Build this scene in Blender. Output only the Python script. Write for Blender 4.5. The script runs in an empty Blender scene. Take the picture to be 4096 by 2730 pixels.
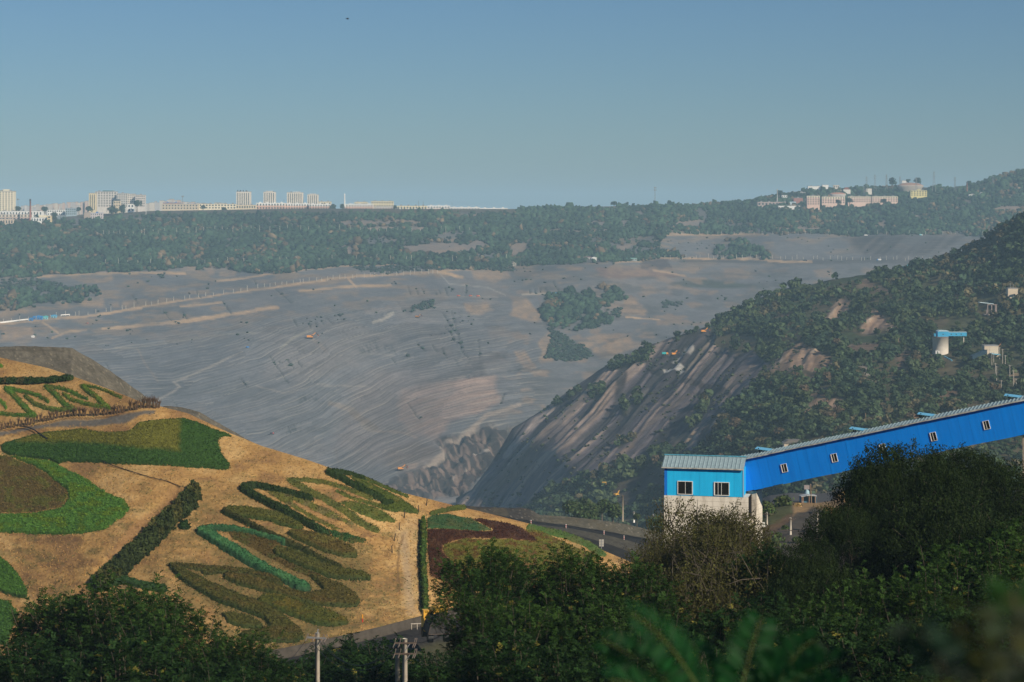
import bpy, math, random
import numpy as np
from mathutils import Vector, Matrix

rnd = random.Random(11)
rng = np.random.default_rng(11)
sc = bpy.context.scene
col = sc.collection
R = math.radians

# ------------------------------------------------------------------ camera, sky, sun, exposure
FPX = 2053.0            # focal length in picture widths / 1024
HOR = 207.0             # picture row of the true horizon
cam_d = bpy.data.cameras.new("camera")
cam = bpy.data.objects.new("camera", cam_d)
col.objects.link(cam)
cam.location = (0, 0, 0)
cam.rotation_euler = (R(90), 0, 0)
cam_d.sensor_width = 36.0
cam_d.lens = 36.0 * FPX / 1024.0
cam_d.shift_y = -(341.0 - HOR) / 1024.0
cam_d.clip_start = 0.2
cam_d.clip_end = 60000
cam_d.dof.use_dof = True
cam_d.dof.focus_distance = 320
cam_d.dof.aperture_fstop = 1.9
sc.camera = cam

SUN_AZ, SUN_EL = 40.0, 31.0      # degrees right of straight behind the camera, above the horizon
w = bpy.data.worlds.new("World")
sc.world = w
w.use_nodes = True
nt = w.node_tree
bg = nt.nodes["Background"]
sky = nt.nodes.new("ShaderNodeTexSky")
sky.sky_type = 'NISHITA'
sky.sun_disc = False
sky.sun_elevation = R(SUN_EL)
sky.sun_rotation = R(180 - SUN_AZ)
sky.altitude = 0
sky.air_density = 1.0
sky.dust_density = 0.3
sky.ozone_density = 5.0
tint = nt.nodes.new("ShaderNodeMix")
tint.data_type = 'RGBA'
tint.blend_type = 'MULTIPLY'
tint.inputs[0].default_value = 1.0
tint.inputs[7].default_value = (0.62, 0.775, 0.91, 1)
nt.links.new(sky.outputs[0], tint.inputs[6])
nt.links.new(tint.outputs[2], bg.inputs[0])
bg.inputs[1].default_value = 0.067

sl = bpy.data.lights.new("sun", 'SUN')
sun = bpy.data.objects.new("sun", sl)
col.objects.link(sun)
sl.energy = 4.9
sl.angle = R(0.5)
sl.color = (1.0, 0.87, 0.68)
_sd = Vector((math.sin(R(SUN_AZ)) * math.cos(R(SUN_EL)), -math.cos(R(SUN_AZ)) * math.cos(R(SUN_EL)), math.sin(R(SUN_EL))))
sun.rotation_euler = _sd.to_track_quat('Z', 'Y').to_euler()

sc.view_settings.view_transform = 'Standard'
sc.view_settings.look = 'None'
sc.view_settings.exposure = 0.0
sc.view_settings.gamma = 1.0
sc.render.engine = 'CYCLES'
sc.cycles.max_bounces = 5
sc.cycles.diffuse_bounces = 2
sc.cycles.glossy_bounces = 2
sc.cycles.transmission_bounces = 3
sc.cycles.transparent_max_bounces = 8
sc.cycles.volume_bounces = 2
sc.cycles.use_denoising = True
sc.cycles.caustics_reflective = False
sc.cycles.caustics_refractive = False


def P(u, v, Y):
    """point that stands Y metres away in the direction of picture position (u, v)"""
    return Vector(((u - 512.0) / FPX * Y, Y, (HOR - v) / FPX * Y))


# ------------------------------------------------------------------ numpy helpers
def _h(ix, iy, s):
    n = (ix * 374761393 + iy * 668265263 + s * 1442695041) & 0x7fffffff
    n = ((n ^ (n >> 13)) * 1274126177) & 0x7fffffff
    n = n ^ (n >> 16)
    return (n & 0xffff) / 32767.5 - 1.0


def vnoise(x, y, s=0):
    x = np.asarray(x, float); y = np.asarray(y, float)
    ix = np.floor(x).astype(np.int64); iy = np.floor(y).astype(np.int64)
    fx = x - ix; fy = y - iy
    fx = fx * fx * (3 - 2 * fx); fy = fy * fy * (3 - 2 * fy)
    a = _h(ix, iy, s); b = _h(ix + 1, iy, s); c = _h(ix, iy + 1, s); d = _h(ix + 1, iy + 1, s)
    return (a * (1 - fx) + b * fx) * (1 - fy) + (c * (1 - fx) + d * fx) * fy


def fbm(x, y, s=0, o=4, g=0.5):
    t = 0; a = 1.0; n = 0
    for k in range(o):
        t = t + a * vnoise(x, y, s + 17 * k); n += a
        a *= g; x = x * 2.03 + 3.1; y = y * 2.03 + 7.7
    return t / n


def sstep(a, b, x):
    t = np.clip((x - a) / (b - a), 0, 1)
    return t * t * (3 - 2 * t)


class TPS:
    """smooth surface through scattered control points (u, v, distance)"""
    def __init__(self, pts, s=100.0, lam=1e-3):
        p = np.array(pts, float)
        self.s = s
        self.c = p[:, :2] / s
        val = np.log(p[:, 2])
        n = len(p)
        K = self._k(((self.c[:, None] - self.c[None]) ** 2).sum(-1)) + lam * np.eye(n)
        A = np.zeros((n + 3, n + 3)); A[:n, :n] = K
        A[:n, n] = 1; A[:n, n + 1:] = self.c; A[n, :n] = 1; A[n + 1:, :n] = self.c.T
        self.w = np.linalg.solve(A, np.r_[val, 0, 0, 0])

    @staticmethod
    def _k(r2):
        return 0.5 * r2 * np.log(r2 + 1e-9)

    def __call__(self, u, v):
        u = np.asarray(u, float); v = np.asarray(v, float)
        sh = np.broadcast(u, v).shape
        U = np.broadcast_to(u, sh).ravel() / self.s; V = np.broadcast_to(v, sh).ravel() / self.s
        n = len(self.c)
        out = self.w[n] + self.w[n + 1] * U + self.w[n + 2] * V
        for i in range(n):
            r2 = (U - self.c[i, 0]) ** 2 + (V - self.c[i, 1]) ** 2
            out = out + self.w[i] * self._k(r2)
        return np.exp(out).reshape(sh)


def unproj(u, v, Y):
    return np.stack([(u - 512.0) / FPX * Y, Y + 0 * u, (HOR - v) / FPX * Y], -1)


def pdist(U, V, poly, ru=1.0, rv=1.0):
    """distance from every (U,V) to a polyline, measured with an elliptical brush"""
    d = np.full(U.shape, 1e9)
    x = U / ru; y = V / rv
    pl = [(a / ru, b / rv) for a, b in poly]
    if len(pl) == 1:
        return np.hypot(x - pl[0][0], y - pl[0][1])
    for (x0, y0), (x1, y1) in zip(pl[:-1], pl[1:]):
        dx, dy = x1 - x0, y1 - y0
        L = dx * dx + dy * dy + 1e-12
        t = np.clip(((x - x0) * dx + (y - y0) * dy) / L, 0, 1)
        d = np.minimum(d, np.hypot(x - x0 - t * dx, y - y0 - t * dy))
    return d


def inside(U, V, poly):
    m = np.zeros(U.shape, bool)
    n = len(poly)
    for i in range(n):
        x0, y0 = poly[i]; x1, y1 = poly[(i + 1) % n]
        c = (y0 > V) != (y1 > V)
        with np.errstate(divide='ignore', invalid='ignore'):
            xx = (x1 - x0) * (V - y0) / (y1 - y0 + 1e-12) + x0
        m ^= c & (U < xx)
    return m


def sdf(U, V, poly):
    d = pdist(U, V, list(poly) + [poly[0]])
    return np.where(inside(U, V, poly), d, -d)


def area(U, V, poly, f=3.0):
    """soft mask of a polygon; work only near its box"""
    p = np.array(poly)
    out = np.zeros(U.shape)
    b = (U > p[:, 0].min() - f) & (U < p[:, 0].max() + f) & (V > p[:, 1].min() - f) & (V < p[:, 1].max() + f)
    if b.any():
        out[b] = sstep(-f, f, sdf(U[b], V[b], poly))
    return out


def line(U, V, poly, wd=1.5, f=1.0):
    p = np.array(poly); m = wd + f + 1
    out = np.zeros(U.shape)
    b = (U > p[:, 0].min() - m) & (U < p[:, 0].max() + m) & (V > p[:, 1].min() - m) & (V < p[:, 1].max() + m)
    if b.any():
        out[b] = 1 - sstep(wd - f * .5, wd + f * .5, pdist(U[b], V[b], poly))
    return out


def mixc(C, c, m):
    return C * (1 - m[..., None]) + np.array(c, float) * m[..., None]


# ------------------------------------------------------------------ mesh builders
def mesh_np(name, V, F, mat=None, parent=None, attrs=None, smooth=False, midx=None):
    """V (n,3), F (m,k) -> one mesh object"""
    V = np.ascontiguousarray(V, np.float32); F = np.ascontiguousarray(F, np.int32)
    me = bpy.data.meshes.new(name)
    m, k = F.shape
    me.vertices.add(len(V)); me.vertices.foreach_set("co", V.ravel())
    me.loops.add(m * k); me.loops.foreach_set("vertex_index", F.ravel())
    me.polygons.add(m)
    me.polygons.foreach_set("loop_start", np.arange(0, m * k, k, dtype=np.int32))
    me.polygons.foreach_set("loop_total", np.full(m, k, np.int32))
    if smooth:
        me.polygons.foreach_set("use_smooth", np.ones(m, bool))
    for nm, a in (attrs or {}).items():
        a = np.asarray(a, np.float32)
        if a.ndim == 2:
            at = me.attributes.new(nm, 'FLOAT_COLOR', 'POINT')
            at.data.foreach_set("color", np.c_[a[:, :3], np.ones(len(a))].astype(np.float32).ravel())
        else:
            at = me.attributes.new(nm, 'FLOAT', 'POINT')
            at.data.foreach_set("value", a)
    me.update(calc_edges=True)
    for mm in (mat if isinstance(mat, (list, tuple)) else [mat]):
        if mm: me.materials.append(mm)
    if midx is not None:
        me.polygons.foreach_set("material_index", np.asarray(midx, np.int32))
    o = bpy.data.objects.new(name, me)
    col.objects.link(o)
    if parent: o.parent = parent
    return o


def grid_faces(r, c, mask=None):
    i = np.arange(r * c).reshape(r, c)
    f = np.stack([i[:-1, :-1], i[1:, :-1], i[1:, 1:], i[:-1, 1:]], -1)
    if mask is not None:
        f = f[mask]
    return f.reshape(-1, 4)


def compact(V, F, *arrs):
    used = np.unique(F)
    mp = np.full(len(V), -1, np.int64); mp[used] = np.arange(len(used))
    return (V[used], mp[F]) + tuple(a[used] for a in arrs)


class MB:
    """collects boxes, tubes, prisms and links them as ONE mesh"""
    def __init__(s):
        s.v = []; s.f = []; s.m = []

    def add(s, vs, fs, mi=0):
        b = len(s.v)
        s.v += [tuple(x) for x in vs]
        s.f += [tuple(b + i for i in f) for f in fs]
        s.m += [mi] * len(fs)

    def box(s, x0, x1, y0, y1, z0, z1, M=None, mi=0):
        vs = [Vector(p) for p in ((x0, y0, z0), (x1, y0, z0), (x1, y1, z0), (x0, y1, z0), (x0, y0, z1), (x1, y0, z1), (x1, y1, z1), (x0, y1, z1))]
        if M is not None: vs = [M @ p for p in vs]
        s.add(vs, [(0, 3, 2, 1), (4, 5, 6, 7), (0, 1, 5, 4), (1, 2, 6, 5), (2, 3, 7, 6), (3, 0, 4, 7)], mi)
        return s

    def bar(s, a, b, w=0.05, h=None, mi=0):
        """square bar from a to b"""
        a = Vector(a); b = Vector(b); d = (b - a).normalized()
        up = Vector((0, 0, 1)) if abs(d.z) < 0.95 else Vector((1, 0, 0))
        x = d.cross(up).normalized() * w / 2; y = x.cross(d).normalized() * (h or w) / 2
        vs = [a - x - y, a + x - y, a + x + y, a - x + y, b - x - y, b + x - y, b + x + y, b - x + y]
        s.add(vs, [(0, 3, 2, 1), (4, 5, 6, 7), (0, 1, 5, 4), (1, 2, 6, 5), (2, 3, 7, 6), (3, 0, 4, 7)], mi)
        return s

    def tube(s, pts, rad, n=8, mi=0, cap=True):
        pts = [Vector(p) for p in pts]
        rad = rad if isinstance(rad, (list, tuple)) else [rad] * len(pts)
        vs = []; fs = []
        for i, p in enumerate(pts):
            d = (pts[min(i + 1, len(pts) - 1)] - pts[max(i - 1, 0)]).normalized()
            up = Vector((0, 0, 1)) if abs(d.z) < 0.9 else Vector((0, 1, 0))
            x = d.cross(up).normalized(); y = x.cross(d).normalized()
            for k in range(n):
                t = 2 * math.pi * k / n
                vs.append(p + (x * math.cos(t) + y * math.sin(t)) * rad[i])
        for i in range(len(pts) - 1):
            for k in range(n):
                a = i * n + k; b = i * n + (k + 1) % n
                fs.append((a, b, b + n, a + n))
        if cap:
            fs.append(tuple(range(n))); fs.append(tuple((len(pts) - 1) * n + k for k in reversed(range(n))))
        s.add(vs, fs, mi)
        return s

    def prism(s, prof, a, b, mi=0):
        """profile in (x,z) swept along y from a to b"""
        n = len(prof)
        vs = [Vector((x, a, z)) for x, z in prof] + [Vector((x, b, z)) for x, z in prof]
        fs = [(i, (i + 1) % n, (i + 1) % n + n, i + n) for i in range(n)]
        fs += [tuple(reversed(range(n))), tuple(range(n, 2 * n))]
        s.add(vs, fs, mi)
        return s

    def build(s, name, mat, parent=None, M=None, smooth=False, bevel=0):
        me = bpy.data.meshes.new(name)
        vs = s.v if M is None else [tuple(M @ Vector(p)) for p in s.v]
        me.from_pydata(vs, [], s.f)
        for mm in (mat if isinstance(mat, (list, tuple)) else [mat]): me.materials.append(mm)
        me.polygons.foreach_set("material_index", np.array(s.m, np.int32))
        if smooth: me.polygons.foreach_set("use_smooth", np.ones(len(s.f), bool))
        me.update()
        o = bpy.data.objects.new(name, me)
        col.objects.link(o)
        if parent: o.parent = parent
        if bevel:
            md = o.modifiers.new("bevel", 'BEVEL'); md.width = bevel; md.segments = 2; md.limit_method = 'ANGLE'
        return o


def tag(o, label=None, cat=None, group=None, kind=None):
    if label: o['label'] = label
    if cat: o['category'] = cat
    if group: o['group'] = group
    if kind: o['kind'] = kind
    return o


def empty(name, loc, rz=0, label=None, cat=None, group=None):
    o = bpy.data.objects.new(name, None)
    col.objects.link(o)
    o.location = loc; o.rotation_euler = (0, 0, rz); o.empty_display_size = 0.3
    return tag(o, label, cat, group)


KIDS = {}
def copy_tree(o, parent=None):
    c = o.copy(); col.objects.link(c)
    if parent is not None: c.parent = parent
    for ch in list(o.children):
        copy_tree(ch, c)
    return c


# ------------------------------------------------------------------ materials
def new_mat(name):
    m = bpy.data.materials.new(name); m.use_nodes = True
    return m, m.node_tree, m.node_tree.nodes["Principled BSDF"]


def simple(name, c, rough=0.7, metal=0.0, var=0.15, scale=3.0, spec=0.3):
    """paint, concrete, metal ... with a little procedural wear"""
    m, t, b = new_mat(name)
    tc = t.nodes.new("ShaderNodeTexCoord")
    nz = t.nodes.new("ShaderNodeTexNoise"); nz.inputs["Scale"].default_value = scale; nz.inputs["Detail"].default_value = 6
    t.links.new(tc.outputs["Object"], nz.inputs["Vector"])
    rp = t.nodes.new("ShaderNodeValToRGB")
    rp.color_ramp.elements[0].position = 0.3; rp.color_ramp.elements[1].position = 0.72
    rp.color_ramp.elements[0].color = tuple(x * (1 - var) for x in c) + (1,)
    rp.color_ramp.elements[1].color = tuple(min(1, x * (1 + var)) for x in c) + (1,)
    t.links.new(nz.outputs[0], rp.inputs[0]); t.links.new(rp.outputs[0], b.inputs["Base Color"])
    b.inputs["Roughness"].default_value = rough; b.inputs["Metallic"].default_value = metal
    b.inputs["Specular IOR Level"].default_value = spec
    return m


def ground_mat(name, scale=0.25, amt=0.35, bump=0.3, scale2=None, rough=0.95):
    """vertex colour (own colour of soil, rock, grass) broken up by procedural grain"""
    m, t, b = new_mat(name)
    at = t.nodes.new("ShaderNodeAttribute"); at.attribute_name = "Col"
    tc = t.nodes.new("ShaderNodeTexCoord")
    n1 = t.nodes.new("ShaderNodeTexNoise"); n1.inputs["Scale"].default_value = scale; n1.inputs["Detail"].default_value = 8; n1.inputs["Roughness"].default_value = 0.7
    t.links.new(tc.outputs["Object"], n1.inputs["Vector"])
    mr = t.nodes.new("ShaderNodeMapRange"); mr.inputs[1].default_value = 0.25; mr.inputs[2].default_value = 0.75
    mr.inputs[3].default_value = 1 - amt; mr.inputs[4].default_value = 1 + amt
    t.links.new(n1.outputs[0], mr.inputs[0])
    mx = t.nodes.new("ShaderNodeVectorMath"); mx.operation = 'SCALE'
    t.links.new(at.outputs["Color"], mx.inputs[0]); t.links.new(mr.outputs[0], mx.inputs["Scale"])
    t.links.new(mx.outputs[0], b.inputs["Base Color"])
    bp = t.nodes.new("ShaderNodeBump"); bp.inputs["Strength"].default_value = bump; bp.inputs["Distance"].default_value = 1.0 / scale * 0.1
    t.links.new(n1.outputs[0], bp.inputs["Height"]); t.links.new(bp.outputs[0], b.inputs["Normal"])
    b.inputs["Roughness"].default_value = rough; b.inputs["Specular IOR Level"].default_value = 0.1
    return m


def leaf_mat(name, trans=0.35, gloss=0.25):
    m, t, b = new_mat(name)
    at = t.nodes.new("ShaderNodeAttribute"); at.attribute_name = "Col"
    t.links.new(at.outputs["Color"], b.inputs["Base Color"])
    b.inputs["Roughness"].default_value = 0.55; b.inputs["Specular IOR Level"].default_value = gloss
    if trans > 0:
        tr = t.nodes.new("ShaderNodeBsdfTranslucent"); mx = t.nodes.new("ShaderNodeMixShader")
        mx.inputs[0].default_value = trans
        t.links.new(at.outputs["Color"], tr.inputs["Color"])
        out = t.nodes["Material Output"]
        t.links.new(b.outputs[0], mx.inputs[1]); t.links.new(tr.outputs[0], mx.inputs[2]); t.links.new(mx.outputs[0], out.inputs["Surface"])
    return m


M_GROUND = ground_mat("ground", 0.6, 0.3, 0.4)
M_LEAF = leaf_mat("leaf", 0.3, 0.25)
M_FAR = leaf_mat("far_leaf", 0.0, 0.05)
M_BARK = simple("bark", (0.13, 0.11, 0.085), 0.9, var=0.4, scale=8)
# ------------------------------------------------------------------ FAR SHEET: plain, wooded rim and open pit
A1 = lambda x, y: (x / 9.19, 170 + y / 9.19)
A2 = lambda x, y: (256 + x / 9.19, 170 + y / 9.19)
A3 = lambda x, y: (512 + x / 9.19, 170 + y / 9.19)
A4 = lambda x, y: (768 + x / 9.19, 150 + y / 9.19)
A5 = lambda x, y: (x / 9.19, 325 + y / 9.19)
A6 = lambda x, y: (256 + x / 9.19, 325 + y / 9.19)
A7 = lambda x, y: (512 + x / 9.19, 325 + y / 9.19)
A8 = lambda x, y: (768 + x / 9.19, 300 + y / 9.19)
def pts(f, s):
    n = [float(k) for k in s.replace(',', ' ').split()]
    return [f(n[i], n[i + 1]) for i in range(0, len(n), 2)]

SKY_U = [-160, 0, 60, 150, 300, 400, 512, 640, 700, 745, 775, 800, 860, 905, 925, 960, 985, 1000, 1024, 1200]
SKY_V = [221, 220, 217, 211, 208.5, 209, 209, 205.5, 204.5, 200.5, 194.5, 191, 187.5, 185, 187.5, 187.5, 180.5, 175.5, 168.5, 146]
def sky_v(u): return np.interp(u, SKY_U, SKY_V)

far_pts = [(-160, 221, 4300), (0, 220, 4350), (150, 211, 4500), (300, 208.5, 4600), (512, 209, 4700), (640, 206, 4800), (745, 201, 4900), (800, 192, 5000), (860, 188, 5100), (905, 185.5, 5150), (960, 188, 5000), (1000, 176, 5000), (1024, 169, 5000), (1200, 147, 5000),
    (-160, 245, 3950), (0, 242, 4000), (250, 237, 4150), (512, 233, 4250), (700, 225, 4450), (850, 215, 4600), (1024, 200, 4700),
    (-160, 285, 3500), (0, 280, 3500), (150, 273, 3570), (300, 269, 3620), (430, 266, 3700), (560, 263, 3750), (600, 247, 3950),
    (663, 234, 4130), (770, 235, 4180), (900, 236, 4200), (1000, 236, 4200), (663, 257, 3950), (770, 259, 3960), (900, 259, 3980), (1000, 259, 4000),
    (-160, 320, 3250), (0, 320, 3250), (130, 308, 3350), (250, 290, 3450), (440, 274, 3600), (0, 345, 3050), (200, 310, 3280), (300, 350, 3050), (300, 420, 2850), (200, 420, 2850), (0, 430, 2800),
    (420, 480, 2680), (470, 500, 2640), (500, 440, 2760), (550, 400, 2920), (600, 350, 3180), (650, 310, 3430), (800, 285, 3700), (560, 300, 3450), (900, 290, 3750), (420, 330, 3200), (380, 400, 2930),
    (700, 400, 2900), (1000, 400, 2900), (650, 500, 2640), (1000, 300, 3650), (1200, 300, 3700), (1200, 240, 4200), (-160, 520, 2600), (300, 540, 2580), (1200, 520, 2600)]
farY = TPS(far_pts, lam=3e-3)

FU = np.arange(-150, 1176, 1.3)
NROW = 250
s_ = np.linspace(0, 1, NROW)
# picture rows get sparser towards the hidden bottom
sv = np.where(s_ < 0.8, s_ / 0.8 * 0.86, 0.86 + (s_ - 0.8) / 0.2 * 0.14)
U, S = np.meshgrid(FU, sv)
V0 = sky_v(U)
V = V0 + S * (505 - V0)
# the level-line coordinate of the mined benches
def bench_field(u, v):
    us = np.array([-200, 0, 100, 170, 230, 280, 330, 370, 410, 450, 500, 560, 1200.])
    ms = np.array([.03, .04, .08, .14, .25, .40, .50, .45, .30, .2, .15, .08, .02])
    uu = np.linspace(-200, 1200, 1401); mm = np.interp(uu, us, ms)
    G = np.cumsum(mm)
    shift = (v - 380) * 0.55
    k = sstep(255, 340, v)
    g1 = np.interp(u - shift * 0.5, uu, G) - np.interp(-shift * 0.5, uu, G)
    B = v + g1 * (0.35 + 0.65 * k) 
    B = B + 6 * fbm(u / 70., v / 50., 5, 3) * k + 1.2 * fbm(u / 22., v / 16., 9, 2)
    return B
B = bench_field(U, V)
Uw = U + 5 * fbm(U / 18., V / 9., 21, 3); Vw = V + 2.2 * fbm(U / 14., V / 7., 22, 3)

FOREST_LOW = [(-160, 288)] + pts(A1, "0,990 330,975 700,955 1000,950 1300,930 1600,900 2100,880") + pts(A2, "0,965 500,915 900,880 1300,875 1700,925 2000,925 2300,885") + pts(A3, "300,875 700,860 900,835 1180,840 1560,805 1540,770 1330,720 1380,660 1390,585") + [(768, 234.5), (877, 235), (1176, 236)]
FOREST = FOREST_LOW + [(1176, 100), (-160, 100)]
VEG = [
    pts(A1, "-900,1080 0,1120 400,1040 600,1100 930,1080 940,1150 600,1200 400,1210 200,1250 0,1255 -900,1280"),
    pts(A3, "280,1170 750,1110 1000,1120 1020,1200 850,1280 900,1400 820,1430 620,1480 450,1440 330,1440 290,1300"),
    pts(A3, "1820,780 1830,710 1900,700 2000,650 2130,660 2230,710 2353,740 2353,800 1900,800"),
    pts(A3, "1000,770 1300,760 1500,780 1550,805 1000,815"),
]
VEG_SPARSE = [
    pts(A7, "330,20 480,100 700,200 740,270 500,320 430,300 300,290 350,150"),
    pts(A1, "0,1010 330,1000 600,1060 300,1060 0,1110"),
    pts(A1, "1450,960 1500,940 1500,980 1460,990"),
    pts(A2, "850,900 1500,900 2000,890 2353,880 2353,930 1900,930 1300,950 950,950"),
    pts(A3, "1380,1220 1540,1215 1560,1250 1400,1270"),
    pts(A3, "920,1290 1000,1280 1010,1350 930,1360"),
    pts(A2, "1350,1290 1640,1200 1640,1260 1400,1300"),
]
BARE_IN_FOREST = [pts(A2, "930,470 1540,465 1540,485 950,520"), pts(A2, "790,470 880,470 870,510 780,510"), pts(A2, "920,530 1330,515 1330,550 940,570"), pts(A2, "1390,520 1550,510 1540,560 1400,565"),
    pts(A2, "1320,690 1600,680 2100,650 2200,700 1700,780 1400,760"), pts(A2, "800,690 860,680 880,770 820,790"), pts(A2, "1700,640 1850,630 1860,650 1700,665"), pts(A2, "160,500 250,500 240,530 170,530"), pts(A2, "320,490 390,490 390,520 320,520"),
    pts(A3, "730,470 870,470 850,500 740,500"), pts(A3, "1020,460 1080,470 1060,540 1010,530"), pts(A3, "1480,470 1600,460 1780,470 1760,520 1550,530"), pts(A3, "970,680 1080,680 1090,740 1000,760"), pts(A3, "730,680 790,680 820,750 760,740"),
    pts(A3, "20,680 130,670 170,760 0,790"), pts(A3, "350,545 870,545 870,565 350,565"), pts(A4, "60,715 530,710 530,725 430,750 80,745"), pts(A4, "1300,610 1360,600 1360,640 1300,640"), pts(A4, "1960,560 2150,510 2353,510 2353,560 2050,570"), pts(A4, "1010,650 1070,640 1060,720 1030,720"),
    pts(A1, "1650,880 1820,870 1840,930 1660,930"), pts(A1, "1880,880 1940,880 1960,950 1900,950"), pts(A1, "700,740 740,740 740,770 700,770"), pts(A1, "1600,800 1640,800 1640,840 1590,820"), pts(A3, "1130,380 1180,385 1180,420 1140,420")]

forest_m = area(Uw, Vw, FOREST, 1.2)
bare_m = np.zeros(U.shape)
for p_ in BARE_IN_FOREST:
    bare_m = np.maximum(bare_m, area(Uw, Vw, p_, 1.0))
clear = sstep(0.18, 0.42, fbm(U / 26., V / 8., 41, 4) + 0.35 * sstep(250, 560, U) * sstep(222, 240, V) - 0.14)
veg_m = forest_m * (1 - bare_m) * (1 - 0.75 * clear)
sparse_m = np.zeros(U.shape)
for p_ in VEG: veg_m = np.maximum(veg_m, area(U + 6 * fbm(U / 9., V / 6., 23, 3), V + 4 * fbm(U / 9., V / 6., 24, 3), p_, 2.5) * sstep(-.5, .1, fbm(U / 7., V / 4., 3, 3)))
for p_ in VEG_SPARSE: sparse_m = np.maximum(sparse_m, area(Uw, Vw, p_, 1.5))
# dark gully strokes with shrubs down the benches
SCARS = [
    pts(A6, "930,200 1100,120 1130,250 980,270"), pts(A6, "1170,190 1250,170 1280,270 1190,260"),
    pts(A6, "400,640 560,600 590,680 430,700"),
    pts(A6, "280,900 420,880 440,950 300,980"),
]
GUL = [(A6, "1740,0 1800,100 1880,180 1900,240 1960,310"), (A6, "1830,0 1870,100 1890,200"), (A6, "2040,130 2060,300"), (A6, "1480,155 1560,235"), (A6, "1250,310 1290,360"), (A6, "1400,710 1440,770 1510,865"), (A6, "1370,240 1400,290"),
       (A6, "130,270 230,420 300,520"), (A6, "280,300 340,380"), (A6, "200,310 230,330"), (A6, "380,310 410,380"), (A6, "290,910 320,970"), (A6, "2280,630 2250,720"), (A6, "1620,170 1660,240"), (A6, "1700,200 1760,290"),
       (A5, "2210,470 2270,560"), (A5, "970,340 1020,415"), (A5, "1590,680 1630,740"),
       (A1, "1215,1140 1260,1210"), (A1, "1500,1280 1570,1370"), (A1, "2040,1200 2120,1310"), (A1, "1800,1100 1850,1170"), (A1, "1680,1290 1710,1350"), (A1, "2330,1000 2353,1020"),
       (A2, "1400,1080 1420,1150"), (A2, "1530,1100 1550,1140"), (A2, "1740,1090 1755,1160"), (A2, "1800,1080 1805,1110"), (A2, "1930,1060 1925,1160"), (A2, "1480,1120 1490,1150"), (A2, "1690,1110 1695,1140"), (A2, "1650,1120 1655,1145"),
       (A2, "540,1400 560,1440"), (A2, "640,1360 700,1410"), (A2, "760,1330 790,1375"), (A2, "480,1420 500,1450"), (A2, "600,1390 620,1420"), (A2, "1720,1320 1880,1560"), (A2, "1800,1300 1830,1400"), (A2, "1880,1290 1890,1310"), (A2, "330,1360 380,1430"), (A2, "170,1090 330,1230"),
       (A3, "370,1040 430,1120"), (A3, "320,1090 310,1110"), (A3, "210,1100 215,1140"), (A3, "160,1110 165,1140"), (A3, "255,1100 260,1130")]
gul_m = np.zeros(U.shape)
for f_, p_ in GUL:
    gul_m = np.maximum(gul_m, line(U + 1.2 * fbm(U / 5., V / 5., 71, 2), V, pts(f_, p_), 0.5, 1.0))

x_w, y_w = (U - 512) / FPX * 3200, V * 7.0
Cg = np.array([0.136, 0.139, 0.150])
C = np.ones(U.shape + (3,)) * Cg
big = fbm(U / 60., V / 26., 31, 4)
C = mixc(C, (0.19, 0.172, 0.165), sstep(0.0, 0.5, big) * 0.6)
C = mixc(C, (0.105, 0.108, 0.112), sstep(0.05, 0.5, -big) * 0.6)
for p_ in SCARS:
    C = mixc(C, (0.05, 0.058, 0.062), area(Uw, Vw, p_, 2.5) * sstep(-.25, .3, fbm((U - .6 * V) / 1.6, (U + V) / 7., 38, 3)) * .75)
# soil of the terraces above the benches
terr = (1 - sstep(300, 345, V + 0.12 * U - 30)) 
C = mixc(C, (0.25, 0.185, 0.13), terr * sstep(-0.05, 0.35, fbm(U / 22., V / 4., 33, 4)) * 0.75)
TANP = [pts(A1, "0,1420 280,1430 330,1540 0,1560"), pts(A1, "0,1270 200,1260 350,1290 80,1330 0,1330"), pts(A1, "700,1190 950,1150 960,1240 780,1240"), pts(A1, "1000,1210 1080,1200 1100,1240 1040,1240"), pts(A1, "1130,1200 1200,1200 1190,1240 1120,1235"), pts(A1, "520,1210 640,1200 640,1240 540,1240"),
        pts(A2, "1960,950 2100,905 2280,910 2353,1000 2200,1050 1990,1010"), pts(A2, "1620,960 1670,960 1670,1000 1620,1000"), pts(A2, "1940,1230 2150,1230 2200,1280 2050,1330 1950,1300"), pts(A3, "1030,1210 1150,1200 1230,1290 1220,1340 1030,1330"), pts(A3, "0,1170 130,1180 230,1290 260,1400 150,1380 0,1330"),
        pts(A7, "630,130 760,100 980,110 980,190 800,160 640,240"), pts(A7, "740,200 1050,110 1210,190 1080,250 900,290 800,310"), pts(A7, "250,150 330,60 400,130 420,320 270,350"), pts(A7, "30,240 120,230 170,330 60,330"), pts(A1, "860,1000 1030,990 1020,1030 880,1050"), pts(A1, "2000,910 2180,880 2160,960 2010,960")]
for p_ in TANP:
    C = mixc(C, (0.34, 0.235, 0.15), area(Uw, Vw, p_, 2.0) * (0.6 + 0.4 * fbm(U / 5., V / 3., 37, 2)))
C = mixc(C, (0.19, 0.12, 0.095), area(Uw, Vw, pts(A3, "760,910 900,900 1200,920 1590,980 1500,1010 1000,1010 800,1000"), 2.0) * 0.75)
C = mixc(C, (0.055, 0.042, 0.042), area(Uw, Vw, pts(A3, "1150,850 1460,840 1460,930 1200,925"), 1.0) * 0.7)
C = mixc(C, (0.055, 0.07, 0.05), area(Uw, Vw, pts(A3, "1480,1060 1700,1010 2000,1020 2340,1085 2000,1100 1500,1090"), 1.5) * 0.75)
C = mixc(C, (0.06, 0.055, 0.055), area(Uw, Vw, pts(A4, "700,800 1800,800 1500,985 900,985"), 4) * (0.4 + 0.5 * sstep(-.2, .3, fbm((U + V * 1.2) / 6., (V - U * .3) / 40., 45, 3))))
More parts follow.
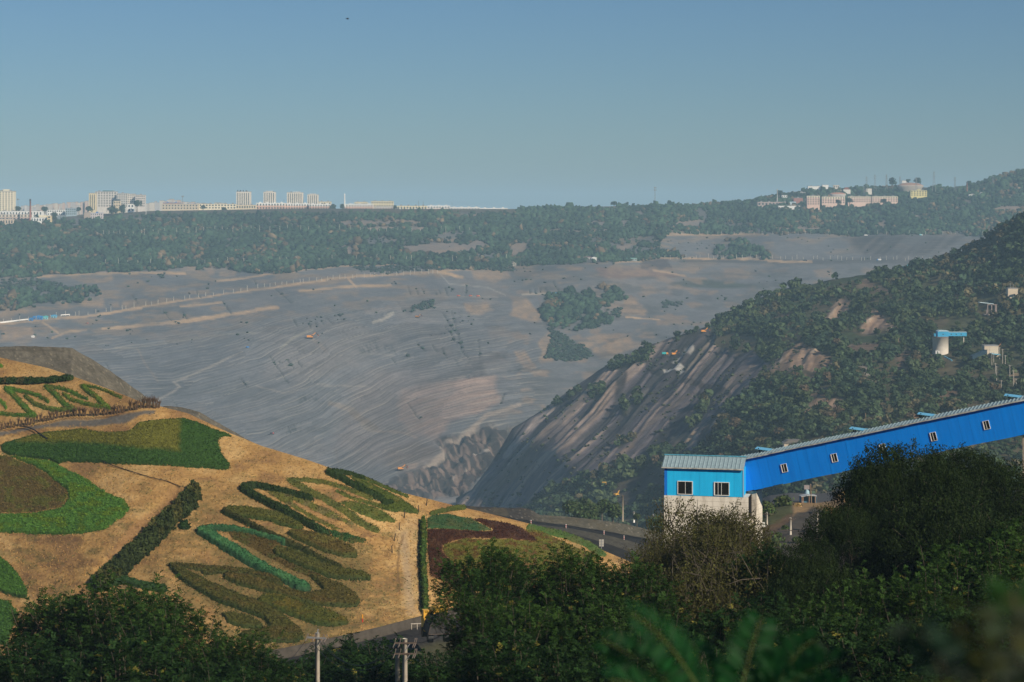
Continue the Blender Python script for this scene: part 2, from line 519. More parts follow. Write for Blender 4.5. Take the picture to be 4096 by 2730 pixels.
C = mixc(C, (0.05, 0.048, 0.048), line(U, V, pts(A3, "1550,840 2353,830") + pts(A4, "400,1020 900,1010 1500,1040"), 2.2, 2) * 0.6)
mid = sstep(470, 540, U) * sstep(262, 272, V)
C = mixc(C, (0.27, 0.19, 0.13), mid * sstep(.08, .38, fbm(U / 17., V / 6., 34, 4)) * .6)
C = mixc(C, (0.085, 0.088, 0.09), mid * sstep(.1, .4, -fbm(U / 26., V / 5., 35, 4)) * .6)
# reddish rock with strong beds, and the dark floor
RED = pts(A6, "1350,600 1900,480 2200,470 2230,700 2050,820 1800,880 1650,1050 1400,1000 1300,850")
red_m = area(Uw, Vw, RED, 4)
C = mixc(C, (0.36, 0.245, 0.19), red_m * 0.8 * (.75 + .45 * fbm(B / 3., U / 30., 47, 3)))
C = mixc(C, (0.20, 0.165, 0.155), area(Uw, Vw, pts(A6, '900,500 1350,400 1900,480 1500,900 1700,1050 1650,1300 1000,1300 700,1100'), 14) * .5)
C = mixc(C, (0.05, 0.048, 0.05), area(Uw, Vw, pts(A6, "1380,560 2000,340 2300,250 2320,310 2100,340 2130,460 1950,490 1700,520"), 3) * 0.5)
C = mixc(C, (0.045, 0.038, 0.036), area(Uw, Vw, pts(A6, "1700,1020 2330,960 2050,1330 1900,1500 1500,1563 900,1563 1400,1480 1780,1130"), 4) * 0.75)
C = mixc(C, (0.14, 0.11, 0.095), area(Uw, Vw, pts(A6, "1200,1150 1450,1060 1680,1160 1500,1290 1200,1290"), 4) * 0.6)
LIGHTL = [(A6, "2353,760 2130,830 2000,940 1850,1030 1740,1080 1700,1120 1730,1180 1550,1310", 2.6, (0.17, 0.15, 0.135), .7), (A6, "2353,960 2200,1050 1950,1330", 1.2, (.15, .13, .12), .5), (A6, "1820,1100 1900,1095", 1.5, (.3, .24, .2), .6), (A6, "1980,1165 2150,1145", 1.5, (.3, .27, .24), .6), (A6, "1810,1370 1940,1300", 1.2, (.26, .22, .2), .5),
          (A5, "1440,690 1600,590 1650,550 1590,510 1700,470 2000,340 2230,230", 1.0, (0.3, 0.27, 0.24), .7), (A6, "220,210 330,120 520,45", 1.0, (0.28, 0.26, 0.22), .7), (A2, "1690,970 1780,1050 2130,1085 2290,1155", 0.4, (0.36, 0.35, 0.33), .5), (A2, "1400,1175 2220,1170", .5, (.25, .22, .2), .6), (A2, "1080,1395 1160,1370 1260,1320", 1.3, (.34, .31, .27), .7),
          (A6, '0,545 250,600 540,545 760,550 1020,555', .6, (.24, .22, .2), .6), (A6, '680,700 900,760 1000,920 1080,960', 2.2, (.22, .19, .165), .6), (A6, '0,880 300,830 620,680', .6, (.1, .105, .115), .6), (A5, '1060,200 1260,190 1900,90 2353,60', .6, (.26, .24, .2), .5), (A6, '950,265 1150,275 1280,280', .7, (.22, .21, .2), .6), (A6, '1840,330 1900,420 1960,490', .8, (.1, .1, .105), .6), (A6, '1100,960 1350,980 1480,1040', 1.2, (.25, .2, .17), .6),
          (A6, "530,140 640,240", 1.6, (.2, .17, .15), .5), (A5, "1260,200 1310,300 1450,500", 1.0, (.2, .17, .14), .5), (A6, "880,780 1100,930", 3, (.16, .13, .11), .6), (A3, "100,1155 330,1150", .7, (.4, .35, .28), .7), (A3, "240,1180 360,1410", .8, (.15, .13, .125), .6), (A6, "740,1130 760,1260", 1.5, (.15, .13, .12), .4)]
for f_, p_, wd, cc, a_ in LIGHTL:
    C = mixc(C, cc, line(U + .8 * fbm(U / 6., V / 6., 61, 2), V, pts(f_, p_), wd, 1.2) * min(1, a_ * 1.4))
TANL = [pts(A1, "-900,1480 0,1405 270,1385 500,1350 780,1340 1200,1270 1700,1190 2300,1100") + pts(A2, "0,1095 500,1030 1000,985 1500,960 1700,945 2000,935"),
        pts(A1, "950,1450 1480,1400 2100,1330 2353,1300") + pts(A2, "0,1290 200,1275"), pts(A1, "1480,1400 1700,1380 2100,1320"), pts(A1, "480,1540 650,1470 790,1465"), pts(A1, "390,1385 530,1490"), pts(A1, "350,990 700,975 1300,945 1700,940"),
        pts(A1, "1990,1000 2353,970") + pts(A2, "0,970 500,915 900,885 1400,875"), pts(A1, "1660,1250 1900,1230 2050,1210"), pts(A1, "620,1350 850,1330 1300,1265"), pts(A2, "1670,950 1900,1000"), pts(A3, "950,855 1190,845"), pts(A3, "1300,935 1590,985"), pts(A3, "1050,1360 1350,1380"), pts(A3, "2000,1310 2150,1270 2353,1230"),
        pts(A4, "0,1010 400,1015"), pts(A2, "400,1120 800,1090 1240,1075"), pts(A2, "850,1020 920,1090"), pts(A3, "1300,590 2353,600"), pts(A3, "1150,820 2353,815")]
for k_, p_ in enumerate(TANL):
    m_ = line(U, V + .7 * fbm(U / 7., V / 3., 62 + k_, 2), p_, 1.0 + .6 * (k_ in (1, 2)), 1.2)
    C = mixc(C, (0.50, 0.34, 0.20), m_ * np.clip(0.75 + 0.5 * fbm(U / 12., V / 12., 63, 2), 0, 1))
C = mixc(C, (0.032, 0.04, 0.034), gul_m * 0.7)
C = mixc(C, (0.045, 0.055, 0.04), sparse_m * 0.35)
C = mixc(C, (0.085, 0.075, 0.05), veg_m * 0.8)
C = mixc(C, (0.30, 0.22, 0.17), bare_m * 0.75 * (0.6 + 0.4 * fbm(U / 6., V / 4., 81, 3)))
strata = sstep(300, 345, V + 0.12 * np.minimum(U, 420) - 30) * (1 - veg_m) * (1 - sstep(480, 530, U) * (1 - sstep(330, 350, V) * (1 - sstep(520, 560, U))))
floor_m = area(Uw, Vw, pts(A6, "1640,1060 1800,1010 2100,930 2330,930 2420,960 2050,1400 1900,1563 1500,1600 900,1600 1300,1400 1560,1290 1760,1180"), 3)
C = mixc(C, (0.035, 0.030, 0.030), floor_m * .85)
C = mixc(C, (0.20, 0.145, 0.12), floor_m * sstep(.02, .3, fbm((U - V) / 4., (U + V) / 14., 48, 4)) * .75)
C = mixc(C, (0.30, 0.245, 0.205), line(U + .8 * fbm(U / 6., V / 6., 61, 2), V, pts(A6, "2420,740 2130,830 2000,940 1850,1030 1740,1080 1700,1120 1735,1180 1550,1310"), 2.0, 1.6) * .8)
C = mixc(C, (0.04, 0.036, 0.036), line(U, V, pts(A6, "1560,1330 1740,1210 1760,1120 1860,1060 2010,975"), .9, 1) * .8)
C = mixc(C, (0.42, 0.36, 0.31), line(U, V, pts(A6, "1960,1170 2060,1150 2150,1140"), 1.3, 1) * .8)
C = mixc(C, (0.33, 0.27, 0.23), line(U, V, pts(A6, "1810,1375 1880,1340 1940,1295"), .8, .8) * .7)
C = mixc(C, (0.30, 0.23, 0.19), area(Uw, Vw, pts(A6, "1250,1320 1360,1290 1500,1285 1440,1330 1300,1335"), 1.2) * .8)
strata = np.clip(strata + 0.6 * red_m + 0.35 * (1 - forest_m) * (1 - veg_m), 0, 1) * (1 - .85 * floor_m)

YY = farY(U, V)
XYZ = unproj(U, V, YY)
xs, ys = XYZ[..., 0], XYZ[..., 1]
rel = 7 * fbm(xs / 260., ys / 260., 91, 5)
_bb = np.linspace(-150, 900, 21001)
_st = np.cumsum(rng.choice([0, 0, 0, 0, 1], 21001) * rng.uniform(.3, 1.6, 21001))
_st = _st / _st[-1] * 1050 - 150 - _bb                    # irregular steps: risers and treads
_st -= np.convolve(_st, np.ones(221) / 221, 'same')
bench = np.interp(B + .5 * fbm(U / 9., V / 9., 95, 2), _bb, _st) * 1.5 * strata * (0.45 + 0.55 * sstep(-.3, .4, fbm(U / 35., V / 25., 96, 3)))
edge = sstep(0.0, 0.04, S)
gf = -2.0 * gul_m - 9 * floor_m * sstep(-.3, .3, fbm(U / 9., V / 6., 49, 3))
XYZ[..., 2] += (rel * (0.35 + 0.65 * (1 - forest_m)) + bench + gf) * edge
FARX = XYZ.copy(); FAR_UV = (U.copy(), V.copy())
# behind the skyline the plain runs on to the horizon
back = []
for q, yy in ((0.25, None), (1.0, 6500.), (1.0, 9500.), (1.0, 16000.), (1.0, 24000.)):
    b0 = XYZ[0].copy()
    z_end = -22.0
    if yy is None:
        b0[:, 0] *= 1.04; b0[:, 1] *= 1.04
        b0[:, 2] = np.minimum(b0[:, 2], b0[:, 2] * 0.94) - 2
    else:
        b0[:, 0] *= yy / b0[:, 1]; b0[:, 1] = yy
        t = sstep(4800., 9500., yy)
        hill = XYZ[0][:, 2]
        b0[:, 2] = np.minimum(hill * (1 - t) + z_end * t, hill * (1 - .2 * t) - 4)
    back.append(b0)
back = np.array(back[::-1])
nb = len(back)
G = np.concatenate([back, XYZ], 0)
Cc = np.concatenate([np.ones(back.shape) * np.array([.07, .075, .06]), C], 0)
Bb = np.concatenate([np.zeros(back.shape[:2]), B], 0)
St = np.concatenate([np.zeros(back.shape[:2]), strata], 0)
r_, c_ = G.shape[:2]

def pit_mat():
    m, t, b = new_mat("pit_rock")
    L = t.links
    def nd(k, **kw):
        n = t.nodes.new(k)
        for a, v in kw.items(): setattr(n, a, v)
        return n
    def at(nm):
        n = nd("ShaderNodeAttribute"); n.attribute_name = nm; return n
    colr, bd, st = at("Col"), at("band"), at("strata")
    tc = nd("ShaderNodeTexCoord")
    sep = nd("ShaderNodeSeparateXYZ"); L.new(tc.outputs["Object"], sep.inputs[0])
    def mth(op, a, bb=None):
        n = nd("ShaderNodeMath"); n.operation = op
        for i, q in enumerate((a, bb)):
            if q is None: continue
            if isinstance(q, (int, float)): n.inputs[i].default_value = q
            else: L.new(q, n.inputs[i])
        return n.outputs[0]
    vn = nd("ShaderNodeTexNoise"); vn.inputs["Scale"].default_value = .012; vn.inputs["Detail"].default_value = 3; L.new(tc.outputs["Object"], vn.inputs["Vector"])
    vm = nd("ShaderNodeVectorMath"); vm.operation = 'MULTIPLY_ADD'; L.new(vn.outputs["Color"], vm.inputs[0]); vm.inputs[1].default_value = (70, 70, 70); L.new(tc.outputs["Object"], vm.inputs[2])
    vo = nd("ShaderNodeTexVoronoi"); vo.inputs["Scale"].default_value = .011; L.new(vm.outputs[0], vo.inputs["Vector"])
    vsep = nd("ShaderNodeSeparateColor"); L.new(vo.outputs["Color"], vsep.inputs[0])
    def strip(fb, fx, seed, det):
        cv = nd("ShaderNodeCombineXYZ")
        L.new(mth('MULTIPLY', mth('ADD', bd.outputs["Fac"], mth('MULTIPLY', vsep.outputs[0], 9.0)), fb), cv.inputs[0]); L.new(mth('MULTIPLY', sep.outputs[0], fx), cv.inputs[1]); cv.inputs[2].default_value = seed
        n = nd("ShaderNodeTexNoise"); n.inputs["Scale"].default_value = 1.0; n.inputs["Detail"].default_value = det; n.inputs["Roughness"].default_value = 0.6
        L.new(cv.outputs[0], n.inputs["Vector"])
        return n.outputs[0]
    a1 = strip(0.80, 0.004, 1.0, 2); a2 = strip(0.2, 0.0025, 5.0, 3)
    def ramp(x, lo, hi, o0, o1):
        n = nd("ShaderNodeMapRange"); n.inputs[1].default_value = lo; n.inputs[2].default_value = hi; n.inputs[3].default_value = o0; n.inputs[4].default_value = o1
        L.new(x, n.inputs[0]); return n.outputs[0]
    f = mth('MULTIPLY', mth('MULTIPLY', ramp(a1, .36, .64, .95, 1.05), ramp(a2, .35, .65, .88, 1.12)), ramp(vsep.outputs[1], 0, 1, .88, 1.12))
    wn = nd("ShaderNodeTexNoise"); wn.inputs["Scale"].default_value = .02; wn.inputs["Detail"].default_value = 4; L.new(tc.outputs["Object"], wn.inputs["Vector"])
    xq = mth('ADD', mth('ADD', mth('MULTIPLY', bd.outputs["Fac"], .37), mth('MULTIPLY', wn.outputs[0], .35)), mth('MULTIPLY', vsep.outputs[0], 1.8))
    fr, fl = mth('FRACT', xq), mth('FLOOR', xq)
    def per_line(seed, k=.018):
        cv = nd("ShaderNodeCombineXYZ"); L.new(mth('MULTIPLY', fl, 3.7), cv.inputs[0]); L.new(mth('MULTIPLY', sep.outputs[0], k), cv.inputs[1]); cv.inputs[2].default_value = seed
        n = nd("ShaderNodeTexNoise"); n.inputs["Scale"].default_value = 1.0; n.inputs["Detail"].default_value = 2; L.new(cv.outputs[0], n.inputs["Vector"]); return n.outputs[0]
    d1 = mth('ABSOLUTE', mth('SUBTRACT', fr, .35)); d2 = mth('ABSOLUTE', mth('SUBTRACT', fr, .68))
    lightm = mth('MULTIPLY', mth('MULTIPLY', ramp(d1, .08, .17, 1, 0), ramp(per_line(2.), .44, .62, 0.0, .46)), st.outputs["Fac"])
    darkm = mth('MULTIPLY', mth('MULTIPLY', ramp(d2, .08, .2, 1, 0), ramp(per_line(9.), .42, .62, .05, .34)), st.outputs["Fac"])
    f = mth('MULTIPLY', f, mth('SUBTRACT', 1.0, darkm))
    nz = nd("ShaderNodeTexNoise"); nz.inputs["Scale"].default_value = 0.05; nz.inputs["Detail"].default_value = 8; nz.inputs["Roughness"].default_value = .7
    L.new(tc.outputs["Object"], nz.inputs["Vector"])
    nz2 = nd('ShaderNodeTexNoise'); nz2.inputs['Scale'].default_value = .3; nz2.inputs['Detail'].default_value = 6; nz2.inputs['Roughness'].default_value = .75; L.new(tc.outputs['Object'], nz2.inputs['Vector'])
    g = mth('MULTIPLY', ramp(nz.outputs[0], .25, .75, .78, 1.22), ramp(nz2.outputs[0], .3, .7, .8, 1.2))
    ff = nd("ShaderNodeMix"); L.new(st.outputs["Fac"], ff.inputs[0]); ff.inputs[2].default_value = 1.0; L.new(f, ff.inputs[3])
    k = mth('MULTIPLY', ff.outputs[0], g)
    sc1 = nd("ShaderNodeVectorMath"); sc1.operation = 'SCALE'; L.new(colr.outputs["Color"], sc1.inputs[0]); L.new(k, sc1.inputs["Scale"])
    mx = nd("ShaderNodeMix"); mx.data_type = 'RGBA'; L.new(lightm, mx.inputs[0]); L.new(sc1.outputs[0], mx.inputs[6]); mx.inputs[7].default_value = (.34, .31, .265, 1)
    L.new(mx.outputs[2], b.inputs["Base Color"])
    b.inputs["Roughness"].default_value = .95; b.inputs["Specular IOR Level"].default_value = 0.05
    return m
pit = mesh_np("pit_terrain", G.reshape(-1, 3), grid_faces(r_, c_), pit_mat(), attrs={"Col": Cc.reshape(-1, 3), "band": Bb.ravel(), "strata": St.ravel()}, smooth=True)
tag(pit, kind='structure')

from_uv_cache = {}
def far_point(u, v):
    """ground point of the far sheet seen at (u, v)"""
    i = int(np.clip(round((u - FU[0]) / 1.3), 0, len(FU) - 1))
    colz = FARX[:, i]
    vv = HOR - colz[:, 2] / colz[:, 1] * FPX
    j = int(np.argmin(np.abs(vv - v)))
    p = colz[j]
    k = p[1]
    return Vector(((u - 512) / FPX * k, k, p[2]))
# ------------------------------------------------------------------ RIDGE on the right: rock face and wooded slope
RS_U = [455, 472, 490, 512, 540, 575, 598, 620, 645, 670, 697, 712, 740, 765, 790, 840, 875, 900, 930, 965, 985, 1000, 1024, 1190]
RS_V = [502, 493, 468, 430, 413, 388, 371, 358, 346, 338, 330, 324, 307, 295, 288, 279, 272, 268, 262, 250, 238, 226, 216, 160]
RB_U = [455, 540, 600, 680, 720, 780, 1024, 1190]
RB_V = [512, 522, 532, 548, 552, 548, 540, 540]
ridge_pts = [(455, 505, 2150), (472, 492, 2150), (512, 430, 2200), (540, 413, 2230), (620, 358, 2260), (712, 322, 2300), (790, 287, 2300), (900, 267, 2280), (965, 249, 2200), (1024, 215, 2110), (1190, 160, 2050),
    (520, 500, 1980), (560, 460, 1900), (600, 480, 1750), (600, 420, 1990), (650, 440, 1800), (650, 380, 2060), (700, 340, 2170), (700, 400, 1850), (700, 450, 1640), (640, 500, 1640), (580, 510, 1720), (470, 512, 2040),
    (800, 400, 1580), (800, 340, 1880), (800, 300, 2200), (900, 400, 1510), (900, 340, 1780), (900, 300, 2010), (1000, 400, 1460), (1000, 340, 1720), (1000, 280, 1980), (1000, 245, 2090),
    (700, 500, 1480), (800, 480, 1270), (900, 440, 1350), (1024, 430, 1340), (600, 530, 1580), (540, 522, 1720), (1024, 530, 1090), (900, 540, 1080), (800, 548, 1120), (700, 545, 1330), (1190, 400, 1440), (1190, 250, 1980), (1190, 540, 1060)]
ridgeY = TPS(ridge_pts, lam=3e-3)
RUu = np.arange(456, 1186, 1.25)
NR = 240
U, S = np.meshgrid(RUu, np.linspace(0, 1, NR))
V0 = np.interp(U, RS_U, RS_V) + 1.6 * fbm(U / 16., U * 0 + .5, 101, 3)
V = V0 + S * (np.interp(U, RB_U, RB_V) - V0)
Uw = U + 4 * fbm(U / 16., V / 12., 121, 3); Vw = V + 3.5 * fbm(U / 16., V / 12., 122, 3)
ROCK = [(440, 520), (472, 488), (512, 424), (553, 396), (600, 366), (640, 346), (697, 326), (716, 333), (712, 345), (730, 352), (752, 350), (770, 362), (768, 370)] + pts(A7, "2100,650 1900,900 1780,1100 1700,1190 1400,1100 1250,1230 1000,1290 850,1350 700,1400 420,1480 300,1563") + [(530, 500), (500, 520)]
rock = area(Uw, Vw, ROCK, 2)
TANR = [pts(A8, "370,280 650,0 780,0 700,120 480,220"), pts(A8, "850,280 950,100 1040,80 1100,220 1220,260 1000,270"), pts(A8, "-20,640 150,480 300,400 640,560 600,640 350,640 200,690 -20,680"), pts(A8, "450,900 700,880 730,960 600,1000 480,1000 100,1120 60,1130 300,1040"),
        pts(A8, "350,690 480,660 500,700 370,760"), pts(A8, "600,720 660,700 640,740 590,760"), pts(A8, "1090,420 1230,340 1180,390 1060,460")]
tan = np.zeros(U.shape)
for p_ in TANR: tan = np.maximum(tan, area(Uw, Vw, p_, 1.5))
BRN = [pts(A8, "680,430 1050,380 1200,350 960,480 720,500"), pts(A8, "1200,480 1310,440 1280,600 1180,680"), pts(A8, "400,840 600,820 500,900 380,900"), pts(A4, "880,1180 1200,1330 1100,1330 820,1240"), pts(A4, "1560,1290 1760,1340 1740,1370 1560,1320"), pts(A8, "1560,870 1760,840 1720,930 1600,960"), pts(A4, "60,1500 200,1480 210,1563 20,1563")]
brn = np.zeros(U.shape)
for p_ in BRN: brn = np.maximum(brn, area(Uw, Vw, p_, 2.5))
MAT_ = [pts(A8, "500,310 1160,290 1080,380 830,400 640,370"), pts(A4, "240,1330 420,1220 900,1130 940,1180 640,1240 400,1290"), pts(A4, "1010,1110 1050,1040 1180,1050 1180,1100")]
matm = np.zeros(U.shape)
for p_ in MAT_: matm = np.maximum(matm, area(Uw, Vw, p_, 1.2))
VEGR = [pts(A7, "870,420 1000,330 1130,270 1230,180 1290,190 1260,330 1120,370 980,430 890,440"), pts(A7, "690,640 870,570 860,600 740,690"), pts(A7, "1010,740 1060,690 1090,720 1060,810 1010,820"), pts(A7, "1130,650 1180,650 1180,700 1130,720"), pts(A7, "460,690 600,560 640,590 560,640 500,690"), pts(A7, "1250,1210 1280,1120 1480,1160 1560,1130 1640,1180 1560,1210 1450,1270 1280,1280"), pts(A7, "1650,830 1820,650 1800,760 1700,900 1610,960"),
        pts(A7, "400,1563 520,1440 640,1380 690,1430 660,1530 560,1600"), pts(A7, "800,1360 950,1240 1040,1230 960,1300 1030,1380 980,1430 860,1420 790,1450"), pts(A7, "1460,100 1560,30 1700,0 1720,60 1500,150"), pts(A7, "1120,1330 1230,1290 1200,1390 1060,1390"), pts(A7, "340,720 440,690 430,740 350,750"), pts(A7, "1230,1470 1400,1480 1400,1560 1180,1560"),
        pts(A7, "960,1130 1130,1010 1120,1060 1000,1150")]
vegr = np.zeros(U.shape)
for p_ in VEGR: vegr = np.maximum(vegr, area(Uw, Vw, p_, 1.5))
open_n = sstep(0.04, 0.28, fbm(U / 24., V / 17., 131, 4) + .1 * sstep(760, 900, U) - .12)
tan2 = np.zeros(U.shape)
for p_ in TANR + BRN[:4]: tan2 = np.maximum(tan2, area(Uw, Vw - 4, p_, 4.5))
wood = np.clip((1 - rock) * (1 - .95 * tan2) * (1 - tan) * (1 - matm) * (1 - .8 * brn) * (1 - .8 * open_n), 0, 1)
wood = np.maximum(wood, vegr * 0.95)
spoil = area(Uw, Vw, pts(A7, "870,1600 1000,1450 1130,1380 1250,1290 1400,1285 1420,1470 1250,1520 1180,1600 1000,1650"), 2)
wood *= (1 - spoil)
low_clear = area(Uw, Vw, [(540, 530), (575, 490), (620, 482), (660, 488), (668, 500), (640, 512), (690, 560)], 3)
# streak coordinate across the steep beds of the rock face
ang = R(47)
Rk = (U * math.sin(ang) + V * math.cos(ang)) + 5 * fbm(U / 60., V / 60., 141, 3) + 1.0 * fbm(U / 14., V / 14., 142, 3)
Al = U * math.cos(ang) - V * math.sin(ang)
st1 = fbm(Rk / 6., Al / 130., 143, 4); st2 = fbm(Rk / 2.3, Al / 70., 144, 3); st3 = fbm(Rk / 17., Al / 110., 145, 3)
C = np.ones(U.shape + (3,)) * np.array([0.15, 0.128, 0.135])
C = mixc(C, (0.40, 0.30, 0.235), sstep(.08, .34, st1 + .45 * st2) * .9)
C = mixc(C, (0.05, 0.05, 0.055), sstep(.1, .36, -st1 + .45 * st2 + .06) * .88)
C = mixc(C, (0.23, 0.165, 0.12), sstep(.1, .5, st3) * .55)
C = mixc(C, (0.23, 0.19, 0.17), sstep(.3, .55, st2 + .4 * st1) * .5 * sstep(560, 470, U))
lowr = sstep(540, 480, U) * sstep(470, 500, V)
C = mixc(C, (0.028, 0.028, 0.03), area(Uw, Vw, pts(A7, "930,520 1040,460 1050,500 1000,640 930,710 960,600"), 2) * .85)  # dark patch painted in place of a shadow on the rock face
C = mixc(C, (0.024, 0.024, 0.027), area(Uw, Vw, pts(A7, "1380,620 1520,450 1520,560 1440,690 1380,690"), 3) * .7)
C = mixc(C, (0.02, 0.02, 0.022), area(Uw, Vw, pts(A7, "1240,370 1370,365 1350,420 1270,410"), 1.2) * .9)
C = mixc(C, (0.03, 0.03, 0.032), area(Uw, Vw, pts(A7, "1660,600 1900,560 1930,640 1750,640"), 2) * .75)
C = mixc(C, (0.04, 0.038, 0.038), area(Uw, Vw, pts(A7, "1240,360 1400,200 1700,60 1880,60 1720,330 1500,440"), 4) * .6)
C = mixc(C, (0.05, 0.047, 0.045), spoil * .9)
C = mixc(C, (0.075, 0.06, 0.05), low_clear * .8)
for p_, wd, cc in ((pts(A7, "1620,420 1640,340 1740,230 1870,100"), 2.2, (.30, .24, .18)), (pts(A7, "1960,610 2100,480 2230,370"), 2.8, (.26, .2, .15)), (pts(A7, "2030,650 2200,560 2353,380"), 2.8, (.27, .21, .155)), (pts(A7, "1100,1110 1200,960 1450,760 1600,640"), 1.8, (.20, .155, .125)), (pts(A7, "1000,1180 1110,1100"), 1.8, (.22, .16, .12)),
                    (pts(A7, "-60,1190 0,1100 200,900 370,760"), 3.0, (.46, .37, .31)), (pts(A7, "-40,1300 0,1250 250,1010 420,850"), 1.4, (.42, .34, .29)), (pts(A7, "450,1060 540,930 590,900"), 5, (.30, .225, .19)), (pts(A7, "620,950 700,880"), 2.5, (.34, .27, .23)), (pts(A7, "1130,650 1330,530"), 2, (.16, .14, .13)), (pts(A7, "150,1563 400,1330"), 1.5, (.17, .13, .11))):
    C = mixc(C, cc, line(U + 1.5 * fbm(U / 7., V / 7., 151, 2), V + fbm(U / 5., V / 5., 153, 2), p_, wd, 2) * (.75 + .35 * st2))
C = mixc(C, (0.055, 0.05, 0.05), line(U, V, pts(A7, "1520,520 1800,540 1950,600 2030,680 1900,800 1750,1000 1690,1190"), 2.6, 1.6) * .85)
C = mixc(C, (0.16, 0.135, 0.12), line(U, V, pts(A7, "1650,640 1950,650 2020,700 1890,800 1730,960 1695,1100 1690,1190"), .9, 1) * .7)
C = mixc(C, (0.30, 0.225, 0.15), area(Uw, Vw, pts(A7, "1430,1080 1500,1010 1700,970 1640,1100 1560,1130"), 1.5) * .8)
WHT = area(U + fbm(U / 3., V / 3., 161, 2), V, pts(A7, "1380,390 1500,370 1530,330 1580,350 1560,375 1580,400 1550,425 1500,395 1400,410"), .7)
WHT = np.maximum(WHT, .6 * area(U, V, pts(A7, "1590,190 1660,170 1680,200 1640,240 1560,250"), 1.2))
WHT = np.maximum(WHT, .7 * line(U, V, pts(A7, "1480,320 1560,265"), .8, 1))
C = mixc(C, (0.55, 0.52, 0.46), WHT)
rock_n = fbm(Rk / 5., Al / 20., 171, 4)
C = mixc(C, (0.30, 0.20, 0.13), tan * (.75 + .4 * rock_n))
C = mixc(C, (0.48, 0.37, 0.27), tan * sstep(.22, .5, rock_n))
C = mixc(C, (0.16, 0.11, 0.075), brn * .85)
floor_c = np.array([0.11, 0.09, 0.055]) * (1 + .4 * fbm(U / 12., V / 8., 173, 3))[..., None]
floor_c = floor_c * (1 - .75 * wood[..., None]) + np.array([.052, .066, .034]) * (1 + .4 * fbm(U / 4., V / 3., 174, 3))[..., None] * (.75 * wood[..., None])
nr = (1 - rock) * (1 - tan) * (1 - brn) * (1 - spoil)
C = C * (1 - nr[..., None]) + floor_c * nr[..., None]
C = mixc(C, (0.04, 0.062, 0.03), matm * .9)
C = mixc(C, (0.055, 0.055, 0.035), vegr * .8)
roadm = line(U, V, pts(A8, "780,562 850,590 900,640 920,690"), 2.2, 1.5)
C = mixc(C, (0.26, 0.225, 0.18), roadm)
C = mixc(C, (0.2, 0.17, 0.13), line(U, V, pts(A8, "920,690 960,740 1020,800"), .9, 1))
C = mixc(C, (0.25, 0.19, 0.13), area(Uw, Vw, pts(A8, "2230,640 2300,610 2310,780 2230,720"), 1.5) * .8)
wood *= (1 - roadm)
for p_ in ([(933, 322), (972, 320), (972, 336), (948, 338), (946, 352), (933, 356)], [(974, 300), (1000, 300), (998, 318), (976, 318)], [(968, 345), (1002, 344), (1002, 354), (968, 362)], [(1004, 286), (1022, 286), (1020, 294), (1006, 298)], [(986, 350), (1020, 350), (1022, 392), (990, 396)]):
    wood *= 1 - .92 * area(U, V + 3, p_, 2)
YY = ridgeY(U, V)
XYZ = unproj(U, V, YY)
xs, ys = XYZ[..., 0], XYZ[..., 1]
edge = sstep(0, .05, S)
bad = rock * (1 - vegr * .7)
disp = (2.4 * st1 + 1.6 * st2 + 3.5 * st3) * bad * np.clip(YY / 1500., .4, 1.5) + (5 * fbm(xs / 60., ys / 60., 181, 4)) * (1 - rock) * np.clip(YY / 1500, .15, 1) + 3.5 * rock_n * tan * np.clip(YY / 1200, .3, 1)
XYZ[..., 2] += disp * edge * sstep(1.0, .9, S)
RX = XYZ.copy(); R_WOOD = wood.copy(); R_UV = (U.copy(), V.copy()); R_MAT = matm.copy()
back = []
for k, dz in ((1.02, 3), (1.06, 25), (1.15, 110), (1.22, 200)):
    b0 = XYZ[0].copy(); b0[:, 0] *= k; b0[:, 1] *= k; b0[:, 2] -= dz * (0.3 + .7 * sstep(1100, 700, RUu)); back.append(b0)
back = np.array(back[::-1])
G = np.concatenate([back, XYZ], 0)
Cc = np.concatenate([np.ones(back.shape) * np.array([.07, .065, .05]), C], 0)
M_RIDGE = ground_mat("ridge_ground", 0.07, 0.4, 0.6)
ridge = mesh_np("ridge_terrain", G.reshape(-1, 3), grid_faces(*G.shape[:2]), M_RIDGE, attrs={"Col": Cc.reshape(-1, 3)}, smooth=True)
tag(ridge, kind='structure')
def ridge_point(u, v):
    i = int(np.clip(round((u - RUu[0]) / 1.25), 0, len(RUu) - 1))
    c = RX[:, i]; vv = HOR - c[:, 2] / c[:, 1] * FPX
    p = c[int(np.argmin(np.abs(vv - v)))]
    return Vector(((u - 512) / FPX * p[1], p[1], p[2]))

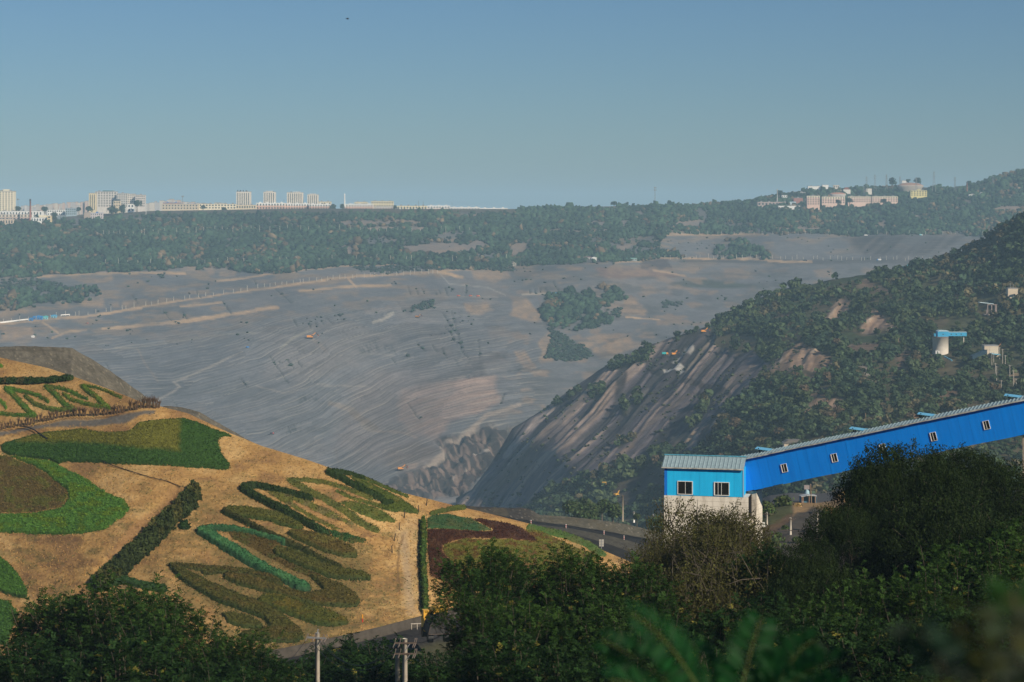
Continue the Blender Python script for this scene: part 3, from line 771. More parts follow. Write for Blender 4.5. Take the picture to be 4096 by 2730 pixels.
# ------------------------------------------------------------------ GARDEN HILL on the left, spoil slope behind it
GA = lambda x, y: (150 + x / 15.68, 450 + y / 15.68)
GB = lambda x, y: (250 + x / 13.07, 460 + y / 13.07)
GC = lambda x, y: (150 + x / 10.457, 540 + y / 10.457)
GD = lambda x, y: (x / 9.412, 340 + y / 9.412)
GE = lambda x, y: (x / 10.457, 475 + y / 10.457)
GR = lambda x, y: (400 + x / 8.556, 490 + y / 8.556)
GH_U = [-120, 0, 48, 78, 109, 144, 161, 187, 230, 262, 305, 348, 392, 435, 461, 479, 511, 531, 566, 600, 640, 700]
GH_V = [346, 357.5, 368, 378, 389, 403, 406.5, 413, 433, 446, 459, 474, 490, 500.5, 507, 511, 519, 524, 536, 549, 566, 590]
gard_pts = [(-120, 346, 262), (0, 357, 258), (0, 420, 240), (0, 500, 220), (0, 600, 199), (0, 682, 186), (-120, 682, 190), (-120, 500, 224), (78, 378, 246), (150, 405, 231), (187, 413, 230), (150, 500, 208), (150, 600, 189), (150, 690, 176), (250, 440, 225), (300, 457, 220), (300, 550, 199), (300, 650, 182), (400, 493, 217), (400, 550, 204), (410, 622, 190), (461, 507, 226), (480, 600, 198), (500, 560, 207), (531, 524, 236), (600, 549, 238), (560, 600, 205), (640, 566, 238), (700, 590, 236), (700, 690, 190), (420, 690, 178)]
gardY = TPS([(a, b, 1.75 * c) for a, b, c in gard_pts], lam=2e-3)
GUu = np.arange(-110, 690, 1.1)
U, S = np.meshgrid(GUu, np.linspace(0, 1, 300))
V0 = np.interp(U, GH_U, GH_V)
ROAD_U = [-120, 110, 130, 200, 250, 282, 349, 414, 440, 480, 700]
ROAD_V = [765, 748, 738, 703, 682, 668, 648.5, 628, 619, 611, 606]
GUu = np.arange(-110, 690, 1.1)
U, S = np.meshgrid(GUu, np.linspace(0, 1, 300))
V0 = np.interp(U, GH_U, GH_V)
ROAD_U = [-120, 110, 130, 200, 300, 345, 380, 410, 440, 480, 700]
ROAD_V = [740, 720, 690, 665, 646, 636, 628, 620, 612, 606, 604]
VB = np.interp(U, ROAD_U, ROAD_V)
V = V0 + S * (VB - V0)
Uw = U + 1.5 * fbm(U / 8., V / 5., 221, 3); Vw = V + 1.2 * fbm(U / 8., V / 5., 222, 3)
C = np.ones(U.shape + (3,)) * np.array([0.40, 0.24, 0.088])
gn = fbm(U / 30., V / 12., 231, 4); gf = fbm((U - V) / 3., (V + U * .25) / 1.2, 232, 4)
C = mixc(C, (0.50, 0.33, 0.14), sstep(-.1, .45, gn) * .8)
C = mixc(C, (0.22, 0.125, 0.06), sstep(-.05, .5, -gn) * .75)
C *= (1 + .22 * gf)[..., None]
patch = sstep(.08, .4, fbm(U / 16., V / 7., 235, 4) + .28 * sstep(560, 640, V) - .05)
C = mixc(C, (0.10, 0.10, 0.035), patch * .45 * sstep(440, 520, V))
C = mixc(C, (0.13, 0.075, 0.04), sstep(.1, .4, fbm(U / 9., V / 5., 236, 3)) * .5 * sstep(470, 560, V))
C = mixc(C, (0.125, 0.098, 0.036), area(Uw, Vw, pts(GC, '150,180 450,200 700,230 900,60 1200,-60 1700,-40 2100,60 2300,300 2200,640 2100,860 1700,960 1650,1080 1000,1080 850,760 400,560'), 5) * np.clip(.85 + .4 * fbm(U / 10., V / 4., 238, 3), 0, 1))
C = mixc(C, (0.20, 0.14, 0.055), area(Uw, Vw, [(160, 505), (230, 482), (300, 520), (380, 550), (405, 600), (405, 632), (300, 665), (150, 650), (140, 580)], 14) * np.clip(.5 + .9 * fbm(U / 9., V / 3.5, 239, 4), 0, 1))
# bare grey strip and path
greyst = area(Uw, Vw, pts(GD, "-900,1010 -900,900 0,860 200,840 400,800 700,755 1130,700 1300,680 1460,670 1450,700 1300,720 1200,770 950,800 700,810 450,830 200,870 0,905"), 1.0)
C = mixc(C, (0.125, 0.12, 0.11), greyst * .95)
C = mixc(C, (0.10, 0.055, 0.03), line(U, V, pts(GD, "-900,900 0,850 200,835 400,790 650,745 950,715 1120,695"), .7, .6) * .8)
C = mixc(C, (0.20, 0.11, 0.055), area(Uw, Vw, pts(GE, "1850,150 1900,220 1750,400 1550,560 1350,700 1200,900 1060,1000 1150,800 1350,560 1600,330"), 3) * .7)
C = mixc(C, (0.46, 0.33, 0.17), area(Uw, Vw, pts(GR, "60,260 150,250 160,500 150,620 170,900 120,1000 20,980 30,700 -20,500 -60,350"), 3) * .55)
C = mixc(C, (0.30, 0.24, 0.18), area(Uw, Vw, pts(GR, "0,350 60,340 110,900 150,1060 60,1080 40,800"), 3) * .4)
C = mixc(C, (0.16, 0.10, 0.05), line(Uw, Vw, pts(GR, "25,380 -10,500 -20,700 -10,850"), 1.4, 2) * .7)
C = mixc(C, (0.10, 0.085, 0.04), area(Uw, Vw, pts(GC, "1650,830 2000,880 2353,830 2500,900 2000,930 1700,1000 1620,1200 1400,1180 900,1060 1600,1060"), 4) * .6)
YY = gardY(U, V)
XYZ = unproj(U, V, YY)
xs, ys = XYZ[..., 0], XYZ[..., 1]
XYZ[..., 2] += (0.55 * fbm(xs / 10., ys / 10., 241, 4) + .12 * gf) * sstep(0, .03, S) * sstep(1, .97, S) - 1.2 * line(U, V, pts(GE, "1850,180 1650,330 1450,560 1250,800 1050,1000"), 4, 7) * .5
GX = XYZ.copy()
def gard_point(u, v):
    i = int(np.clip(round((u - GUu[0]) / 1.1), 0, len(GUu) - 1))
    c = GX[:, i]; vv = HOR - c[:, 2] / c[:, 1] * FPX
    p = c[int(np.argmin(np.abs(vv - v)))]
    return Vector(((u - 512) / FPX * p[1], p[1], p[2]))
back = []
for k, dz in ((1.01, .7), (1.06, 7), (1.2, 24), (1.5, 60)):
    b0 = XYZ[0].copy(); b0[:, :2] *= k; b0[:, 2] -= dz; back.append(b0)
back = np.array(back[::-1])
EDGE = XYZ[-1].copy()
frnt = EDGE[None].repeat(1, 0).copy(); frnt[0, :, 2] -= 6; frnt[0, :, 1] += .6
G = np.concatenate([back, XYZ, frnt], 0)
Cc = np.concatenate([np.ones(back.shape) * np.array([.2, .15, .08]), C, np.ones(frnt.shape) * np.array([.17, .14, .11])], 0)
M_GARD = ground_mat("dry_grass_ground", 1.6, 0.3, 0.8)
garden = mesh_np("garden_hill", G.reshape(-1, 3), grid_faces(*G.shape[:2]), M_GARD, attrs={"Col": Cc.reshape(-1, 3)}, smooth=True)
tag(garden, kind='structure')

SP_U = [-130, 0, 20, 55, 72, 80, 95, 109, 130, 148, 158, 161]
SP_V = [345, 347, 346, 347, 348, 353, 361, 370, 385, 398, 405.5, 408]
S2_U = [161, 165, 180, 190, 200, 215, 231, 245, 262]
S2_V = [408, 406, 407, 409, 412, 421, 430, 438, 448]
def spoil_slope(us, vs, y0, y1, name, drop):
    uu = np.arange(us[0], us[-1] + 1, 1.2)
    U, S = np.meshgrid(uu, np.linspace(0, 1, 70))
    V0 = np.interp(U, us, vs) + .4 * fbm(U / 5., U * 0, 250, 2)
    V = V0 + S * drop
    Y = y0 + (y1 - y0) * S
    X = unproj(U, V, Y)
    X[..., 2] += .9 * fbm(X[..., 0] / 8, X[..., 1] / 8, 251, 4) * sstep(0, .1, S)
    C = np.ones(U.shape + (3,)) * np.array([.128, .115, .088]) * (1 + .35 * fbm((U - V) / 5., (U + V) / 16., 252, 4) + .3 * fbm(U / 1.3, V / 1.3, 254, 2))[..., None]
    C = mixc(C, (.3, .26, .18), sstep(.56, .62, fbm(U / 1.5, V / 1.5, 255, 2)) * .7)
    C = mixc(C, (.075, .065, .05), line(U, V, [(-130, 350), (0, 350.5), (50, 350.5), (64, 351)], .7, 1) * .6)
    b = [np.array([X[0, :, 0] * k, X[0, :, 1] * k, X[0, :, 2] - dz]).T for k, dz in ((1.5, 90), (1.2, 38), (1.05, 9), (1.02, 1.5))]
    G = np.concatenate([np.array(b), X], 0); Cc = np.concatenate([np.ones((4,) + X.shape[1:]) * .1, C], 0)
    return tag(mesh_np(name, G.reshape(-1, 3), grid_faces(*G.shape[:2]), M_SPOIL, attrs={"Col": Cc.reshape(-1, 3)}, smooth=True), kind='structure')
M_SPOIL = ground_mat("spoil_gravel", 1.2, 0.4, 0.8)
spoil_slope(SP_U, SP_V, 560, 485, "spoil_slope", 80)
spoil_slope(S2_U, S2_V, 520, 462, "spoil_slope", 45)

# ------------------------------------------------------------------ MID GROUND: berm, haul road, spoil mound by the conveyor
BK_U = [425, 435, 460, 485, 512, 522, 530, 534, 540, 560, 596, 626, 660, 700]
BK_V = [503, 503.5, 505.5, 507, 508, 507.6, 509, 511.5, 515, 516, 519.5, 524, 532.5, 545]
U, S = np.meshgrid(np.arange(425, 700, 1.0), np.linspace(0, 1, 110))
V0 = np.interp(U, BK_U, BK_V) + .35 * fbm(U / 2.5, U * 0, 260, 2)
VBt = np.interp(U, [425, 500, 530, 566, 604, 632, 655, 700], [507, 515.5, 520.7, 525, 531, 536, 540, 556])
VRd = np.interp(U, [425, 500, 530, 566, 603, 627, 650, 700], [509, 518, 523.7, 527.5, 534.5, 540, 546.5, 570])
VV2 = np.interp(U, [425, 530, 566, 588, 614, 640, 700], [512, 526, 532, 538, 546, 556, 580])
V = np.where(S < .25, V0 + (VBt - V0) * S / .25, np.where(S < .5, VBt + (VRd - VBt) * (S - .25) / .25, np.where(S < .65, VRd + (VV2 - VRd) * (S - .5) / .15, VV2 + 60 * (S - .65) / .35)))
Y = np.interp(S, [0, .25, .5, .65, 1.0], [668, 658, 632, 618, 540])
X = unproj(U, V, Y)
X[..., 2] += .4 * fbm(X[..., 0] / 3.3, X[..., 1] / 3.3, 261, 4) * np.where(S < .25, 1, .25) * sstep(0, .05, S)
C = np.ones(U.shape + (3,)) * np.array([.024, .023, .023])
n_ = fbm(U / 3., V / 2., 262, 4)
C = np.where((S < .25)[..., None], np.array([.105, .098, .075]) * (1 + .3 * n_)[..., None], C)
C = mixc(C, (.05, .046, .043), np.clip((S < .25) * sstep(545, 528, U), 0, 1))
C = mixc(C, (.22, .2, .16), (S < .25) * sstep(.56, .64, fbm(U / 1.3, V / 1.3, 263, 2)))
C = np.where(((S > .5) & (S < .65))[..., None], np.array([.075, .07, .055]) * (1 + .4 * n_)[..., None], C)
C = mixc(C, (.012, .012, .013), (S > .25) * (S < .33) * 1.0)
C = mixc(C, (.05, .046, .042), (S > .25) * sstep(.1, .5, fbm((U + 3 * V) / 16., (V - .35 * U) / 1.4, 264, 3)) * .6)
C = mixc(C, (.10, .085, .055), (S < .25) * sstep(.1, .5, fbm(U / 8, V / 8, 266, 2)) * .5)
X0 = X.copy(); MIDX = X0
b = [np.array([X[0, :, 0] * k, X[0, :, 1] * k, X[0, :, 2] * kz - dz]).T for k, kz, dz in ((2.0, 2.0, 110), (1.65, 1.65, 9), (1.4, 1.4, 3), (1.15, 1.15, 2.5), (1.02, 1.02, 2.2), (1.006, 1.006, .6))]
G = np.concatenate([np.array(b), X], 0); Cc = np.concatenate([np.ones((6,) + X.shape[1:]) * np.array([.11, .085, .05]), C], 0)
tag(mesh_np("haul_road", G.reshape(-1, 3), grid_faces(*G.shape[:2]), M_SPOIL, attrs={"Col": Cc.reshape(-1, 3)}, smooth=True), kind='structure')

MO_U = [690, 725, 740, 755, 770, 790, 800, 818, 830, 845, 870, 920]
MO_V = [535, 527, 521, 513, 506, 502.5, 503, 503.5, 502, 497, 494, 492]
MUu = np.arange(690, 920, 1.0)
U, S = np.meshgrid(MUu, np.linspace(0, 1, 90))
V0 = np.interp(U, MO_U, MO_V); V = V0 + S * (578 - V0)
Y = 540 + (425 - 540) * S ** .8
X = unproj(U, V, Y)
X[..., 2] += .6 * fbm(X[..., 0] / 6., X[..., 1] / 6., 271, 4) * sstep(0, .05, S)
Uw = U + 2 * fbm(U / 6., V / 6., 272, 3); Vw = V + 2 * fbm(U / 6., V / 6., 273, 3)
C = np.ones(U.shape + (3,)) * np.array([.075, .066, .056]) * (1 + .25 * fbm(U / 9., V / 2., 274, 4))[..., None]
C = mixc(C, (.33, .22, .11), area(Uw, Vw, [(792, 503), (850, 490), (870, 500), (850, 520), (832, 512), (815, 508), (800, 512), (793, 514)], 2) * .8)
C = mixc(C, (.09, .10, .04), area(Uw, Vw, [(690, 545), (690, 530), (760, 508), (790, 501), (792, 512), (775, 525), (758, 535), (750, 550)], 2) * .85)
C = mixc(C, (.16, .10, .055), area(Uw, Vw, [(748, 535), (775, 522), (790, 513), (794, 518), (770, 536), (752, 541)], 2) * .7)
X[..., 2] -= 30 * (sstep(712, 690, U) + sstep(895, 919, U)) + 25 * sstep(.86, 1., S); MOX = X.copy()
b = [np.array([X[0, :, 0] * k, X[0, :, 1] * k, X[0, :, 2] - dz]).T for k, dz in ((1.3, 20), (1.06, 4), (1.01, .4))]
G = np.concatenate([np.array(b), X], 0); Cc = np.concatenate([np.ones((3,) + X.shape[1:]) * .1, C], 0)
tag(mesh_np("spoil_mound", G.reshape(-1, 3), grid_faces(*G.shape[:2]), M_SPOIL, attrs={"Col": Cc.reshape(-1, 3)}, smooth=True), kind='structure')
def mound_point(u, v):
    i = int(np.clip(round(u - 690), 0, len(MUu) - 1)); c = MOX[:, i]
    vv = HOR - c[:, 2] / c[:, 1] * FPX
    p = c[int(np.argmin(np.abs(vv - v)))]
    return Vector(((u - 512) / FPX * p[1], p[1], p[2]))

# near slope below the viewpoint and the valley floor with the access road
def near_z(x, y):
    yy = np.array([-60, 0, 8, 30, 60, 105, 175, 262, 308, 350, 455, 577, 735, 1200.])
    zz = np.array([-1.0, -2.2, -5.0, -13, -24, -39.4, -55, -68.6, -73.5, -78, -100, -140, -200, -360.])
    z = np.interp(y, yy, zz)
    z = z + np.clip((x - 8) * .2, -2, 17) * sstep(40, 140, y) * sstep(330, 240, y)
    return z + .5 * fbm(x / 9., y / 9., 281, 3) * sstep(3, 20, y) * (1 - .9 * sstep(270, 290, y) * sstep(360, 340, y))
xx = np.linspace(-260, 330, 330); yy = np.r_[np.linspace(-50, 380, 240), np.linspace(386, 900, 60)]
Xg, Yg = np.meshgrid(xx, yy); Zg = near_z(Xg, Yg)
G = np.stack([Xg, Yg, Zg], -1)
C = np.ones(G.shape) * np.array([.045, .045, .025]) * (1 + .4 * fbm(Xg / 6., Yg / 6., 282, 4))[..., None]
tag(mesh_np("near_ground", G.reshape(-1, 3), grid_faces(*G.shape[:2]), M_GROUND, attrs={"Col": C.reshape(-1, 3)}, smooth=True), kind='structure')
# access road along the foot of the garden hill, with a low concrete edge wall
ok = (GUu > -100) & (GUu < 640)
E_ = EDGE[ok]; eu = GUu[ok]
wl = np.stack([E_ + np.array([0, .3, .15]), E_ + np.array([0, -.25, .15]), E_ + np.array([0, -.3, -1.45])], 0)
wc = np.ones(wl.shape) * np.array([.075, .066, .056]) * (1 + .25 * fbm(eu[None] / 3. + np.zeros((3, 1)), np.arange(3)[:, None] * 2. + eu[None] * 0, 291, 3))[..., None]
ew = mesh_np("edge_wall", wl.reshape(-1, 3), grid_faces(3, len(eu)), ground_mat("edge_concrete", 1.0, .35, .3), attrs={"Col": wc.reshape(-1, 3)})
tag(ew, "low weathered concrete edge wall between the dry slope and the lower road", "wall")
rows = []
for k, (dy, dz) in enumerate(((-.2, -1.4), (-1, -1.5), (-4, -1.6), (-8, -1.7), (-12, -1.75), (-14, -2.4), (-20, -5), (-40, -13))):
    q = E_.copy(); q[:, 1] += dy; q[:, 2] += dz; q[:, 0] *= 1 + dy / q[:, 1] * .2; rows.append(q)
rows = np.array(rows)
rc = np.ones(rows.shape) * np.array([.036, .035, .036]); rc[5:] = (.05, .05, .03)
tag(mesh_np("access_road", rows.reshape(-1, 3), grid_faces(*rows.shape[:2]), M_SPOIL, attrs={"Col": rc.reshape(-1, 3)}, smooth=True), kind='structure')
# ------------------------------------------------------------------ leaves, crowns, woods
def unit(a): return a / (np.linalg.norm(a, axis=-1, keepdims=True) + 1e-9)
def leaf_quads(c, n, s, asp=0.6, t=None):
    """one diamond leaf (4 corners) per row: centre c, normal n, half length s"""
    N = len(c)
    r = rng.normal(size=(N, 3)) if t is None else t
    n = unit(n); t = unit(r - n * (r * n).sum(-1, keepdims=True)); b = np.cross(n, t)
    s = np.broadcast_to(np.asarray(s, float), (N,))[:, None]
    V = np.stack([c - t * s, c - b * s * asp, c + t * s, c + b * s * asp], 1).reshape(-1, 3)
    F = np.arange(4 * N).reshape(N, 4)
    return V, F
def jitter_col(base, N, var=.25, hue=.08):
    k = 1 + var * rng.normal(size=(N, 1)) * .6
    return np.clip(np.array(base) * k * (1 + hue * rng.normal(size=(N, 3))), .004, 1)
def sphere_pts(N):
    return unit(rng.normal(size=(N, 3)))

# low blob used for the far-off wood (a few pixels per tree)
def far_wood(name, pos, rad, hgt, cols, label):
    """every tree a small lumpy crown; one object because it reads as one mass"""
    ph = (1 + 5 ** .5) / 2
    ico = unit(np.array([(-1, ph, 0), (1, ph, 0), (-1, -ph, 0), (1, -ph, 0), (0, -1, ph), (0, 1, ph), (0, -1, -ph), (0, 1, -ph), (ph, 0, -1), (ph, 0, 1), (-ph, 0, -1), (-ph, 0, 1)], float))
    fi = np.array([(0, 11, 5), (0, 5, 1), (0, 1, 7), (0, 7, 10), (0, 10, 11), (1, 5, 9), (5, 11, 4), (11, 10, 2), (10, 7, 6), (7, 1, 8), (3, 9, 4), (3, 4, 2), (3, 2, 6), (3, 6, 8), (3, 8, 9), (4, 9, 5), (2, 4, 11), (6, 2, 10), (8, 6, 7), (9, 8, 1)])
    N = len(pos)
    v = ico[None] * (1 + .35 * rng.normal(size=(N, 12, 1)))
    a = rng.uniform(0, 6.28, N); ca, sa = np.cos(a)[:, None], np.sin(a)[:, None]
    x = v[..., 0] * ca - v[..., 1] * sa; y = v[..., 0] * sa + v[..., 1] * ca
    V = np.stack([x * rad[:, None] + pos[:, None, 0], y * rad[:, None] + pos[:, None, 1], (v[..., 2] * .5 + .38) * hgt[:, None] + pos[:, None, 2]], -1).reshape(-1, 3)
    F = (fi[None] + 12 * np.arange(N)[:, None, None]).reshape(-1, 3)
    cc = np.repeat(cols, 12, 0) * (1 + .25 * rng.normal(size=(N * 12, 1)))
    o = mesh_np(name, V, F, M_FAR, attrs={"Col": np.clip(cc, .005, 1)})
    return tag(o, label, None, None, 'stuff')

def sample_grid(w, n, X):
    p = w.ravel() / w.sum()
    idx = rng.choice(p.size, n, p=p)
    r, c = np.unravel_index(idx, w.shape)
    r = np.clip(r, 1, w.shape[0] - 2); c = np.clip(c, 1, w.shape[1] - 2)
    fr, fc = rng.uniform(0, 1, n)[:, None], rng.uniform(0, 1, n)[:, None]
    pt = (X[r, c] * (1 - fr) + X[r + 1, c] * fr) * (1 - fc) + (X[r, c + 1] * (1 - fr) + X[r + 1, c + 1] * fr) * fc
    return pt, r, c

Uf, Vf = FAR_UV
dv = np.gradient(Vf, axis=0)
wv = (veg_m ** 1.5) * dv * (Vf < 380)
wv = wv * (Uf > -60) * (Uf < 1090) * np.where((Uf < 515), sstep(3.5, 5.5, Vf - sky_v(Uf)), 1)
pt, r_i, c_i = sample_grid(wv, 36000, FARX)
pu, pv = Uf[r_i, c_i], Vf[r_i, c_i]
base = np.array([.033, .060, .034])
tone = fbm(pu / 20., pv / 7., 301, 3)[:, None]
cols = base * (1 + .75 * tone + .13 * rng.normal(size=(len(pt), 1)))
brown = rng.uniform(size=len(pt)) < .02 + .4 * sstep(.12, .4, fbm(pu / 24., pv / 6., 302, 3))
cols[brown] = np.array([.125, .092, .055]) * (1 + .25 * rng.normal(size=(brown.sum(), 1)))
rad = rng.gamma(9., .40, len(pt)) * (1 + .3 * tone[:, 0]); hg = rad * rng.uniform(1.4, 2.2, len(pt))
far_wood("far_wood", pt, rad, hg, np.clip(cols, .008, 1), "dense green wood covering the far rim of the open pit below the town")
wv2 = sparse_m * dv * (1 - veg_m) + gul_m * dv * .12
pt, r_i, c_i = sample_grid(wv2, 1500, FARX)
cols = jitter_col((.032, .05, .036), len(pt), .4)
rad = rng.uniform(1.3, 3.4, len(pt))
far_wood("pit_scrub", pt, rad, rad * 1.3, cols, "scattered dark green scrub growing on the benches of the open pit")
# shrubs dotted over the terraces
wv3 = (1 - veg_m) * dv * (Vf > 235) * (Vf < 345) * (fbm(Uf / 18., Vf / 6., 311, 3) > .1)
pt, r_i, c_i = sample_grid(wv3, 420, FARX)
rad = rng.uniform(1.0, 2.6, len(pt))
far_wood("terrace_scrub", pt, rad, rad * 1.4, jitter_col((.04, .056, .036), len(pt), .4), "thin scrub dotted over the grey terraces above the pit benches")

# ---- ridge wood
def lobe_cloud(nl, per, R_, H_, flat=.8):
    """points and outward normals on the skin of several lobes: one bushy crown of width ~2R and height ~H, base at z = 0"""
    P_ = []; N_ = []
    for i in range(nl):
        a = rng.uniform(0, 6.28); d = R_ * (rng.uniform(0, .46) if i else 0.)
        c = np.array([math.cos(a) * d, math.sin(a) * d, H_ * rng.uniform(.35, .78)])
        r = R_ * rng.uniform(.42, .66)
        s = sphere_pts(per); s[:, 2] = np.where(s[:, 2] < -.5, -s[:, 2], s[:, 2])
        k = rng.uniform(.75, 1.08, (per, 1))
        P_.append(c + s * r * k * np.array([1, 1, flat])); N_.append(s)
    return np.concatenate(P_), np.concatenate(N_)
Ur, Vr = R_UV
wr = R_WOOD * np.gradient(Vr, axis=0) * (Ur < 1110)
yw = RX[..., 1]
wr = wr * np.clip(yw / 1500., .4, 2) ** 1.3
pt, r_i, c_i = sample_grid(wr, 11000, RX)
order = np.argsort(pt[:, 1]); pt = pt[order]; r_i = r_i[order]; c_i = c_i[order]
sy = pt[:, 1]
rad = np.clip(rng.gamma(7., .5, len(pt)), 1.6, 7.); hg = rad * rng.uniform(1.2, 1.8, len(pt))
tone = fbm(pt[:, 0] / 90., pt[:, 1] / 90., 321, 3)
greens = np.array([(.052, .080, .038), (.040, .068, .040), (.066, .090, .040), (.10, .088, .048), (.11, .082, .052)])
ci = np.clip(np.floor((fbm(pt[:, 0] / 45., pt[:, 1] / 70., 322, 3) + .5) * 3.4 + .6 * rng.normal(size=len(pt))), 0, 3).astype(int)
ci = np.array([1, 0, 0, 2])[ci]
ci = np.where((tone > .25) & (rng.uniform(size=len(pt)) < .5), 3, ci)
tc_ = greens[ci] * (1 + .14 * rng.normal(size=(len(pt), 1))) * (1 + .3 * tone[:, None])
# individuals: those standing largest in the picture
vis_px = rad / sy
big_i = np.argsort(-vis_px * ((HOR - pt[:, 2] / sy * FPX) < 470))[:280]
is_big = np.zeros(len(pt), bool); is_big[big_i] = True
Vl = []; Fl = []; Cl = []; nb = 0
for i in np.where(~is_big)[0]:
    n_l = 4; per = 13 if sy[i] < 1700 else 8
    p_, n_ = lobe_cloud(n_l, per, rad[i], hg[i])
    s_l = rad[i] * (.30 if sy[i] < 1700 else .38)
    v_, f_ = leaf_quads(p_ + pt[i] - np.array([0, 0, .4]), n_ + .45 * rng.normal(size=n_.shape) + np.array([0, 0, .25]), s_l * rng.uniform(.7, 1.3, len(p_)), .75)
    Vl.append(v_); Fl.append(f_ + nb); nb += len(v_)
    Cl.append(np.repeat(np.clip(tc_[i] * (1 + .22 * rng.normal(size=(len(p_), 1))), .005, 1), 4, 0))
rw = mesh_np("ridge_wood", np.concatenate(Vl), np.concatenate(Fl), M_FAR, attrs={"Col": np.concatenate(Cl)})
tag(rw, "bushy wood covering the ridge slope behind the blue conveyor gallery", None, None, 'stuff')
protos = []
for k in range(7):
    p_, n_ = lobe_cloud(6, 48, 1.0, 1.6)
    v_, f_ = leaf_quads(p_, n_ + .5 * rng.normal(size=n_.shape) + np.array([0, 0, .25]), .15 * rng.uniform(.6, 1.3, len(p_)), .75)
    cc = np.repeat(np.clip(greens[[0, 1, 2, 3, 0, 1, 4][k]] * (1 + .25 * rng.normal(size=(len(p_), 1))), .005, 1), 4, 0)
    me = mesh_np("slope_tree", v_, f_, M_FAR, attrs={"Col": cc})
    protos.append(me)
for j, i in enumerate(big_i):
    pr = protos[j % 7]
    o = pr if j < 7 else pr.copy()
    if j >= 7: col.objects.link(o)
    o.location = pt[i] - np.array([0, 0, .4]); o.scale = (rad[i], rad[i], hg[i] / 1.6); o.rotation_euler = (0, 0, rnd.uniform(0, 6.28))
    tag(o, "bushy %s tree on the lower ridge slope beyond the blue conveyor gallery" % ["green", "dark green", "light green", "olive brown", "green", "dark green", "brownish"][j % 7], "tree", "bushy trees on the lower ridge slope")

# dotted shrubs on the rock face
wrk = (1 - R_WOOD) * np.gradient(Vr, axis=0) * (fbm(Ur / 14., Vr / 14., 331, 3) > .02)
pt, r_i, c_i = sample_grid(wrk, 900, RX)
rad = rng.uniform(.7, 2.2, len(pt))
far_wood("rock_scrub", pt, rad, rad * 1.3, jitter_col((.045, .055, .032), len(pt), .4), "low scrub dotted over the bare rock of the ridge")

# ------------------------------------------------------------------ GARDEN HILL planting
DZ = GX - unproj(np.broadcast_to(GUu, (300, len(GUu))), np.interp(GUu, GH_U, GH_V) + np.linspace(0, 1, 300)[:, None] * (np.interp(GUu, ROAD_U, ROAD_V) - np.interp(GUu, GH_U, GH_V)), gardY(np.broadcast_to(GUu, (300, len(GUu))), np.interp(GUu, GH_U, GH_V) + np.linspace(0, 1, 300)[:, None] * (np.interp(GUu, ROAD_U, ROAD_V) - np.interp(GUu, GH_U, GH_V))))
DZ = DZ[..., 2]
def gard_base(u, v):
    Y = gardY(u, v)
    X = unproj(u, v, Y)
    v0 = np.interp(u, GH_U, GH_V); vb = np.interp(u, ROAD_U, ROAD_V)
    s = np.clip((v - v0) / (vb - v0), 0, 1) * 299
    i = np.clip((u - GUu[0]) / 1.1, 0, len(GUu) - 1.001)
    a, b = s.astype(int), i.astype(int)
    a = np.clip(a, 0, 298); b = np.clip(b, 0, len(GUu) - 2)
    fa, fb = s - a, i - b
    X[..., 2] += (DZ[a, b] * (1 - fa) + DZ[a + 1, b] * fa) * (1 - fb) + (DZ[a, b + 1] * (1 - fa) + DZ[a + 1, b + 1] * fa) * fb
    return X
M_HEDGE = leaf_mat("hedge_leaf", 0.15, 0.06)
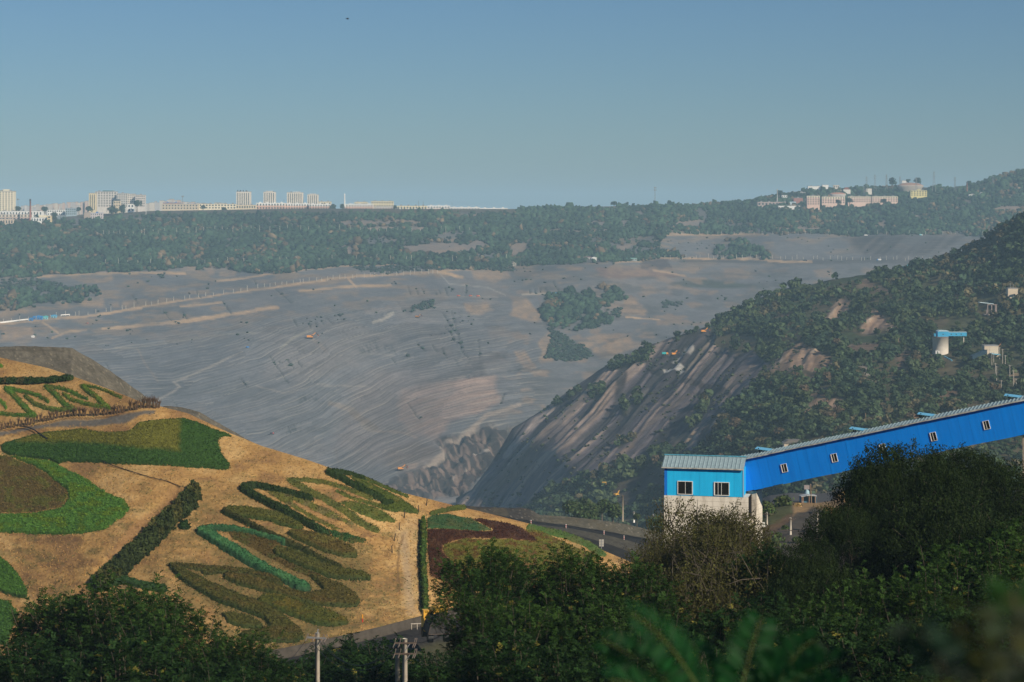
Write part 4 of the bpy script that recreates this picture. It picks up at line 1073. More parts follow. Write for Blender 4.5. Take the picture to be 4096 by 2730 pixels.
def planting(name, label, cat, group, shapes, H_, top, side=None, alt=None, altmask=None, fuzz=.75, leaf=.17, edge=1.3, upright=.3, rough=.25, noise=.5, shift=.75):
    """clipped hedge or crop bed standing on the garden hill; shapes: ('p', polygon) or ('s', polyline, ru, rv)"""
    allp = np.array([q for s in shapes for q in s[1]])
    mr = max([max(s[2], s[3]) for s in shapes if s[0] == 's'] + [0]) + 3
    u0, u1 = allp[:, 0].min() - mr, allp[:, 0].max() + mr
    v0, v1 = allp[:, 1].min() - mr, allp[:, 1].max() + mr
    st = .65
    U, V = np.meshgrid(np.arange(u0, u1, st), np.arange(v0, v1, st))
    Un = U + noise * fbm(U / 2.5, V / 2.0, 401, 2); Vn = V + noise * .8 * fbm(U / 2.5, V / 2.0, 402, 2)
    d = np.full(U.shape, -1e3)
    for s in shapes:
        if s[0] == 'p': d = np.maximum(d, sdf(Un, Vn, s[1]))
        else: d = np.maximum(d, (1 - pdist(Un, Vn, s[1], s[2], s[3])) * min(s[2], s[3]))
    hpx = H_ / gardY(np.array([allp[:, 0].mean()]), np.array([allp[:, 1].mean()]))[0] * FPX
    Vb = V + hpx * shift
    X = gard_base(U, Vb)
    h = H_ * sstep(-.1, edge, d) * (1 + rough * fbm(U / 2., V / 1.4, 403, 3))
    X[..., 2] += h - .06
    cell = (np.maximum.reduce([d[:-1, :-1], d[1:, :-1], d[1:, 1:], d[:-1, 1:]]) > 0)
    F = grid_faces(*U.shape, cell)
    if not len(F): return None
    C = np.ones(U.shape + (3,)) * np.array(top)
    if alt is not None:
        m = altmask(U, V) if altmask else sstep(-.05, .35, fbm(U / 9., V / 5., 404, 3))
        C = mixc(C, alt, m)
    if side is not None: C = mixc(C, side, sstep(2.2, .4, d) * .8)  # darker rim colour paints the shade of the hedge sides
    C *= (1 + .3 * fbm(U / 2.2, V / 1.2, 405, 3))[..., None]
    Vv, Ff, Cf = compact(X.reshape(-1, 3), F, C.reshape(-1, 3))
    Vs, Fs, Cs = [Vv], [Ff], [Cf]
    n = int(len(Ff) * fuzz)
    if n:
        k = rng.integers(0, len(Ff), n)
        c = Vv[Ff[k]].mean(1) + rng.normal(size=(n, 3)) * np.array([.12, .12, .05]) + np.array([0, 0, leaf * .35])
        nn = rng.normal(size=(n, 3)) * np.array([1, 1, upright]) + np.array([0, 0, 1 - upright])
        tt = rng.normal(size=(n, 3)) + np.array([0, 0, 2.5 * upright])
        v_, f_ = leaf_quads(c, nn, leaf * rng.uniform(.6, 1.3, n), .5, tt)
        Vs.append(v_); Fs.append(f_ + len(Vv)); Cs.append(np.repeat(np.clip(Cf[Ff[k][:, 0]] * (1 + .2 * rng.normal(size=(n, 1))), .005, 1), 4, 0))
    o = mesh_np(name, np.concatenate(Vs), np.concatenate(Fs), M_HEDGE, attrs={"Col": np.concatenate(Cs)})
    return tag(o, label, cat, group)
def S(f, s, ru, rv, k):
    return ('s', pts(f, s), ru / k * .95, rv / k * .95)
def Pg(f, s): return ('p', pts(f, s))
kA, kB, kC, kD, kE, kR = 15.68, 13.07, 10.457, 9.412, 10.457, 8.556
DKG, BRT, OLV, BRO, GRN, YEL = (.035, .06, .016), (.05, .15, .06), (.14, .145, .035), (.088, .094, .022), (.075, .14, .024), (.19, .18, .03)
HG, BG = "clipped hedges of the scroll pattern on the garden hill", "low planted beds of the pattern on the garden hill"
# scroll bands at the upper left
planting("planted_bed", "green scroll bed, middle one of the upper row below the clipped bushes", "flower bed", BG, [S(GD, "440,430 520,500 600,580 690,650", 36, 26, kD), S(GD, "470,430 600,455 720,490 815,540", 16, 20, kD), S(GD, "690,650 560,650 420,625 320,585 240,520", 20, 24, kD)], .32, (.10, .19, .03), (.05, .10, .018), OLV)
planting("planted_bed", "green scroll bed left of the middle one, its tail browned near the dry shrubs", "flower bed", BG, [S(GD, "60,450 150,530 230,620 320,700", 36, 26, kD), S(GD, "80,450 220,475 360,510 450,570", 18, 22, kD), S(GD, "320,700 180,695 0,672 -150,640", 20, 20, kD)], .32, (.10, .19, .03), (.05, .10, .018), OLV)
planting("planted_bed", "short green end of a scroll bed cut by the left edge of the photo", "flower bed", BG, [S(GD, "-60,555 0,570 40,595 55,622", 17, 24, kD)], .32, (.10, .19, .03))
planting("planted_bed", "rightmost yellow green scroll bed tapering along the grey spoil slope", "flower bed", BG, [S(GD, "780,425 860,490 940,560 1020,618", 32, 24, kD), S(GD, "790,415 900,435 1010,475 1140,530", 14, 15, kD), S(GD, "1010,612 900,608 780,585 680,545 600,500", 20, 22, kD)], .32, (.12, .19, .026), (.06, .10, .018), YEL)
planting("planted_bed", "small green patch on the dry slope above the clipped bushes", "flower bed", BG, [S(GD, "-60,225 -10,232 15,237", 17, 18, kD)], .32, (.10, .19, .03))
# big pointed bed
oliv = pts(GD, "150,960 200,930 380,870 760,815 950,840 1240,830 1300,765 1690,730 1690,1040 1500,1020 1200,1000 850,960 440,960")
planting("planted_bed", "large pointed dark green bed with an olive middle below the grey strip", "flower bed", BG, [Pg(GD, "5,990 60,955 200,920 380,870 760,820 950,845 1170,850 1240,835 1300,770 1450,745 1730,730 1880,770 2000,830 2180,888 2180,903 2090,910 2050,950 2080,1060 2170,1160 2150,1210 2050,1210 1500,1165 1100,1150 640,1130 570,1150 555,1165 480,1130 250,1090 70,1075 10,1040")], .4, (.045, .10, .022), (.03, .06, .015), (.15, .15, .028), lambda U, V: area(U + 2 * fbm(U / 6, V / 4, 411, 2), V + 1.5 * fbm(U / 6, V / 4, 412, 2), oliv, 3), fuzz=.8)
cres = pts(GD, "70,1078 250,1095 480,1135 560,1170 700,1240 850,1330 950,1400 1150,1500") + pts(GE, "1100,175 1300,260 1360,345 1280,440 1090,570 850,610 500,610 0,590 -900,560 -900,400 0,390 400,385 650,330 720,230 690,130 510,0") + pts(GD, "450,1260 300,1170")
planting("planted_bed", "bright green crescent bed wrapping round the brown oval bed", "flower bed", BG, [('p', cres)], .36, (.09, .20, .035), (.06, .12, .02), (.115, .19, .022), fuzz=.9)
planting("planted_bed", "brown oval bed lying inside the bright green crescent", "flower bed", BG, [('p', pts(GD, "60,1085 300,1175 450,1265") + pts(GE, "510,5 685,130 714,230 645,325 400,378 0,383 -900,390") + pts(GD, "-900,1085"))], .22, (.135, .10, .036), None, (.13, .13, .032), fuzz=.8)
planting("planted_bed", "rounded green bed at the left edge beneath the bright crescent", "flower bed", BG, [Pg(GE, "-900,780 0,825 60,870 170,980 290,1180 280,1265 200,1265 0,1215 -900,1150")], .45, (.065, .15, .024), (.035, .06, .015))
planting("planted_bed", "lowest green bed in the left corner half hidden by the near tree", "flower bed", BG, [Pg(GE, "-900,1270 0,1290 90,1310 150,1380 190,1430 130,1568 80,1750 -900,1750")], .45, (.06, .14, .026), (.035, .06, .015))
# hedges right of the shaggy hedge
GX2 = lambda x, y: (150 + x / 4.48, 450 + y / 4.48)
kX = 4.48
BR2 = (.100, .104, .024)
planting("hedge", "V shaped dark green hedge with a bushy bright tail, its tip to the left", "hedge", HG, [S(GX2, "415,157 480,152 560,170 640,190 720,212", 13, 9, kX), S(GX2, "415,163 470,195 540,235 620,275 700,312 760,345 785,362", 16, 13, kX), S(GX2, "765,355 782,362", 26, 15, kX)], .85, DKG, (.02, .035, .012), (.045, .09, .03), lambda U, V: sstep(310, 322, U), 1.4, .2)
planting("planted_bed", "olive green bed lying between the two arms of the V shaped hedge", "flower bed", BG, [Pg(GX2, "515,185 570,182 640,205 720,232 790,258 865,290 800,284 720,258 640,226 640,238 700,270 800,318 872,352 820,346 700,292 600,240"), S(GX2, "730,255 800,285 900,318", 13, 8, kX)], .25, OLV, None, (.17, .15, .06))
planting("planted_bed", "long olive S bed in the middle of the upper scroll pattern", "flower bed", BG, [S(GX2, "622,132 700,130 790,145 880,175 950,200 990,220", 14, 11, kX), S(GX2, "640,140 710,185 790,222 870,265 940,312 1010,345", 24, 14, kX)], .25, (.11, .125, .035), None, OLV)
planting("planted_bed", "olive leaf shaped bed with a thin stalk, nested right of the long olive S", "flower bed", BG, [S(GX2, "838,186 900,216 980,240 1040,252", 10, 8, kX), Pg(GX2, "845,232 900,230 1000,255 1075,290 1105,314 1095,320 1020,312 920,275")], .25, (.10, .125, .03), None, OLV)
planting("hedge", "uppermost dark green hedge running along the crest of the garden hill", "hedge", HG, [S(GX2, "800,90 870,125 960,175 1040,213", 17, 11, kX), S(GX2, "800,88 870,92 960,118", 10, 7, kX), S(GX2, "1050,233 1080,233", 18, 10, kX)], .8, DKG, (.02, .035, .012), None, None, 1.0, .17)
planting("planted_bed", "yellow green bed below the crest hedge, ending at the stakes by the path", "flower bed", BG, [S(GX2, "960,120 1050,160 1150,203", 10, 8, kX), Pg(GX2, "890,118 950,125 1000,150 1080,190 1150,230 1205,268 1200,285 1100,281 1040,267 1000,254 1060,246 1040,215 960,165")], .32, (.09, .12, .025), (.05, .075, .02), OLV)
planting("hedge", "brownish hedge arm below the V hedge, rounded at its lower end", "hedge", HG, [Pg(GX2, "325,255 350,240 430,245 520,265 610,290 675,322 690,340 670,350 600,335 530,312 450,298 380,290")], .6, BR2, DKG, (.11, .115, .03), None, 1.0)
planting("hedge", "long thin dark hedge running down from the brownish arm to a point", "hedge", HG, [S(GX2, "330,258 390,290 450,325 520,362 600,402 680,432 760,472 850,514", 12, 10, kX)], .75, (.06, .06, .018), (.02, .036, .011), None, None, 1.2)
planting("hedge", "bright blue green hooked hedge, the thickest in the middle of the pattern", "hedge", HG, [S(GX2, "225,347 300,340 400,352 500,374 600,405", 14, 10, kX), S(GX2, "232,352 300,392 400,450 500,508 600,562 660,592 690,602", 28, 19, kX), S(GX2, "665,604 700,604", 24, 14, kX)], .85, BRT, (.02, .045, .022), (.075, .19, .07), None, .8, .17)
planting("planted_bed", "brown bed filling the inside of the bright hooked hedge", "flower bed", BG, [Pg(GX2, "345,368 420,362 520,388 600,418 545,440 560,470 640,505 760,552 800,585 760,590 700,555 640,530 560,490 450,432 370,395")], .3, (.10, .072, .024), None, (.085, .085, .024))
planting("hedge", "dark green leaf shaped hedge with a brown top, right of the hooked hedge", "hedge", HG, [Pg(GX2, "548,440 575,428 640,450 720,482 800,500 860,522 960,540 990,554 985,568 900,570 800,555 700,520 620,485 560,460")], .7, (.085, .085, .022), (.025, .045, .013), BR2, None, 1.1)
planting("planted_bed", "short brownish hedge strip inside the dark leaf shaped hedge", "flower bed", BG, [S(GX2, "618,440 680,463 755,490", 15, 9, kX)], .5, BRO, (.04, .05, .018))
planting("hedge", "broad brown topped hedge island next to the path, below the V hedge tail", "hedge", HG, [Pg(GX2, "615,365 640,350 720,360 820,385 900,425 930,450 925,466 870,467 780,445 700,415 640,387")], .7, (.115, .088, .026), (.03, .05, .013), (.13, .115, .03), None, 1.0)
planting("planted_bed", "bright green grass patch between the V hedge tail and the brown island", "flower bed", BG, [Pg(GX2, "795,345 880,365 955,393 972,408 900,415 830,385")], .3, (.04, .10, .03), None, (.09, .10, .03), None, 1.2, noise=2.0)
planting("hedge", "large brownish hedge lobe curving round the foot of the hooked hedge", "hedge", HG, [Pg(GX2, "328,548 350,538 430,548 520,580 600,612 700,634 775,618 745,578 700,545 760,560 850,590 920,630 942,662 925,688 860,692 740,680 600,652 480,622 390,595 335,568")], .68, (.095, .082, .023), (.03, .05, .014), (.115, .085, .026), None, 1.0)
planting("planted_bed", "small brown hedge tongue inside the curve left of the hooked hedge", "flower bed", BG, [S(GX2, "435,550 500,570 580,592", 18, 11, kX)], .6, (.075, .072, .02), (.025, .045, .013))
planting("hedge", "brown arc hedge joining the left diagonal hedge to the inner tongue", "hedge", HG, [Pg(GX2, "85,492 215,500 330,508 440,522 540,548 605,580 575,588 480,560 400,545 330,540 240,546 225,528 150,512")], .5, (.10, .078, .024), (.045, .055, .018), (.085, .085, .024), None, 1.0)
planting("hedge", "left diagonal dark hedge running down behind the near tree into a loop", "hedge", HG, [Pg(GX2, "75,500 110,500 230,560 330,612 420,655 520,690 600,738 680,800 687,828 640,850 520,850 430,838 395,818 500,802 538,790 510,755 430,722 330,682 220,622 130,562")], .7, (.085, .085, .022), (.022, .042, .013), (.10, .082, .024), None, 1.1)
planting("hedge", "oval yellow green hedge island lowest on the pattern, above the road", "hedge", HG, [Pg(GX2, "478,668 510,645 580,645 700,675 820,715 885,750 885,766 830,775 740,765 640,735 540,700 490,685")], .72, (.09, .098, .022), (.028, .05, .013), (.14, .115, .025), None, 1.0)
planting("hedge", "small hedge pod inside the loop at the end of the left diagonal hedge", "hedge", HG, [Pg(GX2, "318,728 380,728 450,745 505,780 498,797 420,795 345,768")], .6, (.085, .085, .022), (.03, .05, .014))
planting("planted_bed", "green hedge patch peeping out above the near left tree", "flower bed", BG, [S(GE, "1170,1110 1300,1080 1420,1110 1550,1140 1700,1160", 60, 34, kE)], .6, (.045, .095, .028), (.03, .05, .015))
planting("hedge", "tall narrow green hedge standing straight up the slope beside the worn path", "hedge", HG, [S(GR, "200,250 197,400 193,560 203,700 213,850 213,1010", 29, 16, kR)], 1.3, (.06, .115, .022), (.04, .08, .016), (.11, .14, .025), None, 1.3, .22)
planting("hedge", "loose yellow green hedge crossing the crest at the top of the path", "hedge", HG, [S(GR, "270,180 380,160 440,130 550,130", 18, 14, kR)], .7, (.11, .125, .03), (.06, .08, .02))
planting("planted_bed", "flat blue green bed at the top of the right hand garden", "flower bed", BG, [Pg(GR, "228,235 300,200 400,200 600,230 790,345 650,350 400,335 235,330")], .3, (.05, .105, .04), None, (.085, .11, .04))
planting("planted_bed", "dark red brown angular bed in the right hand garden", "flower bed", BG, [Pg(GR, "232,340 400,338 620,352 790,350 800,335 700,280 600,228 900,270 1050,320 1190,430 1000,420 640,412 450,432 370,465 360,510 420,600 550,700 650,860 480,850 380,760 260,715 235,500")], .32, (.060, .024, .013), None, (.085, .04, .02), None, 1.0)
planting("planted_bed", "mixed yellow and rust coloured bed inside the dark red bed", "flower bed", BG, [Pg(GR, "375,465 540,425 1000,430 1190,435 1060,325 1200,340 1500,480 1700,560 1700,760 1000,800 640,780 560,700 430,600 370,510")], .28, (.16, .155, .03), None, (.15, .085, .025), lambda U, V: sstep(.05, .4, fbm(U / 5., V / 2.5, 421, 3)), 1.1)
planting("planted_bed", "bright green grass verge along the right rim of the garden above the road", "flower bed", BG, [S(GR, "1120,315 1400,370 1600,455 1730,540", 45, 26, kR)], .3, (.085, .145, .035), None, (.12, .15, .045))
planting("shaggy_hedge", "shaggy overgrown hedge running diagonally up the dry slope", "hedge", HG, [S(GE, "2020,150 1930,270 1750,430 1600,600 1350,830 1200,990 1050,1100", 85, 66, kE)], 1.5, (.045, .062, .02), (.03, .045, .015), (.085, .085, .025), None, 2.6, .34, 2.0, .5, .9, 3.2)
planting("shrub", "single small green shrub right of the shaggy hedge", "shrub", None, [S(GE, "1900,485 1950,480", 34, 28, kE)], 1.1, (.03, .065, .02), (.02, .04, .015), None, None, 2.0, .25, 2.0)

# dry grass standing on the slope
n = 90000
u_ = rng.uniform(-60, 660, n); v_ = rng.uniform(350, 660, n)
ok = (v_ > np.interp(u_, GH_U, GH_V) + .6) & (v_ < np.interp(u_, ROAD_U, ROAD_V) - 1)
u_, v_ = u_[ok], v_[ok]
gs = area(u_, v_, pts(GD, "-900,1010 -900,900 0,860 200,840 400,800 700,755 1130,700 1300,680 1460,670 1450,700 1300,720 1200,770 950,800 700,810 450,830 200,870 0,905"), 1.0)
pathm = area(u_, v_, pts(GR, "0,350 60,340 110,900 150,1060 60,1080 40,800"), 3)
ok = rng.uniform(size=len(u_)) > np.maximum(gs * .93, pathm * .7)
u_, v_ = u_[ok], v_[ok]
b_ = gard_base(u_, v_)
n = len(b_)
gn = fbm(u_ / 30., v_ / 12., 231, 4)[:, None]
cc = np.array([.44, .27, .098]) * (1 + .22 * gn) * (1 + .17 * rng.normal(size=(n, 1)))
gr = (rng.uniform(size=n) < .10 + .5 * sstep(.1, .4, fbm(u_ / 16., v_ / 7., 235, 4) + .28 * sstep(560, 640, v_) - .05))
olv = area(u_, v_, pts(GC, '150,180 450,200 700,230 900,60 1200,-60 1700,-40 2100,60 2300,300 2200,640 2100,860 1700,960 1650,1080 1000,1080 850,760 400,560'), 5)
gr |= rng.uniform(size=n) < olv * .45
br_ = rng.uniform(size=n) < olv * .75; cc[br_] = np.array([.15, .105, .04]) * (1 + .25 * rng.normal(size=(br_.sum(), 1)))
o2 = area(u_, v_, [(160, 505), (230, 482), (300, 520), (380, 550), (405, 600), (405, 632), (300, 665), (150, 650), (140, 580)], 14) * np.clip(.5 + .9 * fbm(u_ / 9., v_ / 3.5, 239, 4), 0, 1)
b2 = rng.uniform(size=n) < o2 * .8; cc[b2] = np.array([.22, .15, .058]) * (1 + .2 * rng.normal(size=(b2.sum(), 1)))
cc[gr] = np.array([.085, .10, .03]) * (1 + .3 * rng.normal(size=(gr.sum(), 1)))
rd = (rng.uniform(size=n) < .12); cc[rd] = np.array([.19, .10, .05]) * (1 + .25 * rng.normal(size=(rd.sum(), 1)))
hh = rng.uniform(.12, .3, n)
tt = rng.normal(size=(n, 3)) * .9 + np.array([.5, 0, .7])
v4, f4 = leaf_quads(b_ + np.array([0, 0, .08]), rng.normal(size=(n, 3)) + np.array([0, -.8, .6]), hh, .22, tt)
tag(mesh_np("dry_grass", v4, f4, M_HEDGE, attrs={"Col": np.repeat(np.clip(cc, .01, 1), 4, 0)}), "straw coloured dry grass covering the garden hill", None, None, 'stuff')

# row of clipped round bushes
def ball_bush(R_, n, colr, leaf):
    s = sphere_pts(n); s[:, 2] = np.abs(s[:, 2]) * 1.25
    p_ = s * R_ * rng.uniform(.85, 1.05, (n, 1))
    v_, f_ = leaf_quads(p_, s + .5 * rng.normal(size=s.shape), leaf * rng.uniform(.7, 1.3, n), .6)
    return v_, f_, np.repeat(jitter_col(colr, n, .4), 4, 0)
bp = [mesh_np("clipped_bush", *ball_bush(.95, 420, c_, .16)[:2], M_HEDGE, attrs={"Col": np.zeros((1680, 3)) + np.repeat(jitter_col(c_, 420, .4), 4, 0)}) for c_ in ((.035, .065, .018), (.03, .055, .016), (.075, .07, .028))]
xs_ = np.linspace(-10, 655, 21)
for k, x in enumerate(xs_):
    y = np.interp(x, [-10, 130, 250, 400, 540, 655], [408, 402, 398, 390, 380, 372])
    u, v = GD(x, y); kk = 2 if k in (2, 6, 7) else k % 2
    o = bp[kk] if not bp[kk].get('label') else bp[kk].copy()
    if o is not bp[kk]: col.objects.link(o)
    o.location = gard_base(np.array([u]), np.array([v + .8]))[0]; s_ = rnd.uniform(.9, 1.15); o.scale = (s_, s_, s_ * rnd.uniform(.9, 1.1)); o.rotation_euler = (0, 0, rnd.uniform(0, 6))
    tag(o, "%s round clipped bush in the row above the scroll beds" % ("browned" if kk == 2 else "dark green"), "bush", "row of clipped round bushes")
# row of leafless dry shrubs
def twig_shrub(H_, n):
    m = MB()
    for i in range(n):
        a = rnd.uniform(0, 6.28); b = rnd.uniform(.05, .35)
        p0 = (rnd.uniform(-.15, .15), rnd.uniform(-.1, .1), 0); p1 = (p0[0] + math.cos(a) * b * .5, p0[1] + math.sin(a) * b * .5, H_ * rnd.uniform(.45, .6)); p2 = (p1[0] + math.cos(a) * b, p1[1] + math.sin(a) * b, H_ * rnd.uniform(.8, 1.1))
        m.tube([p0, p1, p2], [.06, .045, .02], 4)
        for q in range(2):
            a2 = rnd.uniform(0, 6.28)
            m.tube([p1, (p1[0] + .3 * math.cos(a2), p1[1] + .3 * math.sin(a2), p1[2] + .45)], [.035, .015], 3)
    return m
M_DRY = simple("dry_twig", (.11, .07, .045), .9, var=.4, scale=6)
tw = [twig_shrub(1.7, 9).build("dry_shrub", M_DRY) for _ in range(4)]
row = pts(GD, "-40,845 0,830 130,805 230,790 400,755 560,730 690,710 800,700 930,690 1040,675 1200,655 1380,635 1500,625")
tot = 52
ru = np.linspace(row[0][0], row[-1][0], tot)
for k, u in enumerate(ru):
    u += rnd.uniform(-.9, .9)
    v = np.interp(u, [a for a, b in row], [b for a, b in row]) + rnd.uniform(1, 2)
    p_ = tw[k % 4]; o = p_ if k < 4 else p_.copy()
    if k >= 4: col.objects.link(o)
    o.location = gard_base(np.array([u]), np.array([v]))[0]; o.rotation_euler = (0, 0, rnd.uniform(0, 6)); s_ = rnd.uniform(.7, 1.2) * (1.25 if u > 130 else 1); o.scale = (s_, s_, s_)
    tag(o, "leafless brown shrub in the dry row above the grey strip", "shrub", "row of leafless dry shrubs")
M_BLACK = simple("black_plastic", (.012, .014, .018), .5)
for k, (x, y) in enumerate(((2305, 595), (2205, 688), (2015, 780), (1955, 905), (1885, 1040), (1860, 1205))):
    u, v = GB(x, y); b_ = gard_base(np.array([u]), np.array([v]))[0]
    o = MB().tube([(0, 0, 0), (rnd.uniform(-.1, .2), 0, 1.1), (rnd.uniform(-.1, .4), 0, rnd.uniform(1.3, 1.5))], [.09, .08, .05], 5).build("garden_stake", M_BLACK)
    o.location = b_
    tag(o, "thin black stake beside the worn path, %s counted down from the crest" % ["first", "second", "third", "fourth", "fifth", "sixth"][k], "stake", "stakes along the worn path")
for nm, s_, lb, r_ in (("garden_hose", "185,838 250,848 320,880 390,925 445,960", "black hose curving over the top left corner of the pointed bed", .12), ("drip_pipe", "930,1140 1080,1195 1250,1250 1420,1310 1560,1350 1700,1398", "thin black pipe lying straight across the dry grass below the pointed bed", .07)):
    q = [gard_base(np.array([u]), np.array([v]))[0] + np.array([0, 0, .55 if nm == "garden_hose" else .25]) for u, v in pts(GD, s_)]
    tag(MB().tube(q, r_, 6).build(nm, M_BLACK, smooth=True), lb, "hose")
# ------------------------------------------------------------------ TOWN on the far rim and small things round the pit
PAINT = {}
def paint(c, rough=.8):
    k = tuple(round(x, 3) for x in c)
    if k not in PAINT: PAINT[k] = simple("wall_paint", c, rough, var=.1, scale=.15)
    return PAINT[k]
CREAM, WHITE, PINK, TAN_, GREYC = (.86, .76, .56), (.88, .87, .84), (.68, .45, .35), (.78, .69, .57), (.6, .57, .54)
M_WIN = simple("dark_glass", (.06, .07, .08), .25, var=.3, spec=.5)
M_ROOFG = simple("roof_grey", (.30, .30, .30), .8)
M_REDR = simple("roof_red", (.30, .10, .07), .8)
M_BLUER = simple("roof_blue", (.04, .20, .50), .6)
M_RED = simple("red_brick", (.33, .12, .08), .9, var=.2)
M_STEEL = simple("steel", (.27, .28, .29), .55, .2)
M_WHITE = simple("white_paint", (.78, .77, .74), .6)
def mp(px, Y): return px / FPX * Y

def building(name, label, cat, u0, u1, vt, vb, Y, wall, group=None, depth=None, roof=None, floors=0, bays=0, strips=0, topband=None, parapet=True, rz=0.0, extra=None, winfrac=.5, sink=16):
    """walls with floors x bays of separate windows, or tall dark window strips; roof slab; all sized from the distance Y"""
    w = mp(u1 - u0, Y); h = mp(vb - vt, Y); d = depth or max(8., min(w * .6, 16.))
    base = P((u0 + u1) / 2, vb, Y)
    t = empty(name, base, rz, label, cat, group)
    MB().box(-w / 2, w / 2, 0, d, -sink, h).build("wall", paint(wall), t)
    rm = roof or M_ROOFG
    rb = MB().box(-w / 2 - .25, w / 2 + .25, -.25, d + .25, h, h + max(.5, h * .03))
    if parapet and w > 18:
        for k in range(max(1, int(w / 16))):
            x = -w / 2 + w * (k + .5) / max(1, int(w / 16)); rb.box(x - 2, x + 2, d * .3, d * .7, h + max(.5, h * .03), h + max(.5, h * .03) + min(2.2, h * .25))
    rb.build("roof", rm, t)
    if topband:
        MB().box(-w / 2 - .1, w / 2 + .1, -.12, .0, h * topband[0], h - .02).build("upper_wall_band", paint(topband[1]), t)
    if strips:
        for k in range(strips):
            x = -w / 2 + w * (k + .7) / (strips + .4); ww = w / strips * .17
            MB().box(x - ww, x + ww, -.3, -.05, h * .06, h * .93).build("window_strip", M_WIN, t)
    if floors and bays:
        fh = h / floors; bw = w / bays
        for i in range(floors):
            for j in range(bays):
                x = -w / 2 + bw * (j + .5); z = fh * (i + .5)
                MB().box(x - bw * winfrac / 2, x + bw * winfrac / 2, -.3, -.13, z - fh * .27, z + fh * .27).build("window", M_WIN, t)
    if extra: extra(t, w, h, d)
    return t

def dark_boxes(t, w, h, d):
    for k in range(4):
        x = -w / 2 + w * (.06 + .2 * k); MB().box(x, x + 2.6, 2, 5, h + .8, h + 5).build("roof_tank", M_WIN, t)
TWG = "pale apartment towers on the skyline"
building("apartment_tower", "cream apartment tower cut by the left edge, beside the red chimney", "tower block", -4, 13.4, 191.5, 214, 4650, CREAM, TWG, 24, floors=11, bays=6, winfrac=.42, extra=lambda t, w, h, d: MB().box(-w * .12, w * .22, 4, 12, h, h + 5).build("stair_head", paint(CREAM), t))
building("apartment_tower", "pale tower with four dark tanks on its roof, leftmost of the four skyline towers", "tower block", 236.3, 250.2, 191.8, 207, 5600, TAN_, TWG, 26, strips=6, extra=dark_boxes)
building("apartment_tower", "slim pale tower second from the left among the four skyline towers", "tower block", 263.4, 275.1, 192, 206, 5700, TAN_, TWG, 24, strips=5, extra=lambda t, w, h, d: MB().box(-w * .3, w * .3, 4, 14, h, h + 3).build("stair_head", paint(TAN_), t))
building("apartment_tower", "widest of the four pale skyline towers", "tower block", 286.9, 302.5, 192.6, 206, 5700, TAN_, TWG, 26, strips=7, extra=lambda t, w, h, d: MB().box(-w * .1, w * .35, 4, 14, h, h + 2.5).build("stair_head", paint(TAN_), t))
building("apartment_tower", "lowest and rightmost of the four pale skyline towers", "tower block", 307.4, 318, 194.6, 206, 5700, TAN_, TWG, 22, strips=5, extra=lambda t, w, h, d: MB().box(-w * .32, w * .28, 4, 14, h, h + 2.5).build("stair_head", paint(TAN_), t))
APG = "apartment blocks of the town"
building("apartment_block", "tall left end of the stepped grey apartment slab with a dark canopy above it", "apartment block", 95, 116.5, 191.8, 207, 4900, (.68, .62, .56), APG, floors=6, bays=8, extra=lambda t, w, h, d: MB().box(-w * .15, w * .32, 2, 14, h + .8, h + 3.2).build("roof_canopy", simple("green_canopy", (.05, .16, .17)), t))
building("apartment_block", "second step of the grey apartment slab, with dark roof boxes", "apartment block", 116.7, 127.5, 193.6, 207, 4880, (.62, .58, .53), APG, floors=6, bays=5)
building("apartment_block", "third step of the grey apartment slab above the small white house", "apartment block", 127.7, 135, 194, 207, 4890, (.70, .64, .57), APG, floors=6, bays=4)
building("apartment_block", "lowest right end of the stepped grey apartment slab", "apartment block", 135.2, 145, 195, 207, 4870, (.68, .62, .57), APG, floors=5, bays=5)
building("apartment_tower", "narrow cream tower in front of the left end of the grey apartment slab", "tower block", 88.9, 95.8, 193.3, 211, 4600, (.74, .62, .40), TWG, 14, strips=3)
building("house", "cream house with a dark mansard roof in front of the grey slab", "house", 113.5, 120.5, 201, 207, 4650, (.72, .6, .42), None, 8, roof=M_ROOFG, floors=2, bays=3, extra=lambda t, w, h, d: MB().prism([(-w * .45, h), (w * .45, h), (w * .3, h + 4), (-w * .3, h + 4)], .5, d).build("mansard_roof", simple("dark_slate", (.07, .08, .09)), t))
building("house", "small white house between two dark trees right of the grey slab", "house", 127.6, 134, 204, 212, 4480, WHITE, None, 9, floors=2, bays=2)
building("apartment_block", "long white arcaded building behind the red brick chimney", "apartment block", 0, 42, 211.2, 215.5, 4480, WHITE, APG, floors=1, bays=14, winfrac=.45)
building("apartment_block", "pinkish row house below the long white building at the left edge", "row house", -2, 31, 214.6, 220, 4380, (.52, .40, .33), None, 10, floors=2, bays=9, topband=(.55, (.72, .62, .5)))
building("house", "low cream house with grey roof in the left corner above the wood", "house", -3, 13.3, 219.2, 224.5, 4270, (.68, .55, .42), None, 9, floors=1, bays=6)
building("house", "long white house with a cream end, just right of the chimney", "house", 30.8, 47, 217.6, 221.8, 4290, WHITE, None, 9, floors=1, bays=6, extra=lambda t, w, h, d: MB().box(-w * .02, w * .46, 2, 8, h, h + 5).build("upper_storey", paint(CREAM), t))
building("house", "tall cream gable building at the right end of the long white house", "house", 47.2, 51.2, 215.8, 221.6, 4280, (.75, .6, .36), None, 9, floors=2, bays=1)
building("apartment_block", "white building with arched openings left of the blue glass office", "apartment block", 47.5, 65, 209.8, 215.5, 4500, WHITE, APG, floors=2, bays=8)
building("warehouse", "grey shed standing under the white building with arched openings", "warehouse", 57.2, 65.2, 215.4, 220.5, 4350, (.2, .24, .27), None, 9)
building("office_block", "blue glazed office building among the trees near the town edge", "office block", 65.4, 76, 208.2, 215, 4480, (.34, .44, .50), None, 10, floors=3, bays=5)
